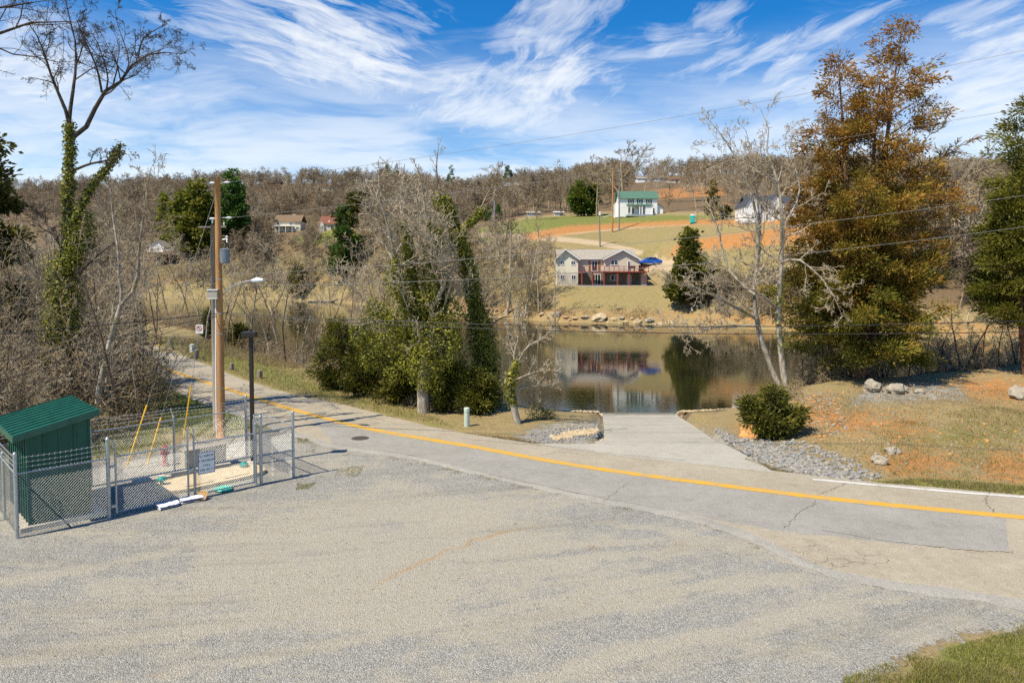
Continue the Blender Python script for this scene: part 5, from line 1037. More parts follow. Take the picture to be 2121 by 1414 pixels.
def nrm(v):
    l = math.sqrt(v[0] * v[0] + v[1] * v[1] + v[2] * v[2]) + 1e-9; return (v[0] / l, v[1] / l, v[2] / l)
def perp_dir(rs, d, ang):
    """a direction at angle ang from d, random azimuth"""
    g = rs.gauss; r = nrm((g(0, 1), g(0, 1), g(0, 1))); k = r[0] * d[0] + r[1] * d[1] + r[2] * d[2]
    p = nrm((r[0] - k * d[0], r[1] - k * d[1], r[2] - k * d[2])); c, s = math.cos(ang), math.sin(ang)
    return (d[0] * c + p[0] * s, d[1] * c + p[1] * s, d[2] * c + p[2] * s)
class Tree:
    """branch collector: level lists of (points, radii) with equal point counts"""
    def __init__(s, seed): s.rs = random.Random(seed); s.lv = {}
    def put(s, lvl, pts, rad): s.lv.setdefault((lvl, len(pts)), []).append((pts, rad))
    def branch(s, p, d, L, r, lvl, cfg):
        rs = s.rs; n = cfg['n'][lvl]; seg = L / n; pts, rad, ds = [p], [r], [d]; w, up = cfg['w'][lvl], cfg['up'][lvl]
        for i in range(n):
            d = nrm((d[0] + rs.gauss(0, w), d[1] + rs.gauss(0, w), d[2] + rs.gauss(0, w) + up)); p = (p[0] + d[0] * seg, p[1] + d[1] * seg, p[2] + d[2] * seg)
            pts.append(p); rad.append(max(cfg['rmin'], r * (1 - cfg['tap'] * (i + 1) / n))); ds.append(d)
        s.put(lvl, pts, rad); s.kids(pts, rad, L, lvl, cfg)
    def kids(s, pts, rad, L, lvl, cfg, t0=None, kn=None):
        if lvl + 1 >= len(cfg['n']): return
        rs = s.rs; n = len(pts) - 1; k = kn if kn is not None else cfg['k'][lvl]
        k = max(1, int(k * rs.uniform(.8, 1.2) + .5)); t0 = cfg['t0'][lvl] if t0 is None else t0
        for q in range(k):
            t = t0 + (1 - t0) * (q + rs.random()) / k; t = min(t, .999); i = int(t * n); f = t * n - i
            a, b = pts[i], pts[i + 1]; p = tuple(a[j] + (b[j] - a[j]) * f for j in range(3)); d = nrm(tuple(b[j] - a[j] for j in range(3)))
            r = rad[i] + (rad[i + 1] - rad[i]) * f; nd = perp_dir(rs, d, R(rs.uniform(*cfg['a'][lvl])))
            s.branch(p, nd, L * cfg['lr'][lvl] * rs.uniform(.6, 1.15) * (1.15 - .55 * t), max(cfg['rmin'], r * cfg['rr'][lvl]), lvl + 1, cfg)
    def trace(s, pts, rad, cfg, kn, t0=.35, L=None, lvl=0, npts=9):
        """a hand-placed limb, smoothed, that then carries grown side branches"""
        P = smooth_line([Vector(p) for p in pts], npts); rr = np.interp(np.linspace(0, 1, npts), np.linspace(0, 1, len(rad)), rad)
        P = [tuple(map(float, q)) for q in P]; s.put(lvl, P, [float(v) for v in rr])
        LL = L or sum(math.dist(P[i], P[i + 1]) for i in range(len(P) - 1))
        if kn: s.kids(P, list(rr), LL, lvl, cfg, t0, kn)
        return P
    def mesh(s, levels, sides, org=(0, 0, 0), mb=None):
        mb = mb or MB(); g = np.random.default_rng(3)
        for (lvl, n), L in s.lv.items():
            if lvl in levels:
                P = np.array([q[0] for q in L]) - np.array(org); Rr = np.array([q[1] for q in L]); tubes(mb, P, Rr, sides.get(lvl, 3), rnd=g.random(len(L)))
        return mb
    def pts(s, levels): return np.array([p for (lvl, n), L in s.lv.items() if lvl in levels for q in L for p in q[0]])
CF_BIG = dict(n=[8, 6, 4, 3, 2], k=[9, 6, 5, 4], w=[.10, .16, .2, .25, .3], up=[.04, .05, .04, .02, 0], t0=[.35, .25, .2, .15], a=[(35, 65), (30, 60), (30, 65), (30, 70)], lr=[.5, .5, .48, .5], rr=[.55, .55, .55, .6], tap=.72, rmin=.008)
CF_SAP = dict(n=[7, 4, 3, 2], k=[10, 6, 5], w=[.09, .15, .22, .3], up=[.05, .08, .04, 0], t0=[.25, .2, .15], a=[(25, 55), (30, 60), (30, 70)], lr=[.42, .45, .45], rr=[.5, .55, .6], tap=.78, rmin=.009)
CF_FAR = dict(n=[5, 3, 2, 1], k=[9, 6, 7], w=[.08, .15, .2, 0], up=[.05, .10, .05, 0], t0=[.3, .25, .2], a=[(25, 55), (28, 60), (25, 70)], lr=[.5, .5, .5], rr=[.5, .55, .6], tap=.75, rmin=.03)
RG = np.random.default_rng(11)
def leaves(mb, C, size, g, up=0.0, asp=.7, rnd=None, nor=None):
    """one rhombic leaf face per centre"""
    N = len(C); a = g.normal(size=(N, 3))
    if nor is not None: a = nor + a * .55
    a[:, 2] += up; a /= np.linalg.norm(a, axis=1, keepdims=True) + 1e-9
    b = g.normal(size=(N, 3)); b -= (b * a).sum(1, keepdims=True) * a; b /= np.linalg.norm(b, axis=1, keepdims=True) + 1e-9; c = np.cross(a, b)
    s = (size * g.uniform(.6, 1.3, N))[:, None]; V = np.stack([C - b * s, C + c * s * asp, C + b * s, C - c * s * asp], 1)
    rn = np.repeat(g.random(N) if rnd is None else np.clip(rnd, 0, 1), 4); mb.add(V.reshape(-1, 3), np.arange(N * 4).reshape(-1, 4), rnd=rn); return mb
def sprays(mb, C, D, length, width, g, rnd=None):
    """elongated two-face sprigs starting at C along D"""
    N = len(C); D = D / (np.linalg.norm(D, axis=1, keepdims=True) + 1e-9); r = g.normal(size=(N, 3)); W = np.cross(D, r); W /= np.linalg.norm(W, axis=1, keepdims=True) + 1e-9
    l = (length * g.uniform(.6, 1.3, N))[:, None]; w = (width * g.uniform(.7, 1.3, N))[:, None]
    V = np.stack([C, C + D * l * .45 + W * w, C + D * l, C + D * l * .5 - W * w], 1); rn = np.repeat(g.random(N) if rnd is None else np.clip(rnd, 0, 1), 4)
    mb.add(V.reshape(-1, 3), np.arange(N * 4).reshape(-1, 4), rnd=rn); return mb
def along(polys, n, off, g, zmax=None):
    """points scattered round polylines (list of (pts, offset radius))"""
    C, Nn = [], []
    tot = [np.linalg.norm(np.diff(np.array(p), axis=0), axis=1).sum() * o for p, o in polys]; S = sum(tot)
    for (p, o), tt in zip(polys, tot):
        p = np.array(p, float); k = int(n * tt / S) + 1; seg = np.linalg.norm(np.diff(p, axis=0), axis=1); cs = np.concatenate([[0], np.cumsum(seg)])
        u = g.random(k) * cs[-1]; B = np.stack([np.interp(u, cs, p[:, j]) for j in range(3)], 1)
        d = g.normal(size=(k, 3)); d /= np.linalg.norm(d, axis=1, keepdims=True)
        lump = .45 + 1.1 * vnoise(u * 1.0, u * .3 + o * 9, .9, 4, 2)
        C.append(B + d * (o * lump * g.uniform(.35, 1.0, k))[:, None]); Nn.append(d)
    return np.concatenate(C) * off, np.concatenate(Nn)
def blob_leaves(blobs, n, g):
    """points in the shells of ellipsoids: (centre, (rx, ry, rz))"""
    C, Nn = [], []; tot = sum(r[0] * r[2] for _, r in blobs)
    for c, r in blobs:
        k = int(n * r[0] * r[2] / tot) + 1; d = g.normal(size=(k, 3)); d /= np.linalg.norm(d, axis=1, keepdims=True)
        lump = .38 + 1.2 * vnoise(d[:, 0] * 2 + c[0], d[:, 2] * 2 + c[2] + d[:, 1] * 2, 1.6, 6, 3)
        C.append(np.array(c) + d * np.array(r) * (lump * g.uniform(.55, 1.0, k) ** .6)[:, None]); Nn.append(d)
    return np.concatenate(C), np.concatenate(Nn)
def tree_thing(name, base, label, cat='tree', group=None): return empty(name, base, label=label, cat=cat, group=group)

# ---- conifers: branches with hanging clumps of sprigs
def conifer(name, base, H, leaders, label, mats, seed, nb=120, per=9, sp=26, length=.34, width=.085, droop=-.15, trunk_r=.3, trunk_mat='bark_red', low=.12, group=None, clump=.42, matf=None, fac=1.0, fill=0.0, cat='tree'):
    """leaders: (dx, dy, top height, half width, z of crown foot); mats: crown materials by height"""
    g = np.random.default_rng(seed); e = tree_thing(name, base, label, cat, group); tr = Tree(seed)
    sets = {m_: ([], [], []) for m_ in mats}
    for dx, dy, top, hw, foot in leaders:
        tr.put(0, [(dx * k * .15, dy * k * .15, -.3 + (top + .2) * k / 6) if k < 6 else (dx * .95, dy * .95, top) for k in range(7)], [trunk_r * (1 - .93 * k / 6) for k in range(7)])
        for q in range(nb):
            t = ((q + g.random()) / nb) ** .92; z0 = foot + (top - foot) * t
            prof = (min(1, (1 - t) ** (.62 if name != 'cedar_tree' else .54) * 1.15)) * (.55 + .45 * min(1, t / max(low, .01) + .35)); az = g.uniform(0, 2 * math.pi)
            lump = .62 + .75 * float(vnoise(np.array([az * 1.1 + seed]), np.array([z0 * .45]), 1.0, seed, 2)[0])
            Lb = hw * prof * lump * g.uniform(.75, 1.1); cx, cy = dx * z0 / top, dy * z0 / top
            o = np.array([math.cos(az), math.sin(az), .25 + .5 * t]); p0 = np.array([cx, cy, z0])
            tip = p0 + o * Lb + np.array([0, 0, droop * Lb]); tr.put(1, [tuple(p0), tuple(p0 + o * Lb * .55), tuple(tip)], [trunk_r * .16 * (1 - t * .6), trunk_r * .1 * (1 - t * .6), .012])
            k = max(2, int(per * Lb / hw * 1.2 + 1)); u = g.uniform(.25, 1.0, k) ** .7
            cc = p0 + o * (Lb * u)[:, None] + np.array([0, 0, 1.0]) * (droop * Lb * u * u)[:, None] + g.normal(0, .25 * clump, (k, 3))
            for c in cc:
                cs = clump * g.uniform(.6, 1.3); d = g.normal(size=(sp, 3)); pos = c + d * np.array([cs, cs, cs * .6]) * .55
                dirs = d * .7 + np.array([o[0], o[1], .15]) * .9 + np.array([0, 0, g.uniform(-.5, .5)]); br = g.uniform(.1, .8) + .25 * d[:, 2] * .5
                f = (matf(z0 / top, g) if matf else int(g.random() * len(mats))); s_ = sets[mats[min(f, len(mats) - 1)]]
                s_[0].append(pos); s_[1].append(dirs); s_[2].append(br + g.normal(0, .12, sp))
    obj('trunk', tr.mesh([0], {0: 9}), trunk_mat, e, smooth=True); obj('limbs', tr.mesh([1], {1: 4}), trunk_mat, e)
    for m_, (C, D, B) in sets.items():
        if C: obj('crown', sprays(MB(), np.concatenate(C), np.concatenate(D), length, width, g, np.concatenate(B)), m_, e)
    return e

# ---- bronze cedar on the right bank
def mf_bronze(t, g): u = t + g.normal(0, .16); return 0 if u > .58 else (1 if u > .26 else 2)
bp = at(1775, 803, 43.5); bp.z = hz(bp.x, 43.5); kb = 43.5 / F
px2 = lambda px: (px - 1775) * kb; hh_ = lambda py: (803 - py) * kb
conifer('cedar_tree', bp, hh_(65), [(px2(1862), .3, hh_(68), 4.5, 3.0), (px2(1712), -.4, hh_(150), 4.0, 2.0), (px2(1795), -.8, hh_(205), 4.5, 1.6), (px2(1685), .5, hh_(400), 3.9, .6), (px2(1925), .4, hh_(380), 4.6, .9), (px2(1790), -1.2, hh_(480), 4.6, .9)],
        'huge bronze tinged cedar tree on the near right river bank', ['cedar_bronze', 'cedar_mixed', 'cedar_green'], 4, nb=72, per=8, sp=44, length=.27, width=.037, trunk_r=.34, matf=mf_bronze, clump=.46, droop=-.22)
gp = at(2128, 795, 43.0); gp.z = hz(gp.x, 43.0); kg = 43.0 / F; gpx = lambda px: (px - 2128) * kg; gh_ = lambda py: (795 - py) * kg
conifer('cedar_tree', gp, gh_(235), [(gpx(2118), 0, gh_(225), 3.4, 3.6), (gpx(2175), .8, gh_(300), 3.3, 3.0), (gpx(2070), -.2, gh_(420), 2.3, 3.2)], 'deep green cedar tree beside the bronze one on the right bank', ['cedar_green', 'cedar_dark'], 7, nb=80, per=8, sp=40, length=.28, width=.04, trunk_r=.3, clump=.46, matf=lambda t, g: 0 if g.random() < .8 else 1)
# dark cedar behind the left thicket
lp_ = Vector((at(-22, 700, 40).x, 40, 0)); conifer('cedar_tree', lp_, 15, [(0, 0, 15.2, 2.6, 3)], 'dark cedar behind the bare thicket left of the tall ivy clad tree', ['cedar_dark'], 8, nb=90, per=8, sp=22, trunk_r=.22)
# small cedars under the ivy clad trees by the water
for k, (px_, pyb, pyt, w, D_, lab) in enumerate(((703, 803, 665, 55, None, 'small open cedar at the end of the roadside clump, on the grass'), (762, 828, 690, 56, 41.0, 'bushy cedar second from the grass bank under the ivy clad trees'), (825, 846, 735, 46, 38.6, 'dark cedar beside the thick pale trunk in the roadside clump'), (935, 866, 752, 46, 36.6, 'small cedar right of the thick pale trunk in the roadside clump'), (992, 874, 770, 36, 36.0, 'low cedar at the water end of the roadside clump'))):
    p = gnd(px_, pyb) if D_ is None else at(px_, pyb, D_); p.z = hz(p.x, p.y); kk = p.y / F; Hc = HC + px_dir(px_, pyt).z * p.y / px_dir(px_, pyt).y - p.z
    conifer('small_cedar', p, Hc, [(0, 0, Hc, w * kk * 1.05, .15), (w * kk * .5, .3, Hc * .7, w * kk * .8, .1)], lab, ['cedar_green', 'cedar_dark'], 20 + k, nb=32, per=7, sp=30, length=.21, width=.04, trunk_r=.1, clump=.36, matf=lambda t, g: 0 if g.random() < .55 else 1)
sbp = gnd(1597, 910, -.15); conifer('cedar_shrub', sbp, 2.4, [(.1, 0, 2.7, 1.0, .1), (-1.3, .2, 2.1, .9, .1), (1.5, -.1, 1.5, .9, .05), (-.6, -.4, 1.3, 1.0, .05)], 'dark bushy cedar shrub beside the boat ramp and orange boulder', ['cedar_dark', 'cedar_green'], 31, nb=34, per=6, sp=22, length=.3, width=.035, trunk_r=.06, clump=.3, matf=lambda t, g: 0 if g.random() < .7 else 1, cat='shrub', droop=.1).scale = (.85, .85, .85)

# ---- ivy clad tree on the left
D1 = 34.0; P1 = lambda px, py, dy=0.0: tuple(at(px, py, D1 + dy)); b1 = Vector((at(121, 815, D1).x, D1, 0))
t1 = Tree(1); cfA = dict(CF_BIG, n=[8, 5, 4, 3, 2], k=[7, 6, 5, 3], lr=[.36, .5, .55, .65], rmin=.007, w=[.1, .2, .25, .3, .3])
polyA = [t1.trace([(b1.x, D1, -.3), P1(131, 608), P1(140, 425), P1(146, 292), P1(143, 255)], [.36, .28, .23, .18, .14], cfA, 0, npts=12)]
t1.trace([P1(143, 255), P1(137, 231, -.2), P1(109, 164, -.5), P1(91, 109, -.8), P1(76, 73, -1), P1(60, 50, -1.1)], [0.094, 0.081, 0.062, 0.050, 0.034, 0.018], cfA, 12, .25)
t1.trace([P1(143, 255), P1(146, 225, .3), P1(157, 140, .8), P1(155, 79, 1), P1(143, 36, 1.1), P1(133, -20, 1.2)], [0.094, 0.081, 0.062, 0.044, 0.031, 0.018], cfA, 11, .3)
t1.trace([P1(146, 288), P1(176, 267), P1(213, 195, -.2), P1(249, 170, -.5), P1(286, 122, -.8), P1(340, 109, -1.2), P1(380, 112, -1.4)], [0.118, 0.106, 0.087, 0.069, 0.050, 0.031, 0.013], cfA, 13, .3)
t1.trace([P1(249, 170, -.5), P1(267, 128, -.2), P1(243, 49, .2), P1(238, 20, .3)], [0.044, 0.034, 0.022, 0.013], cfA, 8, .2, 3.5); t1.trace([P1(286, 122, -.8), P1(298, 79, -1.2), P1(347, 49, -1.5)], [0.038, 0.028, 0.013], cfA, 7, .2, 3)
t1.trace([P1(211, 192, -.2), P1(200, 140, -.8), P1(176, 85, -1.4), P1(158, 40, -1.7)], [0.056, 0.046, 0.031, 0.016], cfA, 9, .2)
polyA.append(t1.trace([P1(160, 445), P1(188, 389, .3), P1(219, 353, .5), P1(249, 304, .8)], [0.156, 0.117, 0.078, 0.047], cfA, 0)); t1.trace([P1(148, 355), P1(185, 340, -.4), P1(219, 333, -.9), P1(262, 318, -1.2)], [0.070, 0.055, 0.039, 0.016], cfA, 7, .3, 2.4)
polyA.append(t1.trace([P1(134, 560), P1(165, 500, -.3), P1(165, 440, .1)], [0.156, 0.133, 0.117], cfA, 0)); t1.trace([P1(134, 520), P1(100, 470, .5), P1(70, 430, 1)], [0.094, 0.062, 0.023], cfA, 8, .2, 3); t1.trace([P1(133, 600), P1(190, 540, -.5), P1(240, 500, -.8)], [0.078, 0.055, 0.023], cfA, 8, .2, 3)
e1 = tree_thing('ivy_clad_tree', b1, 'tall dark tree with ivy clad trunk and bare spreading crown left of the pole')
obj('trunk', t1.mesh([0], {0: 9}, b1), 'bark_dark', e1, smooth=True); obj('crown', t1.mesh([1, 2, 3, 4], {1: 5, 2: 4}, b1), 'twig_dark', e1)
C, Nn = along([(polyA[0][1:7], .9), (polyA[0][6:], .34), (polyA[1][1:], .32), (polyA[2], .7), ([polyA[0][2], polyA[0][4]], 1.15)], 24000, 1.0, RG)
obj('ivy', leaves(MB(), C - np.array(b1), .064, RG, .2, .8, None, Nn), 'ivy_leaf', e1)
# neighbour whose limb reaches in at the upper left corner
b1b = Vector((-33.5, 30, 0)); t1b = Tree(17); t1b.trace([b1b + Vector((0, 0, -.3)), b1b + Vector((.3, 0, 8)), b1b + Vector((1, .2, 15)), b1b + Vector((1.5, .2, 22))], [.4, .33, .24, .1], cfA, 8, .4)
t1b.trace([b1b + Vector((1, .1, 14)), at(-120, 90, 30.5), at(-30, 78, 31), at(40, 55, 31), at(100, 38, 31.3), at(150, 45, 31.5)], [.2, .16, .12, .09, .06, .02], cfA, 12, .35); t1b.trace([b1b + Vector((1, .1, 15)), at(-100, 10, 30.5), at(10, 20, 30.5), at(70, 5, 30.6)], [.16, .12, .08, .03], cfA, 9, .4)
e = tree_thing('bare_tree', b1b, 'leafless tree whose dark limb reaches in beside the crown of the ivy clad tree'); obj('trunk', t1b.mesh([0], {0: 8}, b1b), 'bark_dark', e, smooth=True); obj('crown', t1b.mesh([1, 2, 3, 4], {1: 4}, b1b), 'twig_dark', e)
# leaning forked sapling by the road
D2 = 31.0; P2 = lambda px, py, dy=0.0: tuple(at(px, py, D2 + dy)); b2_ = Vector((at(203, 885, D2).x, D2, 0)); t2 = Tree(2); cfB = dict(CF_SAP, lr=[.3, .5, .5])
t2.trace([(b2_.x, D2, -.2), P2(205, 814), P2(217, 753), P2(234, 685), P2(251, 631)], [.17, .15, .13, .115, .1], cfB, 3, .5, 3); t2.trace([P2(251, 631), P2(253, 611), P2(246, 570), P2(244, 516, .3), P2(234, 450, .5), P2(228, 390, .6)], [.08, .07, .055, .045, .03, .015], cfB, 12, .2)
t2.trace([P2(251, 631), P2(268, 614), P2(285, 580), P2(288, 516, -.3), P2(295, 465, -.4), P2(302, 414, -.6), P2(312, 350, -.7)], [.09, .085, .07, .055, .04, .03, .012], cfB, 14, .25)
e = tree_thing('forked_sapling', b2_, 'slender leaning tree with forked grey trunk at the thicket edge by the road'); obj('trunk', t2.mesh([0], {0: 8}, b2_), 'bark_pale', e, smooth=True); obj('crown', t2.mesh([1, 2, 3], {1: 4}, b2_), 'twig_brown', e)

# ---- thicket of saplings and shrubs left of the road (prototypes, then copies)
def proto_tree(seed, H, cfg, r, stems=1, spread=.3, tb='bark_pale', tw='twig_pale', name='bare_sapling'):
    t = Tree(seed); rs = t.rs
    for k in range(stems):
        az = rs.uniform(0, 6.28); sp = 0 if stems == 1 else spread
        t.branch((rs.gauss(0, .15) * (stems > 1), rs.gauss(0, .15) * (stems > 1), -.2), nrm((math.cos(az) * sp * rs.random(), math.sin(az) * sp * rs.random(), 1)), H * rs.uniform(.75, 1.05), r * rs.uniform(.7, 1.1), 0, cfg)
    return (t.mesh([0], {0: 6}).mesh('trunk', True), t.mesh([1, 2, 3, 4], {1: 4}).mesh('crown'), tb, tw)
def put_proto(pr, name, loc, rz, sc, label, cat, group):
    e = empty(name, loc, rz, label=label, cat=cat, group=group); e.scale = (sc, sc, sc)
    for nm, me, mt in (('trunk', pr[0], pr[2]), ('crown', pr[1], pr[3])):
        if not me.materials: me.materials.append(MATS[mt])
        o = bpy.data.objects.new(nm, me); COL.objects.link(o); o.parent = e
    return e
def thicket_spot(px): return 'left of the ivy clad trunk' if px < 60 else 'close round the ivy clad trunk' if px < 185 else 'around the forked sapling' if px < 255 else 'towards the road bend'
SAPS = [proto_tree(100 + k, 8.5, CF_SAP, .075, 1, tb='bark_pale' if k % 2 else 'bark_brown', tw='twig_pale' if k % 2 else 'twig_brown') for k in range(3)]
SHR = [proto_tree(120 + k, 4.2, dict(CF_SAP, n=[5, 3, 2, 2], k=[8, 5, 4], w=[.16, .22, .3, .35], a=[(30, 70), (30, 75), (30, 80)], rmin=.0095), .045, 6, .9, tb='bark_pale' if k != 1 else 'bark_brown', tw='twig_pale' if k != 1 else 'twig_brown') for k in range(3)]
rs = random.Random(77)
for k in range(46):
    y = rs.uniform(29, 58); pxx = rs.uniform(-70, 300 - max(0, (y - 44)) * 3); x = (pxx - CX) / F * y
    if abs(pxx - 130) < 28 and y < 34: continue
    put_proto(SAPS[k % 3], 'bare_sapling', (x, y, 0), rs.uniform(0, 6.3), rs.uniform(.7, 1.25), ('pale' if (k % 3) % 2 else 'brown') + ' leafless sapling in the thicket ' + thicket_spot(pxx), 'sapling', 'saplings in the roadside thicket')
for k in range(44):
    y = rs.uniform(27.5, 44); pxx = rs.uniform(-80, 210 if y < 34 else 290); x = (pxx - CX) / F * y
    put_proto(SHR[k % 3], 'bare_shrub', (x, y, 0), rs.uniform(0, 6.3), rs.uniform(.75, 1.35), ('brown' if k % 3 == 1 else 'pale') + ' tangled leafless shrub in the thicket ' + thicket_spot(pxx), 'shrub', 'shrubs in the roadside thicket')

TALL = [proto_tree(180 + k, 11.5, dict(CF_BIG, rmin=.011, k=[8, 6, 4, 3]), .13, 1, .5, tb='bark_brown' if k else 'bark_pale', tw='twig_brown' if k != 1 else 'twig_pale') for k in range(2)]
for k, (px_, D_, sc) in enumerate(((-30, 44, 1.0), (20, 52, 1.15), (60, 46, .85), (85, 58, 1.1), (175, 50, .9), (195, 60, 1.1), (225, 48, .75), (255, 62, 1.05), (290, 66, .95), (320, 74, .9), (-60, 36, .9), (45, 38, .8), (160, 40, .75), (100, 42, .9), (10, 34, .75), (-20, 60, 1.3), (70, 68, 1.35), (150, 70, 1.3), (210, 74, 1.25), (280, 80, 1.2), (120, 50, 1.0), (185, 45, .8), (240, 55, .95), (30, 64, 1.2), (270, 52, .7), (310, 60, .75))):
    put_proto(TALL[k % 2], 'bare_tree', ((px_ - CX) / F * D_, D_, 0), k * 1.7, sc, ('tall brown' if k % 2 else 'tall pale') + ' leafless tree behind the thicket ' + thicket_spot(px_), 'tree', 'tall trees behind the roadside thicket')

# ---- tangled undergrowth (nobody could count its stems)
def undergrowth(name, spots, nt, nl, label, leafmat='brush_leaf', twigmat='twig_brown', seed=5, leafs=.06, lt=1.5):
    """spots: (x, y, z, rx, ry, h)"""
    g = np.random.default_rng(seed); A = np.array(spots); w = A[:, 3] * A[:, 5]; i = g.choice(len(A), nt, p=w / w.sum()); S = A[i]
    ang = g.uniform(0, 6.28, nt); rr = np.sqrt(g.random(nt)); hx_ = S[:, 5] * np.sqrt(np.clip(1 - rr * rr, 0.02, 1)) * g.uniform(.15, 1, nt)
    p = np.stack([S[:, 0] + S[:, 3] * rr * np.cos(ang), S[:, 1] + S[:, 4] * rr * np.sin(ang), S[:, 2] + hx_], 1)
    d = g.normal(size=(nt, 3)); d[:, 2] = np.abs(d[:, 2]) * .9 + .1; d /= np.linalg.norm(d, axis=1, keepdims=True); L = (lt * g.uniform(.3, 1, nt))[:, None]
    d2 = d + g.normal(0, .4, (nt, 3)) + np.array([0, 0, -.5]); P = np.stack([p - d * L * .5, p, p + d2 * L * .45], 1); P[..., 2] = np.maximum(P[..., 2], S[:, 2:3] - .1)
    mb1 = MB(); tubes(mb1, P, np.tile([.012, .009, .005], (nt, 1)) * g.uniform(.7, 1.5, (nt, 1)), 3, rnd=g.random(nt)); o_ = A[0, :3]
    i = g.choice(len(A), nl, p=w / w.sum()); S = A[i]; dd = g.normal(size=(nl, 3)); dd[:, 2] = np.abs(dd[:, 2]); dd /= np.linalg.norm(dd, axis=1, keepdims=True)
    lump = .6 + .7 * vnoise(dd[:, 0] * 2.2 + S[:, 0], dd[:, 1] * 2.2 + dd[:, 2] * 2 + S[:, 1], 1.2, 3, 3); C = S[:, :3] + dd * S[:, 3:6] * (lump * g.uniform(.5, 1, nl) ** .5)[:, None]
    e = empty(name, o_); tag(e, label=label, kind='stuff')
    mb1.shift(o_); obj('stems', mb1, twigmat, e, kind='stuff'); obj('foliage', leaves(MB(), C - o_, leafs, g, .3, .6), leafmat, e, kind='stuff')
    return e
ug = []
for k in range(34):
    y = rs.uniform(28, 50); pxx = rs.uniform(-90, 285 if y > 31 else 180); ug.append(((pxx - CX) / F * y, y, 0, rs.uniform(1.0, 2.2), rs.uniform(1, 2.2), rs.uniform(.8, 2.4)))
for k in range(16):
    y = rs.uniform(32, 49); pxx = rs.uniform(215, 322 - max(0, y - 40) * 2.0); ug.append(((pxx - CX) / F * y, y, 0, rs.uniform(.9, 1.6), rs.uniform(1, 2.2), rs.uniform(1.6, 3.3)))
undergrowth('undergrowth', ug, 6500, 18000, 'brown green tangle of undergrowth behind the shed', leafs=.05)

undergrowth('undergrowth', [(a[0], a[1], a[2], a[3] * 1.05, a[4] * 1.05, a[5] * .75) for a in ug], 600, 9000, 'green honeysuckle and vines low in the thicket behind the shed', 'ivy_leaf', seed=7, leafs=.05)

# ---- roadside clump by the water: ivy clad trunks and a fan of bare stems
DM = 38.0; PM = lambda px, py, dy=0.0: tuple(at(px, py, DM + dy))
bm = at(1016, 868, 38.0); bm.z = hz(bm.x, 38.0); t3 = Tree(3); cfC = dict(CF_SAP, k=[8, 5, 4], lr=[.26, .5, .5], rmin=.009)
Q3 = [t3.trace([tuple(bm + Vector((0, 0, -.3))), PM(1003, 730), PM(981, 615), PM(968, 550), PM(948, 492), PM(932, 447), PM(911, 410)], [.32, .3, .26, .22, .19, .15, .1], cfC, 0, npts=12)]
t3.trace([PM(911, 410), PM(907, 377), PM(904, 345, .2), PM(909, 300, .4)], [.08, .06, .03, .012], cfC, 8, .1, 3.2); Q3.append(t3.trace([PM(954, 482), PM(981, 455, -.4), PM(1005, 431, -.6), PM(1022, 402, -.8)], [.12, .09, .05, .02], cfC, 6, .5, 3.2)); t3.trace([PM(915, 415), PM(880, 380, .3), PM(855, 330, .5)], [.06, .04, .012], cfC, 8, .2, 3.2)
for pa in ([PM(985, 640), PM(1020, 600, -.5), PM(1060, 575, -.8)], [PM(1000, 700), PM(1035, 660, .6), PM(1080, 655, .9)], [PM(975, 590), PM(940, 560, -.6), PM(905, 545, -1)]): t3.trace(pa, [.07, .04, .015], cfC, 8, .15, 3.5)
e3_ = tree_thing('ivy_clad_tree', bm, 'leaning ivy wrapped trunk curving left at the water end of the roadside clump'); obj('trunk', t3.mesh([0], {0: 8}, bm), 'bark_brown', e3_, smooth=True); obj('crown', t3.mesh([1, 2, 3], {1: 4}, bm), 'twig_pale', e3_)
C, Nn = along([(Q3[0][:6], .85), (Q3[0][5:], .62), (Q3[1][:6], .34)], 22000, 1.0, RG); obj('ivy', leaves(MB(), C - np.array(bm), .066, RG, .2, .8, None, Nn), 'ivy_leaf', e3_)
bt = gnd(878, 853); t4 = Tree(41); PT = lambda px, py, dy=0.0: tuple(at(px, py, bt.y + dy))
TR = [[tuple(bt + Vector((0, 0, -.3))), PT(876, 804), PT(882, 710), PT(895, 640), PT(899, 590), PT(890, 520), PT(880, 430, .4), PT(868, 360, .6)], [PT(880, 730), PT(850, 660, -.5), PT(825, 590, -.8), PT(815, 520, -1), PT(795, 440, -1.2), PT(780, 390, -1.4)], [PT(882, 715), PT(915, 650, .5), PT(920, 590, .8), PT(895, 500, 1), PT(890, 450, 1.1)], [PT(878, 740), PT(835, 690, .8), PT(780, 640, 1.3), PT(735, 600, 1.6), PT(705, 560, 1.8)], [PT(888, 680), PT(860, 600, .2), PT(845, 520, .3), PT(830, 430, .6), PT(835, 370, .8)], [PT(895, 640), PT(925, 560, -.6), PT(880, 480, -.9), PT(862, 420, -1)]]
RD = [[.36, .3, .22, .18, .15, .1, .05, .02], [.16, .13, .11, .08, .05, .015], [.15, .12, .1, .06, .03], [.14, .11, .08, .05, .015], [.14, .11, .08, .05, .015], [.12, .09, .05, .015]]
Q4 = [t4.trace(a, b_, dict(CF_SAP, k=[8, 6, 5], lr=[.28, .55, .55], rmin=.012, up=[.05, .10, .06, .03]), 17 if k else 13, .2, 9.5, npts=11) for k, (a, b_) in enumerate(zip(TR, RD))]
e4_ = tree_thing('ivy_clad_tree', bt, 'thick pale trunk smothered in ivy with a fan of bare stems beside the road'); obj('trunk', t4.mesh([0], {0: 9}, bt), 'bark_pale', e4_, smooth=True); obj('crown', t4.mesh([1, 2, 3], {1: 4}, bt), 'twig_pale', e4_)
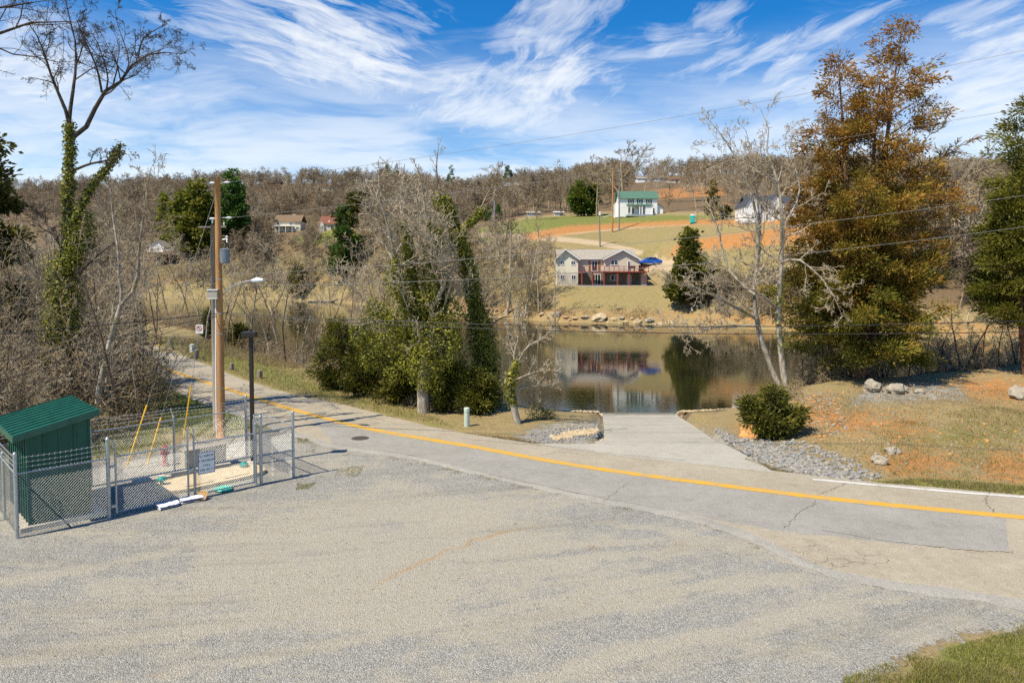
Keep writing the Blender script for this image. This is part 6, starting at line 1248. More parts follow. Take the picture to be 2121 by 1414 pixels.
BL = [((870, 625), 40, 45, 0), ((838, 665), 45, 50, .5), ((905, 705), 55, 60, -.4), ((880, 765), 42, 48, -.6), ((932, 655), 34, 48, .6), ((782, 648), 34, 38, 1.2), ((822, 585), 28, 40, -.8), ((895, 565), 28, 45, .2), ((850, 730), 40, 50, .4), ((940, 740), 30, 55, .8), ((800, 700), 36, 40, .8), ((905, 500), 16, 38, 0), ((845, 520), 14, 34, -.3), ((950, 800), 26, 34, .6), ((745, 690), 26, 28, 1.4), ((905, 795), 18, 30, -.2), ((820, 770), 26, 32, .8), ((770, 740), 24, 34, 1.5)]
kb_ = bt.y / F; blobs = [(at(c[0], c[1], bt.y + dy) - bt, (rx * kb_, rx * kb_ * .8, rz__ * kb_)) for c, rx, rz__, dy in BL]
C, Nn = blob_leaves(blobs, 19000, RG); C2, N2 = along([(np.array(q) - np.array(bt), .4) for q in (Q4[0][2:8], Q4[1][:6], Q4[2][:6], Q4[4][:6], Q4[3][:6])], 12000, 1.0, RG)
obj('ivy', leaves(MB(), np.concatenate([C, C2]), .062, RG, .25, .8, None, np.concatenate([Nn, N2])), 'ivy_leaf', e4_)
Cy, Ny = along([(np.array(q) - np.array(bt), .34) for q in (Q4[0][3:9], Q4[2][3:8], Q4[4][3:8], Q4[1][3:7])], 2600, 1.0, RG); obj('ivy', leaves(MB(), Cy, .10, RG, .25, .8, None, Ny), 'ivy_leaf_yellow', e4_)
# bleached stub of a tree by the ramp
bs = gnd(1075, 882, -.15); t5 = Tree(51); PS = lambda px, py, dy=0.0: tuple(at(px, py, bs.y + dy)); Q5 = t5.trace([tuple(bs + Vector((0, 0, -.2))), PS(1066, 850), PS(1055, 812), PS(1060, 780), PS(1072, 750)], [.2, .17, .13, .09, .06], CF_SAP, 4, .5, 3)
for pa in ([PS(1070, 760), PS(1090, 720, -.3), PS(1135, 690, -.6), PS(1155, 640, -.8)], [PS(1068, 770), PS(1065, 730, .4), PS(1075, 690, .6), PS(1065, 640, .7)], [PS(1060, 790), PS(1110, 770, -.5), PS(1160, 765, -.9)], [PS(1057, 810), PS(1100, 800, .4), PS(1150, 800, .6)]): t5.trace(pa, [.05, .035, .02, .01], CF_SAP, 9, .15, 2.6)
e = tree_thing('bleached_tree', bs, 'small leaning tree with bleached bare lower trunk beside the boat ramp'); obj('trunk', t5.mesh([0], {0: 8}, bs), 'bark_pale', e, smooth=True); obj('crown', t5.mesh([1, 2, 3], {1: 4}, bs), 'twig_pale', e)
C, Nn = along([(np.array(Q5)[3:] - np.array(bs), .42)], 750, 1.0, RG); obj('ivy', leaves(MB(), C, .09, RG, .2, .8, None, Nn), 'ivy_leaf_yellow', e)
p = gnd(1117, 882, -.4); undergrowth('leafy_bush', [(p.x, p.y, p.z, .75, .6, 1.3), (p.x + .5, p.y + .2, p.z, .5, .5, 1.0)], 160, 900, 'yellow green bush at the water edge left of the ramp', 'ivy_leaf_yellow', 'twig_brown', 9, .05, .9)
# saplings filling the clump and the bank behind
for k, (px_, D_, sc) in enumerate(((690, 48, .9), (735, 45, .95), (775, 42, 1.0), (812, 41, 1.05), (850, 43, 1.2), (720, 52, 1.1), (660, 56, .8), (790, 47, 1.2))):
    x = (px_ - CX) / F * D_; put_proto(SAPS[k % 3], 'bare_sapling', (x, D_, max(hz(x, D_), -1.7)), rs.uniform(0, 6.3), sc, 'leafless sapling in the roadside clump ' + ('near its grass bank end' if px_ < 760 else 'behind the thick ivy smothered trunk'), 'sapling', 'saplings in the roadside clump')
ug = [];
for k in range(30):
    pxx = rs.uniform(640, 1030); D_ = np.interp(pxx, [640, 700, 800, 900, 1030], [54, 44.5, 39.0, 37.0, 35.5]) + rs.uniform(-.2, 4); x = (pxx - CX) / F * D_; ug.append((x, D_, max(hz(x, D_), -1.8), rs.uniform(.6, 1.3), .8, rs.uniform(.5, 1.5)))
undergrowth('undergrowth', ug, 1800, 3600, 'brown brush at the foot of the roadside clump', seed=6, leafs=.045)

# ---- bare riverside trees beyond the grassy bank
BIGS = [proto_tree(140 + k, 13.5, dict(CF_BIG, rmin=.014, k=[8, 5, 4, 3]), .17, 1, .5, tb='bark_pale' if k else 'bark_brown', tw='twig_brown' if k == 1 else 'twig_pale') for k in range(2)]
for k, (px_, D_, sc) in enumerate(((392, 92, .95), (425, 84, 1.1), (470, 80, .8), (525, 76, 1.0), (545, 72, .85), (575, 74, .9), (610, 66, .65), (350, 100, 1.0), (300, 104, 1.1), (500, 88, 1.0), (640, 63, .6), (270, 98, .9), (370, 96, .8), (410, 90, .7), (450, 84, .9), (555, 70, .6), (590, 68, .75), (625, 66, .7), (660, 61, .7), (330, 106, .9), (480, 78, .6))):
    x = (px_ - CX) / F * D_; put_proto(BIGS[k % 2], 'bare_tree', (x, D_, max(hz(x, D_), -1.7)), rs.uniform(0, 6.3), sc, ('pale' if k % 2 else 'brown') + ' leafless tree by the water beyond the grassy bank, ' + ('left of the no parking sign' if px_ < 400 else 'by the yellow guy guards' if px_ < 480 else 'behind the lamp post' if px_ < 560 else 'left of the small open cedar'), 'tree', 'riverside trees beyond the grassy bank')
ug = []
for k in range(80):
    pxx = rs.uniform(290, 690); D_ = np.interp(pxx, [290, 400, 520, 640, 680], [104, 90, 76, 62, 58]) + rs.uniform(-1, 4); x = (pxx - CX) / F * D_; ug.append((x, D_, max(hz(x, D_), -1.8), rs.uniform(1, 2.2), 1.2, rs.uniform(.8, 3.2)))
undergrowth('undergrowth', ug, 4200, 4500, 'brown brush along the water behind the grassy bank', seed=16, lt=2.4)
for k, (px_, D_, H_) in enumerate(((440, 86, 4.2), (495, 80, 3.0), (262, 70, 5.0))):
    x = (px_ - CX) / F * D_; conifer('small_cedar', Vector((x, D_, max(hz(x, D_), -1.7))), H_, [(0, 0, H_, H_ * .3, .3)], ('dark young cedar behind the no parking sign', 'low dark cedar behind the yellow guy guards', 'dark young cedar between the thicket and the road bend')[k], ['cedar_dark'], 60 + k, nb=36, per=7, sp=22, length=.3, width=.08, trunk_r=.08, clump=.4)

# ---- bare tree on the right bank
DB = 40.0; PB = lambda px, py, dy=0.0: tuple(at(px, py, DB + dy)); bb_ = at(1632, 838, DB); bb_.z = hz(bb_.x, DB); t6 = Tree(6); cfD = dict(CF_BIG, n=[8, 5, 4, 3, 2], k=[7, 5, 4, 3], lr=[.34, .54, .54, .56], w=[.1, .2, .26, .3, .35], rmin=.010)
Q6 = [t6.trace([tuple(bb_ + Vector((0, 0, -.3))), PB(1620, 753), PB(1612, 649), PB(1617, 562), PB(1620, 475), PB(1616, 400), PB(1603, 353), PB(1588, 310, .3), PB(1592, 260, .5), PB(1575, 225, .6)], [0.216, 0.180, 0.158, 0.144, 0.130, 0.108, 0.086, 0.058, 0.036, 0.014], cfD, 15, .35, 8, npts=14)]
b62 = Vector(PB(1600, 800, .5)); t6.trace([PB(1624, 815, .2), PB(1604, 780, .3), PB(1584, 722, .3), PB(1568, 668, .2), PB(1562, 600, .2), PB(1570, 520, 0), PB(1566, 440, 0), PB(1542, 365, -.3), PB(1505, 295, -.5), PB(1464, 243, -.8)], [0.173, 0.166, 0.151, 0.137, 0.108, 0.094, 0.072, 0.054, 0.032, 0.011], cfD, 17, .3, 8, npts=14)
for pa, rr_, kn in (([PB(1566, 660), PB(1504, 626, -.5), PB(1446, 597, -1), PB(1400, 585, -1.4), PB(1366, 560, -1.8)], [0.101, 0.079, 0.058, 0.036, 0.011], 11), ([PB(1568, 675), PB(1490, 676, -.8), PB(1440, 690, -1.4), PB(1385, 684, -2)], [0.086, 0.065, 0.043, 0.011], 11), ([PB(1562, 610), PB(1510, 560, .5), PB(1490, 490, .9), PB(1470, 430, 1.2), PB(1437, 371, 1.5)], [0.086, 0.072, 0.058, 0.036, 0.011], 10),
                    ([PB(1564, 590), PB(1575, 500, .6), PB(1570, 420, .8), PB(1560, 340, 1.0), PB(1545, 270, 1.2)], [0.086, 0.072, 0.058, 0.036, 0.011], 10), ([PB(1615, 545), PB(1650, 536, -.8), PB(1690, 565, -1.3), PB(1720, 600, -1.6), PB(1745, 655, -1.8)], [0.072, 0.058, 0.043, 0.029, 0.009], 11), ([PB(1620, 470), PB(1650, 420, .5), PB(1655, 370, .8), PB(1625, 300, 1.0), PB(1640, 250, 1.2)], [0.072, 0.058, 0.043, 0.029, 0.009], 10),
                    ([PB(1612, 640), PB(1560, 600, -.6), PB(1500, 590, -1.0), PB(1440, 555, -1.3)], [0.072, 0.058, 0.036, 0.011], 8), ([PB(1612, 380), PB(1570, 350, -.7), PB(1530, 330, -1), PB(1490, 340, -1.3)], [0.058, 0.043, 0.029, 0.009], 8), ([PB(1616, 600), PB(1585, 560, 1), PB(1540, 545, 1.6), PB(1500, 520, 2.2)], [0.065, 0.050, 0.029, 0.009], 8)): t6.trace(pa, rr_, cfD, int(kn * 1.35), .2, 5.4)
e6 = tree_thing('bare_tree', bb_, 'pale leafless tree with twisting limbs standing in front of the bronze cedar'); obj('trunk', t6.mesh([0], {0: 9}, bb_), 'bark_pale', e6, smooth=True); obj('crown', t6.mesh([1, 2, 3, 4], {1: 5, 2: 4}, bb_), 'twig_pale', e6)
C, Nn = along([(np.array(Q6[0])[2:6] - np.array(bb_), .3)], 420, 1.0, RG); obj('ivy', leaves(MB(), C, .08, RG, .2, .8, None, Nn), 'ivy_leaf', e6)
# dark understorey saplings under the cedars
DSAP = [proto_tree(160 + k, 5.0, dict(CF_SAP, k=[8, 5, 4], rmin=.008), .06, 1 + k % 2, .6, tb='bark_dark', tw='twig_dark' if k != 1 else 'twig_brown') for k in range(2)]
for k, (px_, D_, sc) in enumerate(((1885, 46.5, 1.0), (1925, 47, .95), (1965, 46.5, .85), (2000, 47, 1.25), (2035, 46, .8), (1840, 45.5, .8), (2075, 46.5, .9), (1700, 43.5, .75), (1670, 43, .6), (1730, 44.5, .7), (1945, 48, 1.0), (2110, 47, 1.0))):
    x = (px_ - CX) / F * D_; put_proto(DSAP[k % 2], 'bare_sapling', (x, D_, max(hz(x, D_), -1.7)), rs.uniform(0, 6.3), sc, ('brown' if k % 2 else 'dark') + ' leafless sapling on the bank crest ' + ('beside the pale bare tree' if px_ < 1760 else 'under the bronze cedar' if px_ < 1960 else 'between the bronze and the green cedar' if px_ < 2040 else 'under the deep green cedar'), 'sapling', 'saplings under the right bank cedars')
ug = []
for k in range(36):
    pxx = rs.uniform(1640, 2160); D_ = np.interp(pxx, [1640, 1760, 1850, 2160], [41.5, 44, 46.8, 47]) + rs.uniform(-.3, 2.0); x = (pxx - CX) / F * D_; ug.append((x, D_, max(hz(x, D_), -1.8), rs.uniform(.6, 1.2), .8, rs.uniform(.4, 1.9 if pxx < 1860 else 1.1)))
for k in range(9): pxx = rs.uniform(1600, 1660); D_ = rs.uniform(33, 40); x = (pxx - CX) / F * D_; ug.append((x, D_, hz(x, D_), .6, .6, rs.uniform(.3, .8)))
undergrowth('undergrowth', ug, 2600, 3600, 'dry brush along the right bank crest under the cedars', seed=26, lt=1.2)

for k in range(26):
    pxx = rs.uniform(1650, 2150); D_ = np.interp(pxx, [1650, 1760, 1850, 2160], [42.5, 45, 47.2, 47.5]) + rs.uniform(0, 2.2); x = (pxx - CX) / F * D_
    put_proto(SHR[k % 3], 'bare_shrub', (x, D_, max(hz(x, D_), -1.7)), rs.uniform(0, 6.3), rs.uniform(.45, .95), ('brown' if k % 3 == 1 else 'pale') + ' leafless shrub on the right bank crest ' + ('under the bronze cedar' if pxx < 1960 else 'between the bronze and the green cedar' if pxx < 2030 else 'under the deep green cedar'), 'shrub', 'shrubs along the right bank crest')

# ================================================================== FAR VEGETATION
FARV = []
for k in range(9):
    t = Tree(300 + k); cfg = dict(CF_FAR, rmin=.022, k=[11, 7, 9] if k != 3 else [14, 7, 9], a=[(22, 50), (28, 60), (25, 70)] if k % 2 else [(35, 65), (28, 60), (25, 70)], lr=[.5, .5, .5] if k % 2 else [.58, .5, .5])
    if k > 6: cfg.update(rmin=.012, k=[8, 5, 6])
    t.branch((0, 0, -.4), (0, 0, 1), 13.5 * (.75 if k % 2 else .62), .17, 0, cfg); me = t.mesh([0, 1, 2, 3], {0: 6, 1: 4, 2: 3}).mesh('bare_tree'); me.materials.append(MATS[('twig_brown', 'twig_pale', 'twig_brown', 'twig_brown', 'twig_pale', 'twig_brown', 'twig_dark', 'twig_brown', 'twig_pale')[k]])
    FARV.append((me, float(t.pts([0, 1, 2, 3])[:, 2].max())))
def far_tree(v, p, H, rz, label, group=None, wide=1.0):
    me, h0 = FARV[v]; o = bpy.data.objects.new('bare_tree', me); COL.objects.link(o); s = H / h0; o.location = p; o.rotation_euler.z = rz; o.scale = (s * wide, s * wide, s); tag(o, label=label, cat='tree', group=group); return o
CLEAR = [[(960, 505), (975, 462), (1100, 447), (1240, 440), (1500, 440), (1660, 444), (1660, 545), (1500, 560), (1420, 590), (1380, 640), (1180, 640), (1140, 560), (1110, 505)], [(560, 500), (560, 462), (640, 462), (640, 500)], [(640, 490), (650, 460), (745, 462), (745, 500)], [(296, 556), (300, 500), (362, 500), (362, 556)], [(640, 690), (640, 600), (1000, 640), (1000, 690)]]
def clear_at(p):
    a, b_ = project(np.array([list(p)])); return any(pip(a, b_, c, .5)[0] > .5 for c in CLEAR)
HOUSES = [(596, cr.location.y, 34), (681, ct.location.y, 24), (332, st.location.y, 34), (1590, nb.y, 60), (1322, wb.y, 46), (1235, HD, 100)]
def slope_label(px, S):
    h = 'low' if S < 35 else ('halfway up' if S < 110 else 'high up')
    w = ('left of the white stilt house' if px < 300 else 'between stilt house and dark pine' if px < 480 else 'between dark pine and cream house' if px < 570 else 'around cream house and red cottage' if px < 700 else
         'between red cottage and ivy clump' if px < 850 else 'behind the ivy clad clump' if px < 1000 else 'left of the magnolia' if px < 1135 else 'on the slope behind the farmhouse' if px < 1660 else 'behind the two large cedars')
    return 'leafless tree %s the far slope %s' % (h + ' on' if h != 'halfway up' else h, w.replace('on the slope ', ''))
rs = random.Random(9); cnt = 0; tries = 0
while cnt < 298 and tries < 6000:
    tries += 1; zone_ = rs.random()
    if zone_ < .74: pxx = rs.uniform(180, 1130); S = rs.uniform(2, 210) if rs.random() < .42 else rs.uniform(2, 75)
    elif zone_ < .9: pxx = rs.uniform(1650, 2180); S = rs.uniform(3, 150)
    else: pxx = rs.uniform(1130, 1650); S = rs.uniform(125, 230)
    q = (pxx - CX) / F
    yv = 150.0
    for _ in range(8): yv = yf_of(q * yv) + S
    p = Vector((q * yv, yv, hz(q * yv, yv)))
    if clear_at(p): continue
    if any(abs(pxx - h[0]) < h[2] and h[1] - 75 < yv < h[1] + 9 for h in HOUSES): continue
    H = rs.uniform(8, 15) * (1.0 if S > 15 else .8); far_tree(rs.randrange(7), p, H, rs.uniform(0, 6.3), slope_label(pxx, S), 'leafless trees on the far slope', rs.uniform(.85, 1.25)); cnt += 1
# ridge and upper slope: a wood that reads as one mass (points that carry copies of the same trees)
def scatter_wood(parent, v, pts, scl, rot):
    me = bpy.data.meshes.new('trees'); me.vertices.add(len(pts)); me.vertices.foreach_set('co', np.asarray(pts, np.float32).ravel())
    a = me.attributes.new('scl', 'FLOAT_VECTOR', 'POINT'); a.data.foreach_set('vector', np.asarray(scl, np.float32).ravel()); a = me.attributes.new('rot', 'FLOAT', 'POINT'); a.data.foreach_set('value', np.asarray(rot, np.float32))
    o = bpy.data.objects.new('trees', me); COL.objects.link(o); o.parent = parent; o['kind'] = 'stuff'
    src = bpy.data.objects.new('bare_tree_source', FARV[v][0])
    ng = bpy.data.node_groups.new('wood_points', 'GeometryNodeTree'); ng.interface.new_socket('Geometry', in_out='INPUT', socket_type='NodeSocketGeometry'); ng.interface.new_socket('Geometry', in_out='OUTPUT', socket_type='NodeSocketGeometry')
    N = ng.nodes; L = ng.links; gi, go = N.new('NodeGroupInput'), N.new('NodeGroupOutput'); ip = N.new('GeometryNodeInstanceOnPoints'); oi = N.new('GeometryNodeObjectInfo'); oi.inputs['Object'].default_value = src; oi.inputs['As Instance'].default_value = True
    n1 = N.new('GeometryNodeInputNamedAttribute'); n1.data_type = 'FLOAT_VECTOR'; n1.inputs[0].default_value = 'scl'; n2 = N.new('GeometryNodeInputNamedAttribute'); n2.data_type = 'FLOAT'; n2.inputs[0].default_value = 'rot'; cx_ = N.new('ShaderNodeCombineXYZ'); mp = N.new('GeometryNodeMeshToPoints')
    L.new(gi.outputs[0], mp.inputs[0]); L.new(mp.outputs[0], ip.inputs['Points']); L.new(oi.outputs['Geometry'], ip.inputs['Instance']); L.new(n1.outputs[0], ip.inputs['Scale']); L.new(n2.outputs[0], cx_.inputs[2]); L.new(cx_.outputs[0], ip.inputs['Rotation']); L.new(ip.outputs[0], go.inputs[0])
    md = o.modifiers.new('wood', 'NODES'); md.node_group = ng
g = np.random.default_rng(88); W_ = {v: ([], [], []) for v in range(7)}; WO = np.array([0, 500, 60.])
def add_wood(p, H, wide): v = int(g.integers(0, 7)); s_ = H / FARV[v][1]; W_[v][0].append(np.array(p) - WO); W_[v][1].append((s_ * wide, s_ * wide, s_)); W_[v][2].append(g.uniform(0, 6.28))
k = 0
while k < 4300:
    k += 1; pxx = g.uniform(-150, 2280); yv = g.uniform(290, 690) if g.random() < .8 else g.uniform(520, 650); x = (pxx - CX) / F * yv; s_ = yv - float(yf_of(x))
    if s_ < (90 if pxx < 960 or pxx > 1680 else 120): continue
    p = Vector((x, yv, hz(x, yv) - .3))
    if clear_at(p): continue
    if 1300 < pxx < 1520 and yv < 470 and g.random() < .9: continue
    if any(abs(pxx - a[0]) < a[2] * .55 and 430 < yv < 560 for a in RH_) and g.random() < .8: continue
    add_wood(p, g.uniform(7, 17), g.uniform(.85, 1.35))
k = 0
while k < 1700:   # thickets lower down the far slope
    k += 1; pxx = g.uniform(160, 985) if g.random() < .82 else g.uniform(1690, 2200); S = g.uniform(3, 130); q_ = (pxx - CX) / F; yv = 200.
    for _ in range(8): yv = yf_of(q_ * yv) + S
    p = Vector((q_ * yv, yv, hz(q_ * yv, yv) - .3))
    if clear_at(p) or any(abs(pxx - h[0]) < h[2] * .8 and h[1] - 60 < yv < h[1] + 9 for h in HOUSES): continue
    add_wood(p, g.uniform(3, 9.5), g.uniform(1.1, 1.8))
for lo, hi, S0, S1, n_ in ((985, 1140, 2, 40, 70), (1440, 1650, 1, 16, 80), (560, 985, 2, 45, 220)):
    for k in range(n_):
        pxx = g.uniform(lo, hi); S = g.uniform(S0, S1); q_ = (pxx - CX) / F; yv = 150.
        for _ in range(8): yv = yf_of(q_ * yv) + S
        p = Vector((q_ * yv, yv, hz(q_ * yv, yv) - .3))
        if not (lo < 900 and clear_at(p)): add_wood(p, g.uniform(2.5, 6.5), g.uniform(1.1, 1.7))
we = empty('woodland', Vector(WO), label='leafless brown wood covering the far ridge and slopes', kind='stuff')
for v, (a, b_, c_) in W_.items(): scatter_wood(we, v, a, b_, c_)

# ---- single trees one can pick out across the river
def far_con(px, pyb, pyt, hw, label, mats, seed, leaders=None, name='pine_tree', nb=34, p=None, foot=.1, dens=1.0, low=.12):
    p = p or on(px, pyb); kk = p.y / F; H = HC + px_dir(px, pyt).z * p.y / px_dir(px, pyt).y - p.z; lw = hw * kk
    L = [(a * lw, 0, H * b_, lw * c_, H * foot) for a, b_, c_ in (leaders or [(0, 1, 1)])]; sc = lw / 3.0
    conifer(name, p, H, L, label, mats, seed, nb=nb, per=7, sp=int(15 * dens), length=.55 * max(.7, sc), width=.17 * max(.7, sc), trunk_r=.2, clump=.62 * max(.7, sc), low=low, trunk_mat='bark_brown')
far_con(402, 535, 378, 48, 'spreading yellow green pine left of the dark tall pine', ['pine_yellow', 'cedar_green'], 70, [(-.5, .85, .7), (.2, 1, .8), (.7, .8, .6)])
far_con(345, 520, 400, 26, 'loose yellow green pine beyond the forked sapling', ['pine_yellow'], 71)
far_con(482, 520, 356, 34, 'tall dark green pine rising behind the orange pole', ['pine_green'], 72, [(0, 1, 1), (.3, .8, .8)], nb=44, foot=.2)
far_con(716, 582, 428, 38, 'dark green conifer right of the red roofed cottage', ['pine_green', 'cedar_dark'], 73, [(0, 1, .9), (.3, .6, .9)], nb=44); far_con(742, 470, 398, 26, 'rounded dark evergreen behind the conifer by the cottage', ['cedar_dark'], 74, [(0, 1, 1), (-.3, .9, .9)], foot=.25)
far_con(618, 620, 546, 22, 'brown green cedar on the far shore near the dock', ['cedar_dark', 'cedar_mixed'], 75, name='cedar_tree')
far_con(1425, 640, 476, 42, 'broad dark cedar on the far bank right of the deck house', ['cedar_green', 'cedar_dark'], 76, [(0, 1, .62), (.1, .75, 1.0), (-.3, .55, .8), (.5, .5, .7)], 'cedar_tree', 60, low=.05)
far_con(1210, 448, 376, 32, 'rounded dark green magnolia left of the farmhouse', ['cedar_green', 'pine_green'], 77, [(0, 1, .9), (-.5, .85, .8), (.5, .85, .8)], 'magnolia_tree', 44); far_con(1475, 459, 374, 15, 'narrow brown green cedar between farmhouse and new white house', ['cedar_mixed', 'cedar_dark'], 78, name='cedar_tree')
far_con(1013, 462, 428, 8, 'small dark cone shaped evergreen left of the grey metal pole', ['pine_green'], 79, nb=20); far_con(1032, 458, 422, 8, 'small dark cone shaped evergreen between the grey pole and the pale pole', ['pine_green'], 80, nb=20); far_con(1502, 452, 428, 14, 'low dark evergreen bush at the lawn end beside the portable toilet', ['cedar_dark'], 81, nb=24, name='evergreen_bush')
for px_, t_, hw_, lab in ((1053, 343, 10, 'lone round topped pine on the ridge skyline'), (805, 341, 9, 'umbrella shaped pine on the skyline, larger of two'), (823, 340, 6, 'slim umbrella pine on the skyline, smaller of two'), (935, 343, 10, 'dark pointed evergreen on the skyline'), (1086, 350, 5, 'slim dark evergreen on the skyline beside a pale house')):
    x = (px_ - CX) / F * 520; far_con(px_, 370, t_, hw_, lab, ['pine_green'], 82 + px_, p=Vector((x, 520, hz(x, 520))), foot=.45 if px_ in (805, 823, 1053) else .15, nb=24)
for v, px_, pyb_, pyt_, wd, lab in ((0, 1292, 448, 297, 1.35, 'great spreading bare oak behind the farmhouse chimney'), (2, 1236, 448, 322, 1.1, 'tall bare tree behind the dark magnolia'), (3, 985, 458, 334, 1.3, 'broad bare tree against the ridge left of the field'), (5, 1112, 455, 382, 1.9, 'round dense reddish brown leafless tree at the field end'), (2, 1385, 440, 395, 1.4, 'low bare tree right of the farmhouse addition'),
                             (7, 1116, 655, 425, .7, 'tall pale bare tree on the far bank beside the deck house'), (7, 1150, 668, 520, .9, 'bare tree leaning over the far boulders before the deck house'), (8, 1048, 655, 430, .9, 'pale budding tree on the far bank behind the leaning ivy trunk'), (8, 1085, 660, 470, .9, 'pale budding tree between the far boulders and the leaning ivy trunk'), (0, 1895, 640, 235, 1.0, 'large bare tree rising behind the bronze cedar'), (4, 1995, 640, 330, 1.2, 'grey bare tree between the two large cedars'), (2, 2045, 640, 340, 1.2, 'grey bare tree behind the deep green cedar')):
    p = on(px_, pyb_) if pyb_ < 640 or px_ < 1200 else Vector(((px_ - CX) / F * 118, 118, hz((px_ - CX) / F * 118, 118)))
    H = HC + px_dir(px_, pyt_).z * p.y / px_dir(px_, pyt_).y - p.z; far_tree(v, p, H, px_ * .37, lab, None, wd)
# yellow buds on the far bank trees, and shoreline brush
g = np.random.default_rng(14)
def bud_tree(px_, pyb, H, label, seed):
    p = on(px_, pyb); t = Tree(seed); cfg = dict(CF_FAR, n=[5, 4, 3, 2], rmin=.013, k=[10, 6, 5]); 
    for k in range(3): a = k * 2.1 + seed; t.branch((.3 * math.cos(a), .3 * math.sin(a), -.3), nrm((.35 * math.cos(a), .35 * math.sin(a), 1)), H * .62, .13, 0, cfg)
    e = tree_thing('budding_tree', p, label); obj('trunk', t.mesh([0], {0: 6}), 'bark_pale', e); obj('crown', t.mesh([1, 2, 3], {1: 4}), 'twig_pale', e); q = t.pts([3]); q = q[g.integers(0, len(q), 1500)] + g.normal(0, .25, (1500, 3)); obj('buds', leaves(MB(), q, .085, g), 'bud_yellow', e)
for k, a in enumerate(((1070, 662, 15, 'tree with yellow green buds on the far bank behind the leaning ivy trunk'), (1022, 655, 14, 'many stemmed tree with yellow buds on the far shore'), (1092, 650, 9, 'low many stemmed budding tree just left of the deck house'), (1000, 640, 15, 'budding tree left of the others on the far shore'))): bud_tree(*a, 500 + k)
ug = []
for k in range(130):
    x = rs.uniform(-130, 85); y = yf_of(x) + rs.uniform(.5, 6); ug.append((x, y, hz(x, y), rs.uniform(1, 2.4), 1.2, rs.uniform(.5, 1.9)))
undergrowth('undergrowth', ug, 3600, 5200, 'brown brush along the far shoreline', 'brush_leaf', 'twig_brown', 36, .12, 2.2)
ug = []
for k in range(60):
    pxx = rs.uniform(1440, 1640); D_ = rs.uniform(128, 150); x = (pxx - CX) / F * D_; y = D_
    if y > yf_of(x) + .5: ug.append((x, y, hz(x, y), rs.uniform(1, 2.2), 1.2, rs.uniform(.6, 2.2)))
for k in range(240):
    pxx = rs.uniform(250, 980); q = (pxx - CX) / F; S = rs.uniform(8, 60); yv = 200.
    for _ in range(8): yv = yf_of(q * yv) + S
    p = Vector((q * yv, yv, hz(q * yv, yv)))
    if not clear_at(p): ug.append((p.x, p.y, p.z, rs.uniform(1.5, 3.5), 2, rs.uniform(1, 3.2)))
undergrowth('undergrowth', ug, 5200, 9000, 'brown thickets scattered over the far slope', 'brush_leaf', 'twig_brown', 37, .16, 3.0)

# ================================================================== ROCKS, GRAVEL, GRASS
def rock_mat(name, c0, c1, c2):
    m, t, b = material(name); n1 = t.noise(t.pos(), 5, 6, .65); n2 = t.noise(t.pos(), 22, 4, .6); t.put(b.inputs['Base Color'], t.ramp(t.m('ADD', t.m('MULTIPLY', n1, .7), t.m('MULTIPLY', n2, .3)), [(.3, c0), (.5, c1), (.7, c2)])); b.inputs['Roughness'].default_value = .9; t.put(b.inputs['Normal'], t.bump(t.m('ADD', n1, t.m('MULTIPLY', n2, .4)), .8, .08))
rock_mat('limestone', (.16, .14, .105), (.33, .29, .22), (.48, .43, .34)); rock_mat('limestone_tan', (.24, .17, .09), (.50, .39, .23), (.66, .55, .37)); rock_mat('orange_rock', (.26, .11, .03), (.52, .26, .08), (.68, .42, .18)); rock_mat('grey_stone', (.11, .108, .10), (.25, .245, .225), (.42, .415, .38))
def ico(sub):
    import bmesh
    bm = bmesh.new(); bmesh.ops.create_icosphere(bm, subdivisions=sub, radius=1); v = np.array([q.co[:] for q in bm.verts]); f = np.array([[w.index for w in q.verts] for q in bm.faces]); bm.free(); return v, f
IC1, IC2 = ico(1), ico(3)
def boulder(p, size, mat, label, seed, rz=0.0, name='boulder', sink=.25):
    v, f = IC2; n_ = v / np.linalg.norm(v, axis=1, keepdims=True); r = np.array([mnoise.noise(Vector(q * 1.3) + Vector((seed * 3.1, 0, 0))) * .38 + mnoise.noise(Vector(q * 3.1) + Vector((0, seed, 0))) * .16 for q in n_])
    rg = np.random.default_rng(seed); cut = np.ones(len(v))
    for k in range(7):   # flat broken faces
        d = rg.normal(size=3); d /= np.linalg.norm(d); h = rg.uniform(.62, .85); dp = n_ @ d; cut = np.minimum(cut, np.where(dp > h, h / np.maximum(dp, .01), 1))
    V_ = n_ * ((1 + r) * cut)[:, None] * np.array(size); return obj(name, MB().add(V_, tris=f), mat, loc=Vector(p) + Vector((0, 0, size[2] * (1 - 2 * sink))), rz=rz, label=label, cat='boulder' if name == 'boulder' else 'rock')
rs = random.Random(12)
FB_ = [(1012, 660, 10), (1030, 661, 12), (1052, 661, 15), (1075, 663, 12), (1098, 664, 16), (1122, 664, 13), (1152, 664, 24), (1172, 667, 13), (1192, 668, 14), (1212, 667, 18), (1244, 668, 34), (1272, 670, 15), (1290, 666, 15), (1296, 673, 13), (1322, 673, 20), (1345, 670, 22), (1370, 675, 16), (1392, 673, 18), (1137, 668, 10), (1228, 671, 10), (1310, 667, 9), (1358, 676, 10), (1045, 667, 9), (1085, 668, 9), (1180, 672, 9), (1260, 674, 10), (1283, 675, 8), (1335, 677, 9)]
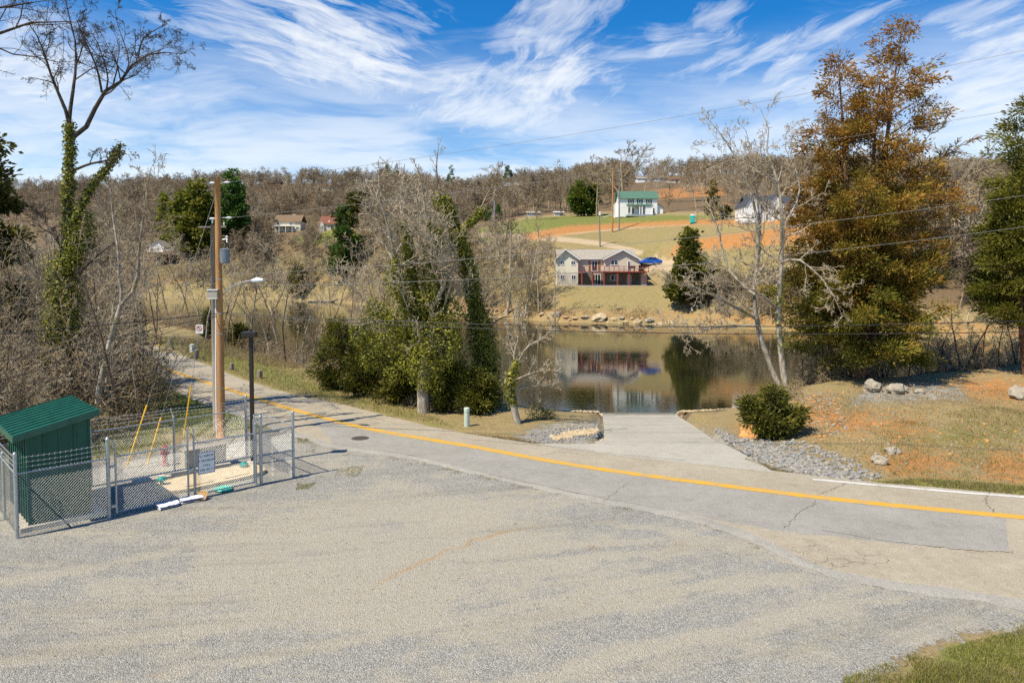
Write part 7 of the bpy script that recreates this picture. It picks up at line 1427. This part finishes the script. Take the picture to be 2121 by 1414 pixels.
for k, (px_, py_, w) in enumerate(FB_):
    y = 131.0; q = (px_ - CX) / F
    for _ in range(6): y = yf_of(q * y) + .4 + (672 - py_) * .12
    x = q * y; s = w * y / F / 2; lab = 'broad pale limestone slab, longest on the far shore' if w > 30 else ('large pale boulder among the far shoreline stones' if w > 16 else 'small pale stone in the line along the far shore'); o = boulder((x, y, max(hz(x, y), WATER_Z) - .1), (s, s * .8, s * rs.uniform(.42, .62)), 'limestone_tan' if k % 3 else 'limestone', lab, k + 1, rs.uniform(-.4, .4)); o['group'] = 'stones along the far shore'
for k, (px_, py_, w, h, lab) in enumerate(((1238, 638, 10, .5, 'pale rock on the dry slope below the deck house, left of two'), (1282, 640, 12, .5, 'pale rock on the dry slope below the deck house, right of two'))): p = on(px_, py_); s = w * p.y / F / 2; boulder(p, (s, s, s * h), 'limestone', lab, 60 + k)
for k, (px_, py_, w, h, mat, lab) in enumerate(((1806, 812, 46, .75, 'limestone', 'pale boulder at the foot of the bronze cedar, left of the pair'), (1858, 815, 50, .7, 'limestone', 'pale boulder at the foot of the bronze cedar, right of the pair'), (1820, 962, 40, .55, 'limestone', 'weathered boulder on the orange bank near the road, lower of the pair'), (1848, 940, 38, .5, 'limestone', 'weathered boulder on the orange bank near the road, upper of the pair'),
                                                (2112, 826, 56, .6, 'limestone', 'pale boulder at the crest under the deep green cedar'), (1904, 815, 22, .6, 'limestone', 'small rock right of the paired boulders at the crest'), (1553, 908, 52, .85, 'orange_rock', 'orange boulder beside the cedar shrub and boat ramp'), (1770, 985, 26, .4, 'grey_stone', 'flat grey stone where the riprap meets the road'), (1612, 902, 26, .5, 'orange_rock', 'small orange rock behind the cedar shrub'))):
    p = on(px_, py_); s = w * p.y / F / 2; boulder(p, (s, s * .8, s * h), mat, lab, 80 + k, rs.uniform(0, 3))
def stones(name, polys, n, s0, s1, mats, label, seed, dens=None, squash=.6, geom=None):
    """loose stones laid on the terrain inside photo polygons"""
    g = np.random.default_rng(seed); v, f = geom or IC1; e = empty(name, on(*polys[0][0])); tag(e, label=label, kind='stuff'); o_ = np.array(e.location); allp = []
    for poly in polys:
        W = np.array([gnd(a, b_)[:2] for a, b_ in poly]); lo, hi = W.min(0), W.max(0); k = int(n / len(polys)); q = np.zeros((0, 2))
        while len(q) < k: c = g.uniform(lo, hi, (k * 3, 2)); q = np.concatenate([q, c[pip(c[:, 0], c[:, 1], W, .01) > .5]])
        allp.append(q[:k])
    Pxy = np.concatenate(allp); Pz = height(Pxy[:, 0], Pxy[:, 1]); N = len(Pxy); sz = s0 * (s1 / s0) ** (g.random(N) ** 1.6); mi = g.integers(0, len(mats), N)
    for j, m_ in enumerate(mats):
        sel = mi == j; n_ = sel.sum(); 
        if not n_: continue
        a = g.uniform(0, 6.28, n_); jit = 1 + g.normal(0, .16, (n_, len(v), 3)); V_ = v[None] * jit * (sz[sel][:, None] * g.uniform(.7, 1.2, (n_, 3)))[:, None] * np.array([1, 1, squash]); ca, sa = np.cos(a)[:, None], np.sin(a)[:, None]
        V_ = np.stack([V_[..., 0] * ca - V_[..., 1] * sa, V_[..., 0] * sa + V_[..., 1] * ca, V_[..., 2]], -1) + np.stack([Pxy[sel, 0], Pxy[sel, 1], Pz[sel] + sz[sel] * squash * .35], 1)[:, None] - o_
        obj('stones', MB().add(V_.reshape(-1, 3), tris=(f[None] + (np.arange(n_) * len(v))[:, None, None]).reshape(-1, 3), rnd=np.repeat(g.random(n_), len(v))), m_, e, kind='stuff')
stones('riprap', [[(1445, 884), (1480, 884), (1550, 915), (1640, 935), (1700, 958), (1760, 984), (1700, 988), (1600, 970), (1500, 928)], [(1540, 905), (1660, 915), (1760, 950), (1830, 985), (1800, 996), (1700, 990), (1600, 965)]], 3400, .016, .13, ['grey_stone', 'grey_stone', 'grey_stone', 'limestone'], 'loose grey riprap stones beside the ramp and road', 1)
stones('riprap', [[(1080, 905), (1150, 885), (1250, 872), (1257, 900), (1180, 915), (1100, 915)]], 1100, .025, .10, ['grey_stone', 'grey_stone', 'limestone'], 'loose grey stones left of the ramp', 2)
def stones_shore():
    W = []
    for a, b_ in (((1155, 895), (1250, 862)),): pass
stones('shore_stones', [[(1140, 905), (1180, 893), (1250, 886), (1255, 896), (1200, 902), (1150, 912)]], 500, .05, .16, ['limestone_tan'], 'yellowish stones at the water edge left of the ramp', 3)
def shore_band(name, x0, x1, n, label, seed):
    g = np.random.default_rng(seed); x = g.uniform(x0, x1, n); y = yn_of(x) - g.uniform(-.6, 2.2, n); z = height(x, y); v, f = IC1; sz = g.uniform(.05, .16, n); V_ = v[None] * (1 + g.normal(0, .16, (n, len(v), 3))) * sz[:, None, None] * np.array([1, 1, .6]) + np.stack([x, y, z + sz * .2], 1)[:, None]; o_ = np.array([x[0], y[0], z[0]])
    obj(name, MB().add((V_ - o_).reshape(-1, 3), tris=(f[None] + (np.arange(n) * len(v))[:, None, None]).reshape(-1, 3), rnd=np.repeat(g.random(n), len(v))), 'limestone_tan', loc=o_, label=label, kind='stuff')
shore_band('shore_stones', 2.6, 6.0, 700, 'yellowish stones lining the water left of the ramp', 5); shore_band('shore_stones', 10.7, 15.2, 900, 'yellowish stones lining the water right of the ramp', 6)
stones('stones', [[(1650, 845), (1800, 815), (2121, 790), (2121, 960), (1850, 985), (1680, 910)], [(1640, 850), (1720, 835), (1760, 900), (1680, 925)]], 1500, .02, .10, ['limestone', 'orange_rock'], 'small stones scattered over the orange bank', 7)
OCT = (np.array([(1, 0, 0), (-1, 0, 0), (0, 1, 0), (0, -1, 0), (0, 0, 1), (0, 0, -1.)]), np.array([(0, 2, 4), (2, 1, 4), (1, 3, 4), (3, 0, 4), (2, 0, 5), (1, 2, 5), (3, 1, 5), (0, 3, 5)]))
stones('gravel', [[(20, 1130), (600, 1000), (900, 975), (1240, 1050), (1700, 1190), (2000, 1250), (1980, 1320), (1750, 1414), (0, 1414)], [(0, 1230), (1000, 1150), (2050, 1270), (1900, 1414), (0, 1414)], [(30, 1118), (600, 992), (860, 960), (1000, 1010), (400, 1130)]], 14000, .006, .024, ['grey_stone', 'grey_stone', 'limestone'], 'loose grey gravel covering the lot', 8, geom=OCT)

def grass(name, polys, n, h0, h1, mats, label, seed, w=.006, near=True, zz=0.0, clump=.0):
    g = np.random.default_rng(seed); allp = []
    for poly in polys:
        W = np.array([gnd(a, b_, zz)[:2] for a, b_ in poly]); lo, hi = W.min(0), W.max(0); k = int(n / len(polys)); q = np.zeros((0, 2)); tr_ = 0
        while len(q) < k and tr_ < 60:
            tr_ += 1; c = g.uniform(lo, hi, (k * 3, 2)); ok = pip(c[:, 0], c[:, 1], W, .01) > .5
            if clump: ok &= vnoise(c[:, 0], c[:, 1], .8, seed, 3) + g.normal(0, .06, len(c)) > clump
            q = np.concatenate([q, c[ok]])
        allp.append(q[:k])
    Pxy = np.concatenate(allp); N = len(Pxy); B_ = np.stack([Pxy[:, 0], Pxy[:, 1], height(Pxy[:, 0], Pxy[:, 1]) - .01], 1); h = g.uniform(h0, h1, N)[:, None]; D_ = np.stack([g.normal(0, .38, N), g.normal(0, .38, N), np.ones(N)], 1); a = g.uniform(0, 6.28, N); Wd = np.stack([np.cos(a), np.sin(a), np.zeros(N)], 1) * w * (.6 + g.random((N, 1)))
    T = B_ + D_ * h; mi = g.integers(0, len(mats), N); o_ = B_[0]; e = empty(name, o_); tag(e, label=label, kind='stuff')
    for j, m_ in enumerate(mats):
        s = mi == j; V_ = np.stack([B_[s] - Wd[s], B_[s] + Wd[s], T[s]], 1) - o_; obj('blades', MB().add(V_.reshape(-1, 3), tris=np.arange(len(V_) * 3).reshape(-1, 3), rnd=np.repeat(g.random(len(V_)), 3)), m_, e, kind='stuff')
grass('grass', [[(1960, 1325), (2121, 1292), (2300, 1285), (2300, 1500), (1820, 1500)], [(1740, 1405), (1960, 1322), (2121, 1290), (2200, 1300), (2150, 1430), (1800, 1450)]], 22000, .03, .14, ['grass_blade', 'grass_blade', 'dry_blade'], 'short green grass at the corner of the gravel lot', 1, .006, clump=.46)
grass('grass', [[(1790, 1000), (1900, 990), (2121, 1006), (2200, 1018), (2121, 1028), (1950, 1012)], [(1800, 900), (2121, 860), (2121, 990), (1850, 985)]], 16000, .05, .16, ['grass_blade', 'dry_blade'], 'patchy grass on the right bank beside the white line', 2, .008, clump=.42)
grass('grass', [[(300, 706), (400, 741), (500, 781), (620, 817), (760, 847), (940, 886), (900, 862), (760, 815), (640, 770), (560, 742), (420, 712)]], 15000, .08, .28, ['grass_blade', 'dry_blade'], 'grass on the verge between road and river', 3, .012)
grass('grass', [[(310, 700), (420, 706), (540, 735), (640, 765), (560, 760), (440, 735)]], 6000, .2, .5, ['dry_blade'], 'long dry grass on the bank above the river', 4, .016)
grass('grass', [[(330, 800), (420, 835), (500, 862), (560, 890), (500, 905), (380, 905), (330, 870)], [(190, 900), (330, 880), (360, 930), (200, 950)]], 9000, .06, .2, ['grass_blade'], 'green grass between the thicket and the fence', 5, .009)
grass('grass', [[(960, 898), (1060, 905), (1130, 920), (1060, 914)], [(1490, 932), (1560, 955), (1650, 982), (1600, 975)], [(1640, 860), (1700, 840), (1780, 880), (1700, 920)]], 5000, .05, .16, ['dry_blade'], 'sparse dry grass along the road edge near the ramp', 6, .008)
grass('grass', [[(1900, 1360), (2010, 1325), (2121, 1298), (2260, 1290), (2260, 1480), (1850, 1480)]], 20000, .03, .11, ['grass_blade', 'grass_blade', 'grass_blade', 'dry_blade'], 'thick green turf at the very corner of the lot', 11, .006, clump=.30)
grass('grass', [[(1640, 900), (1700, 840), (1850, 830), (2121, 830), (2121, 1000), (1820, 992), (1700, 960)]], 9000, .04, .2, ['dry_blade'], 'dry straw scattered over the right bank', 12, .009, clump=.38)
grass('weeds', [[(615, 905), (660, 910), (650, 935), (620, 930)], [(620, 990), (670, 985), (640, 1010), (612, 1012)], [(700, 970), (760, 960), (740, 985), (690, 990)]], 1500, .03, .10, ['dry_blade', 'grass_blade'], 'dry weeds in the gravel beside the fence corner', 7, .007, clump=.45)
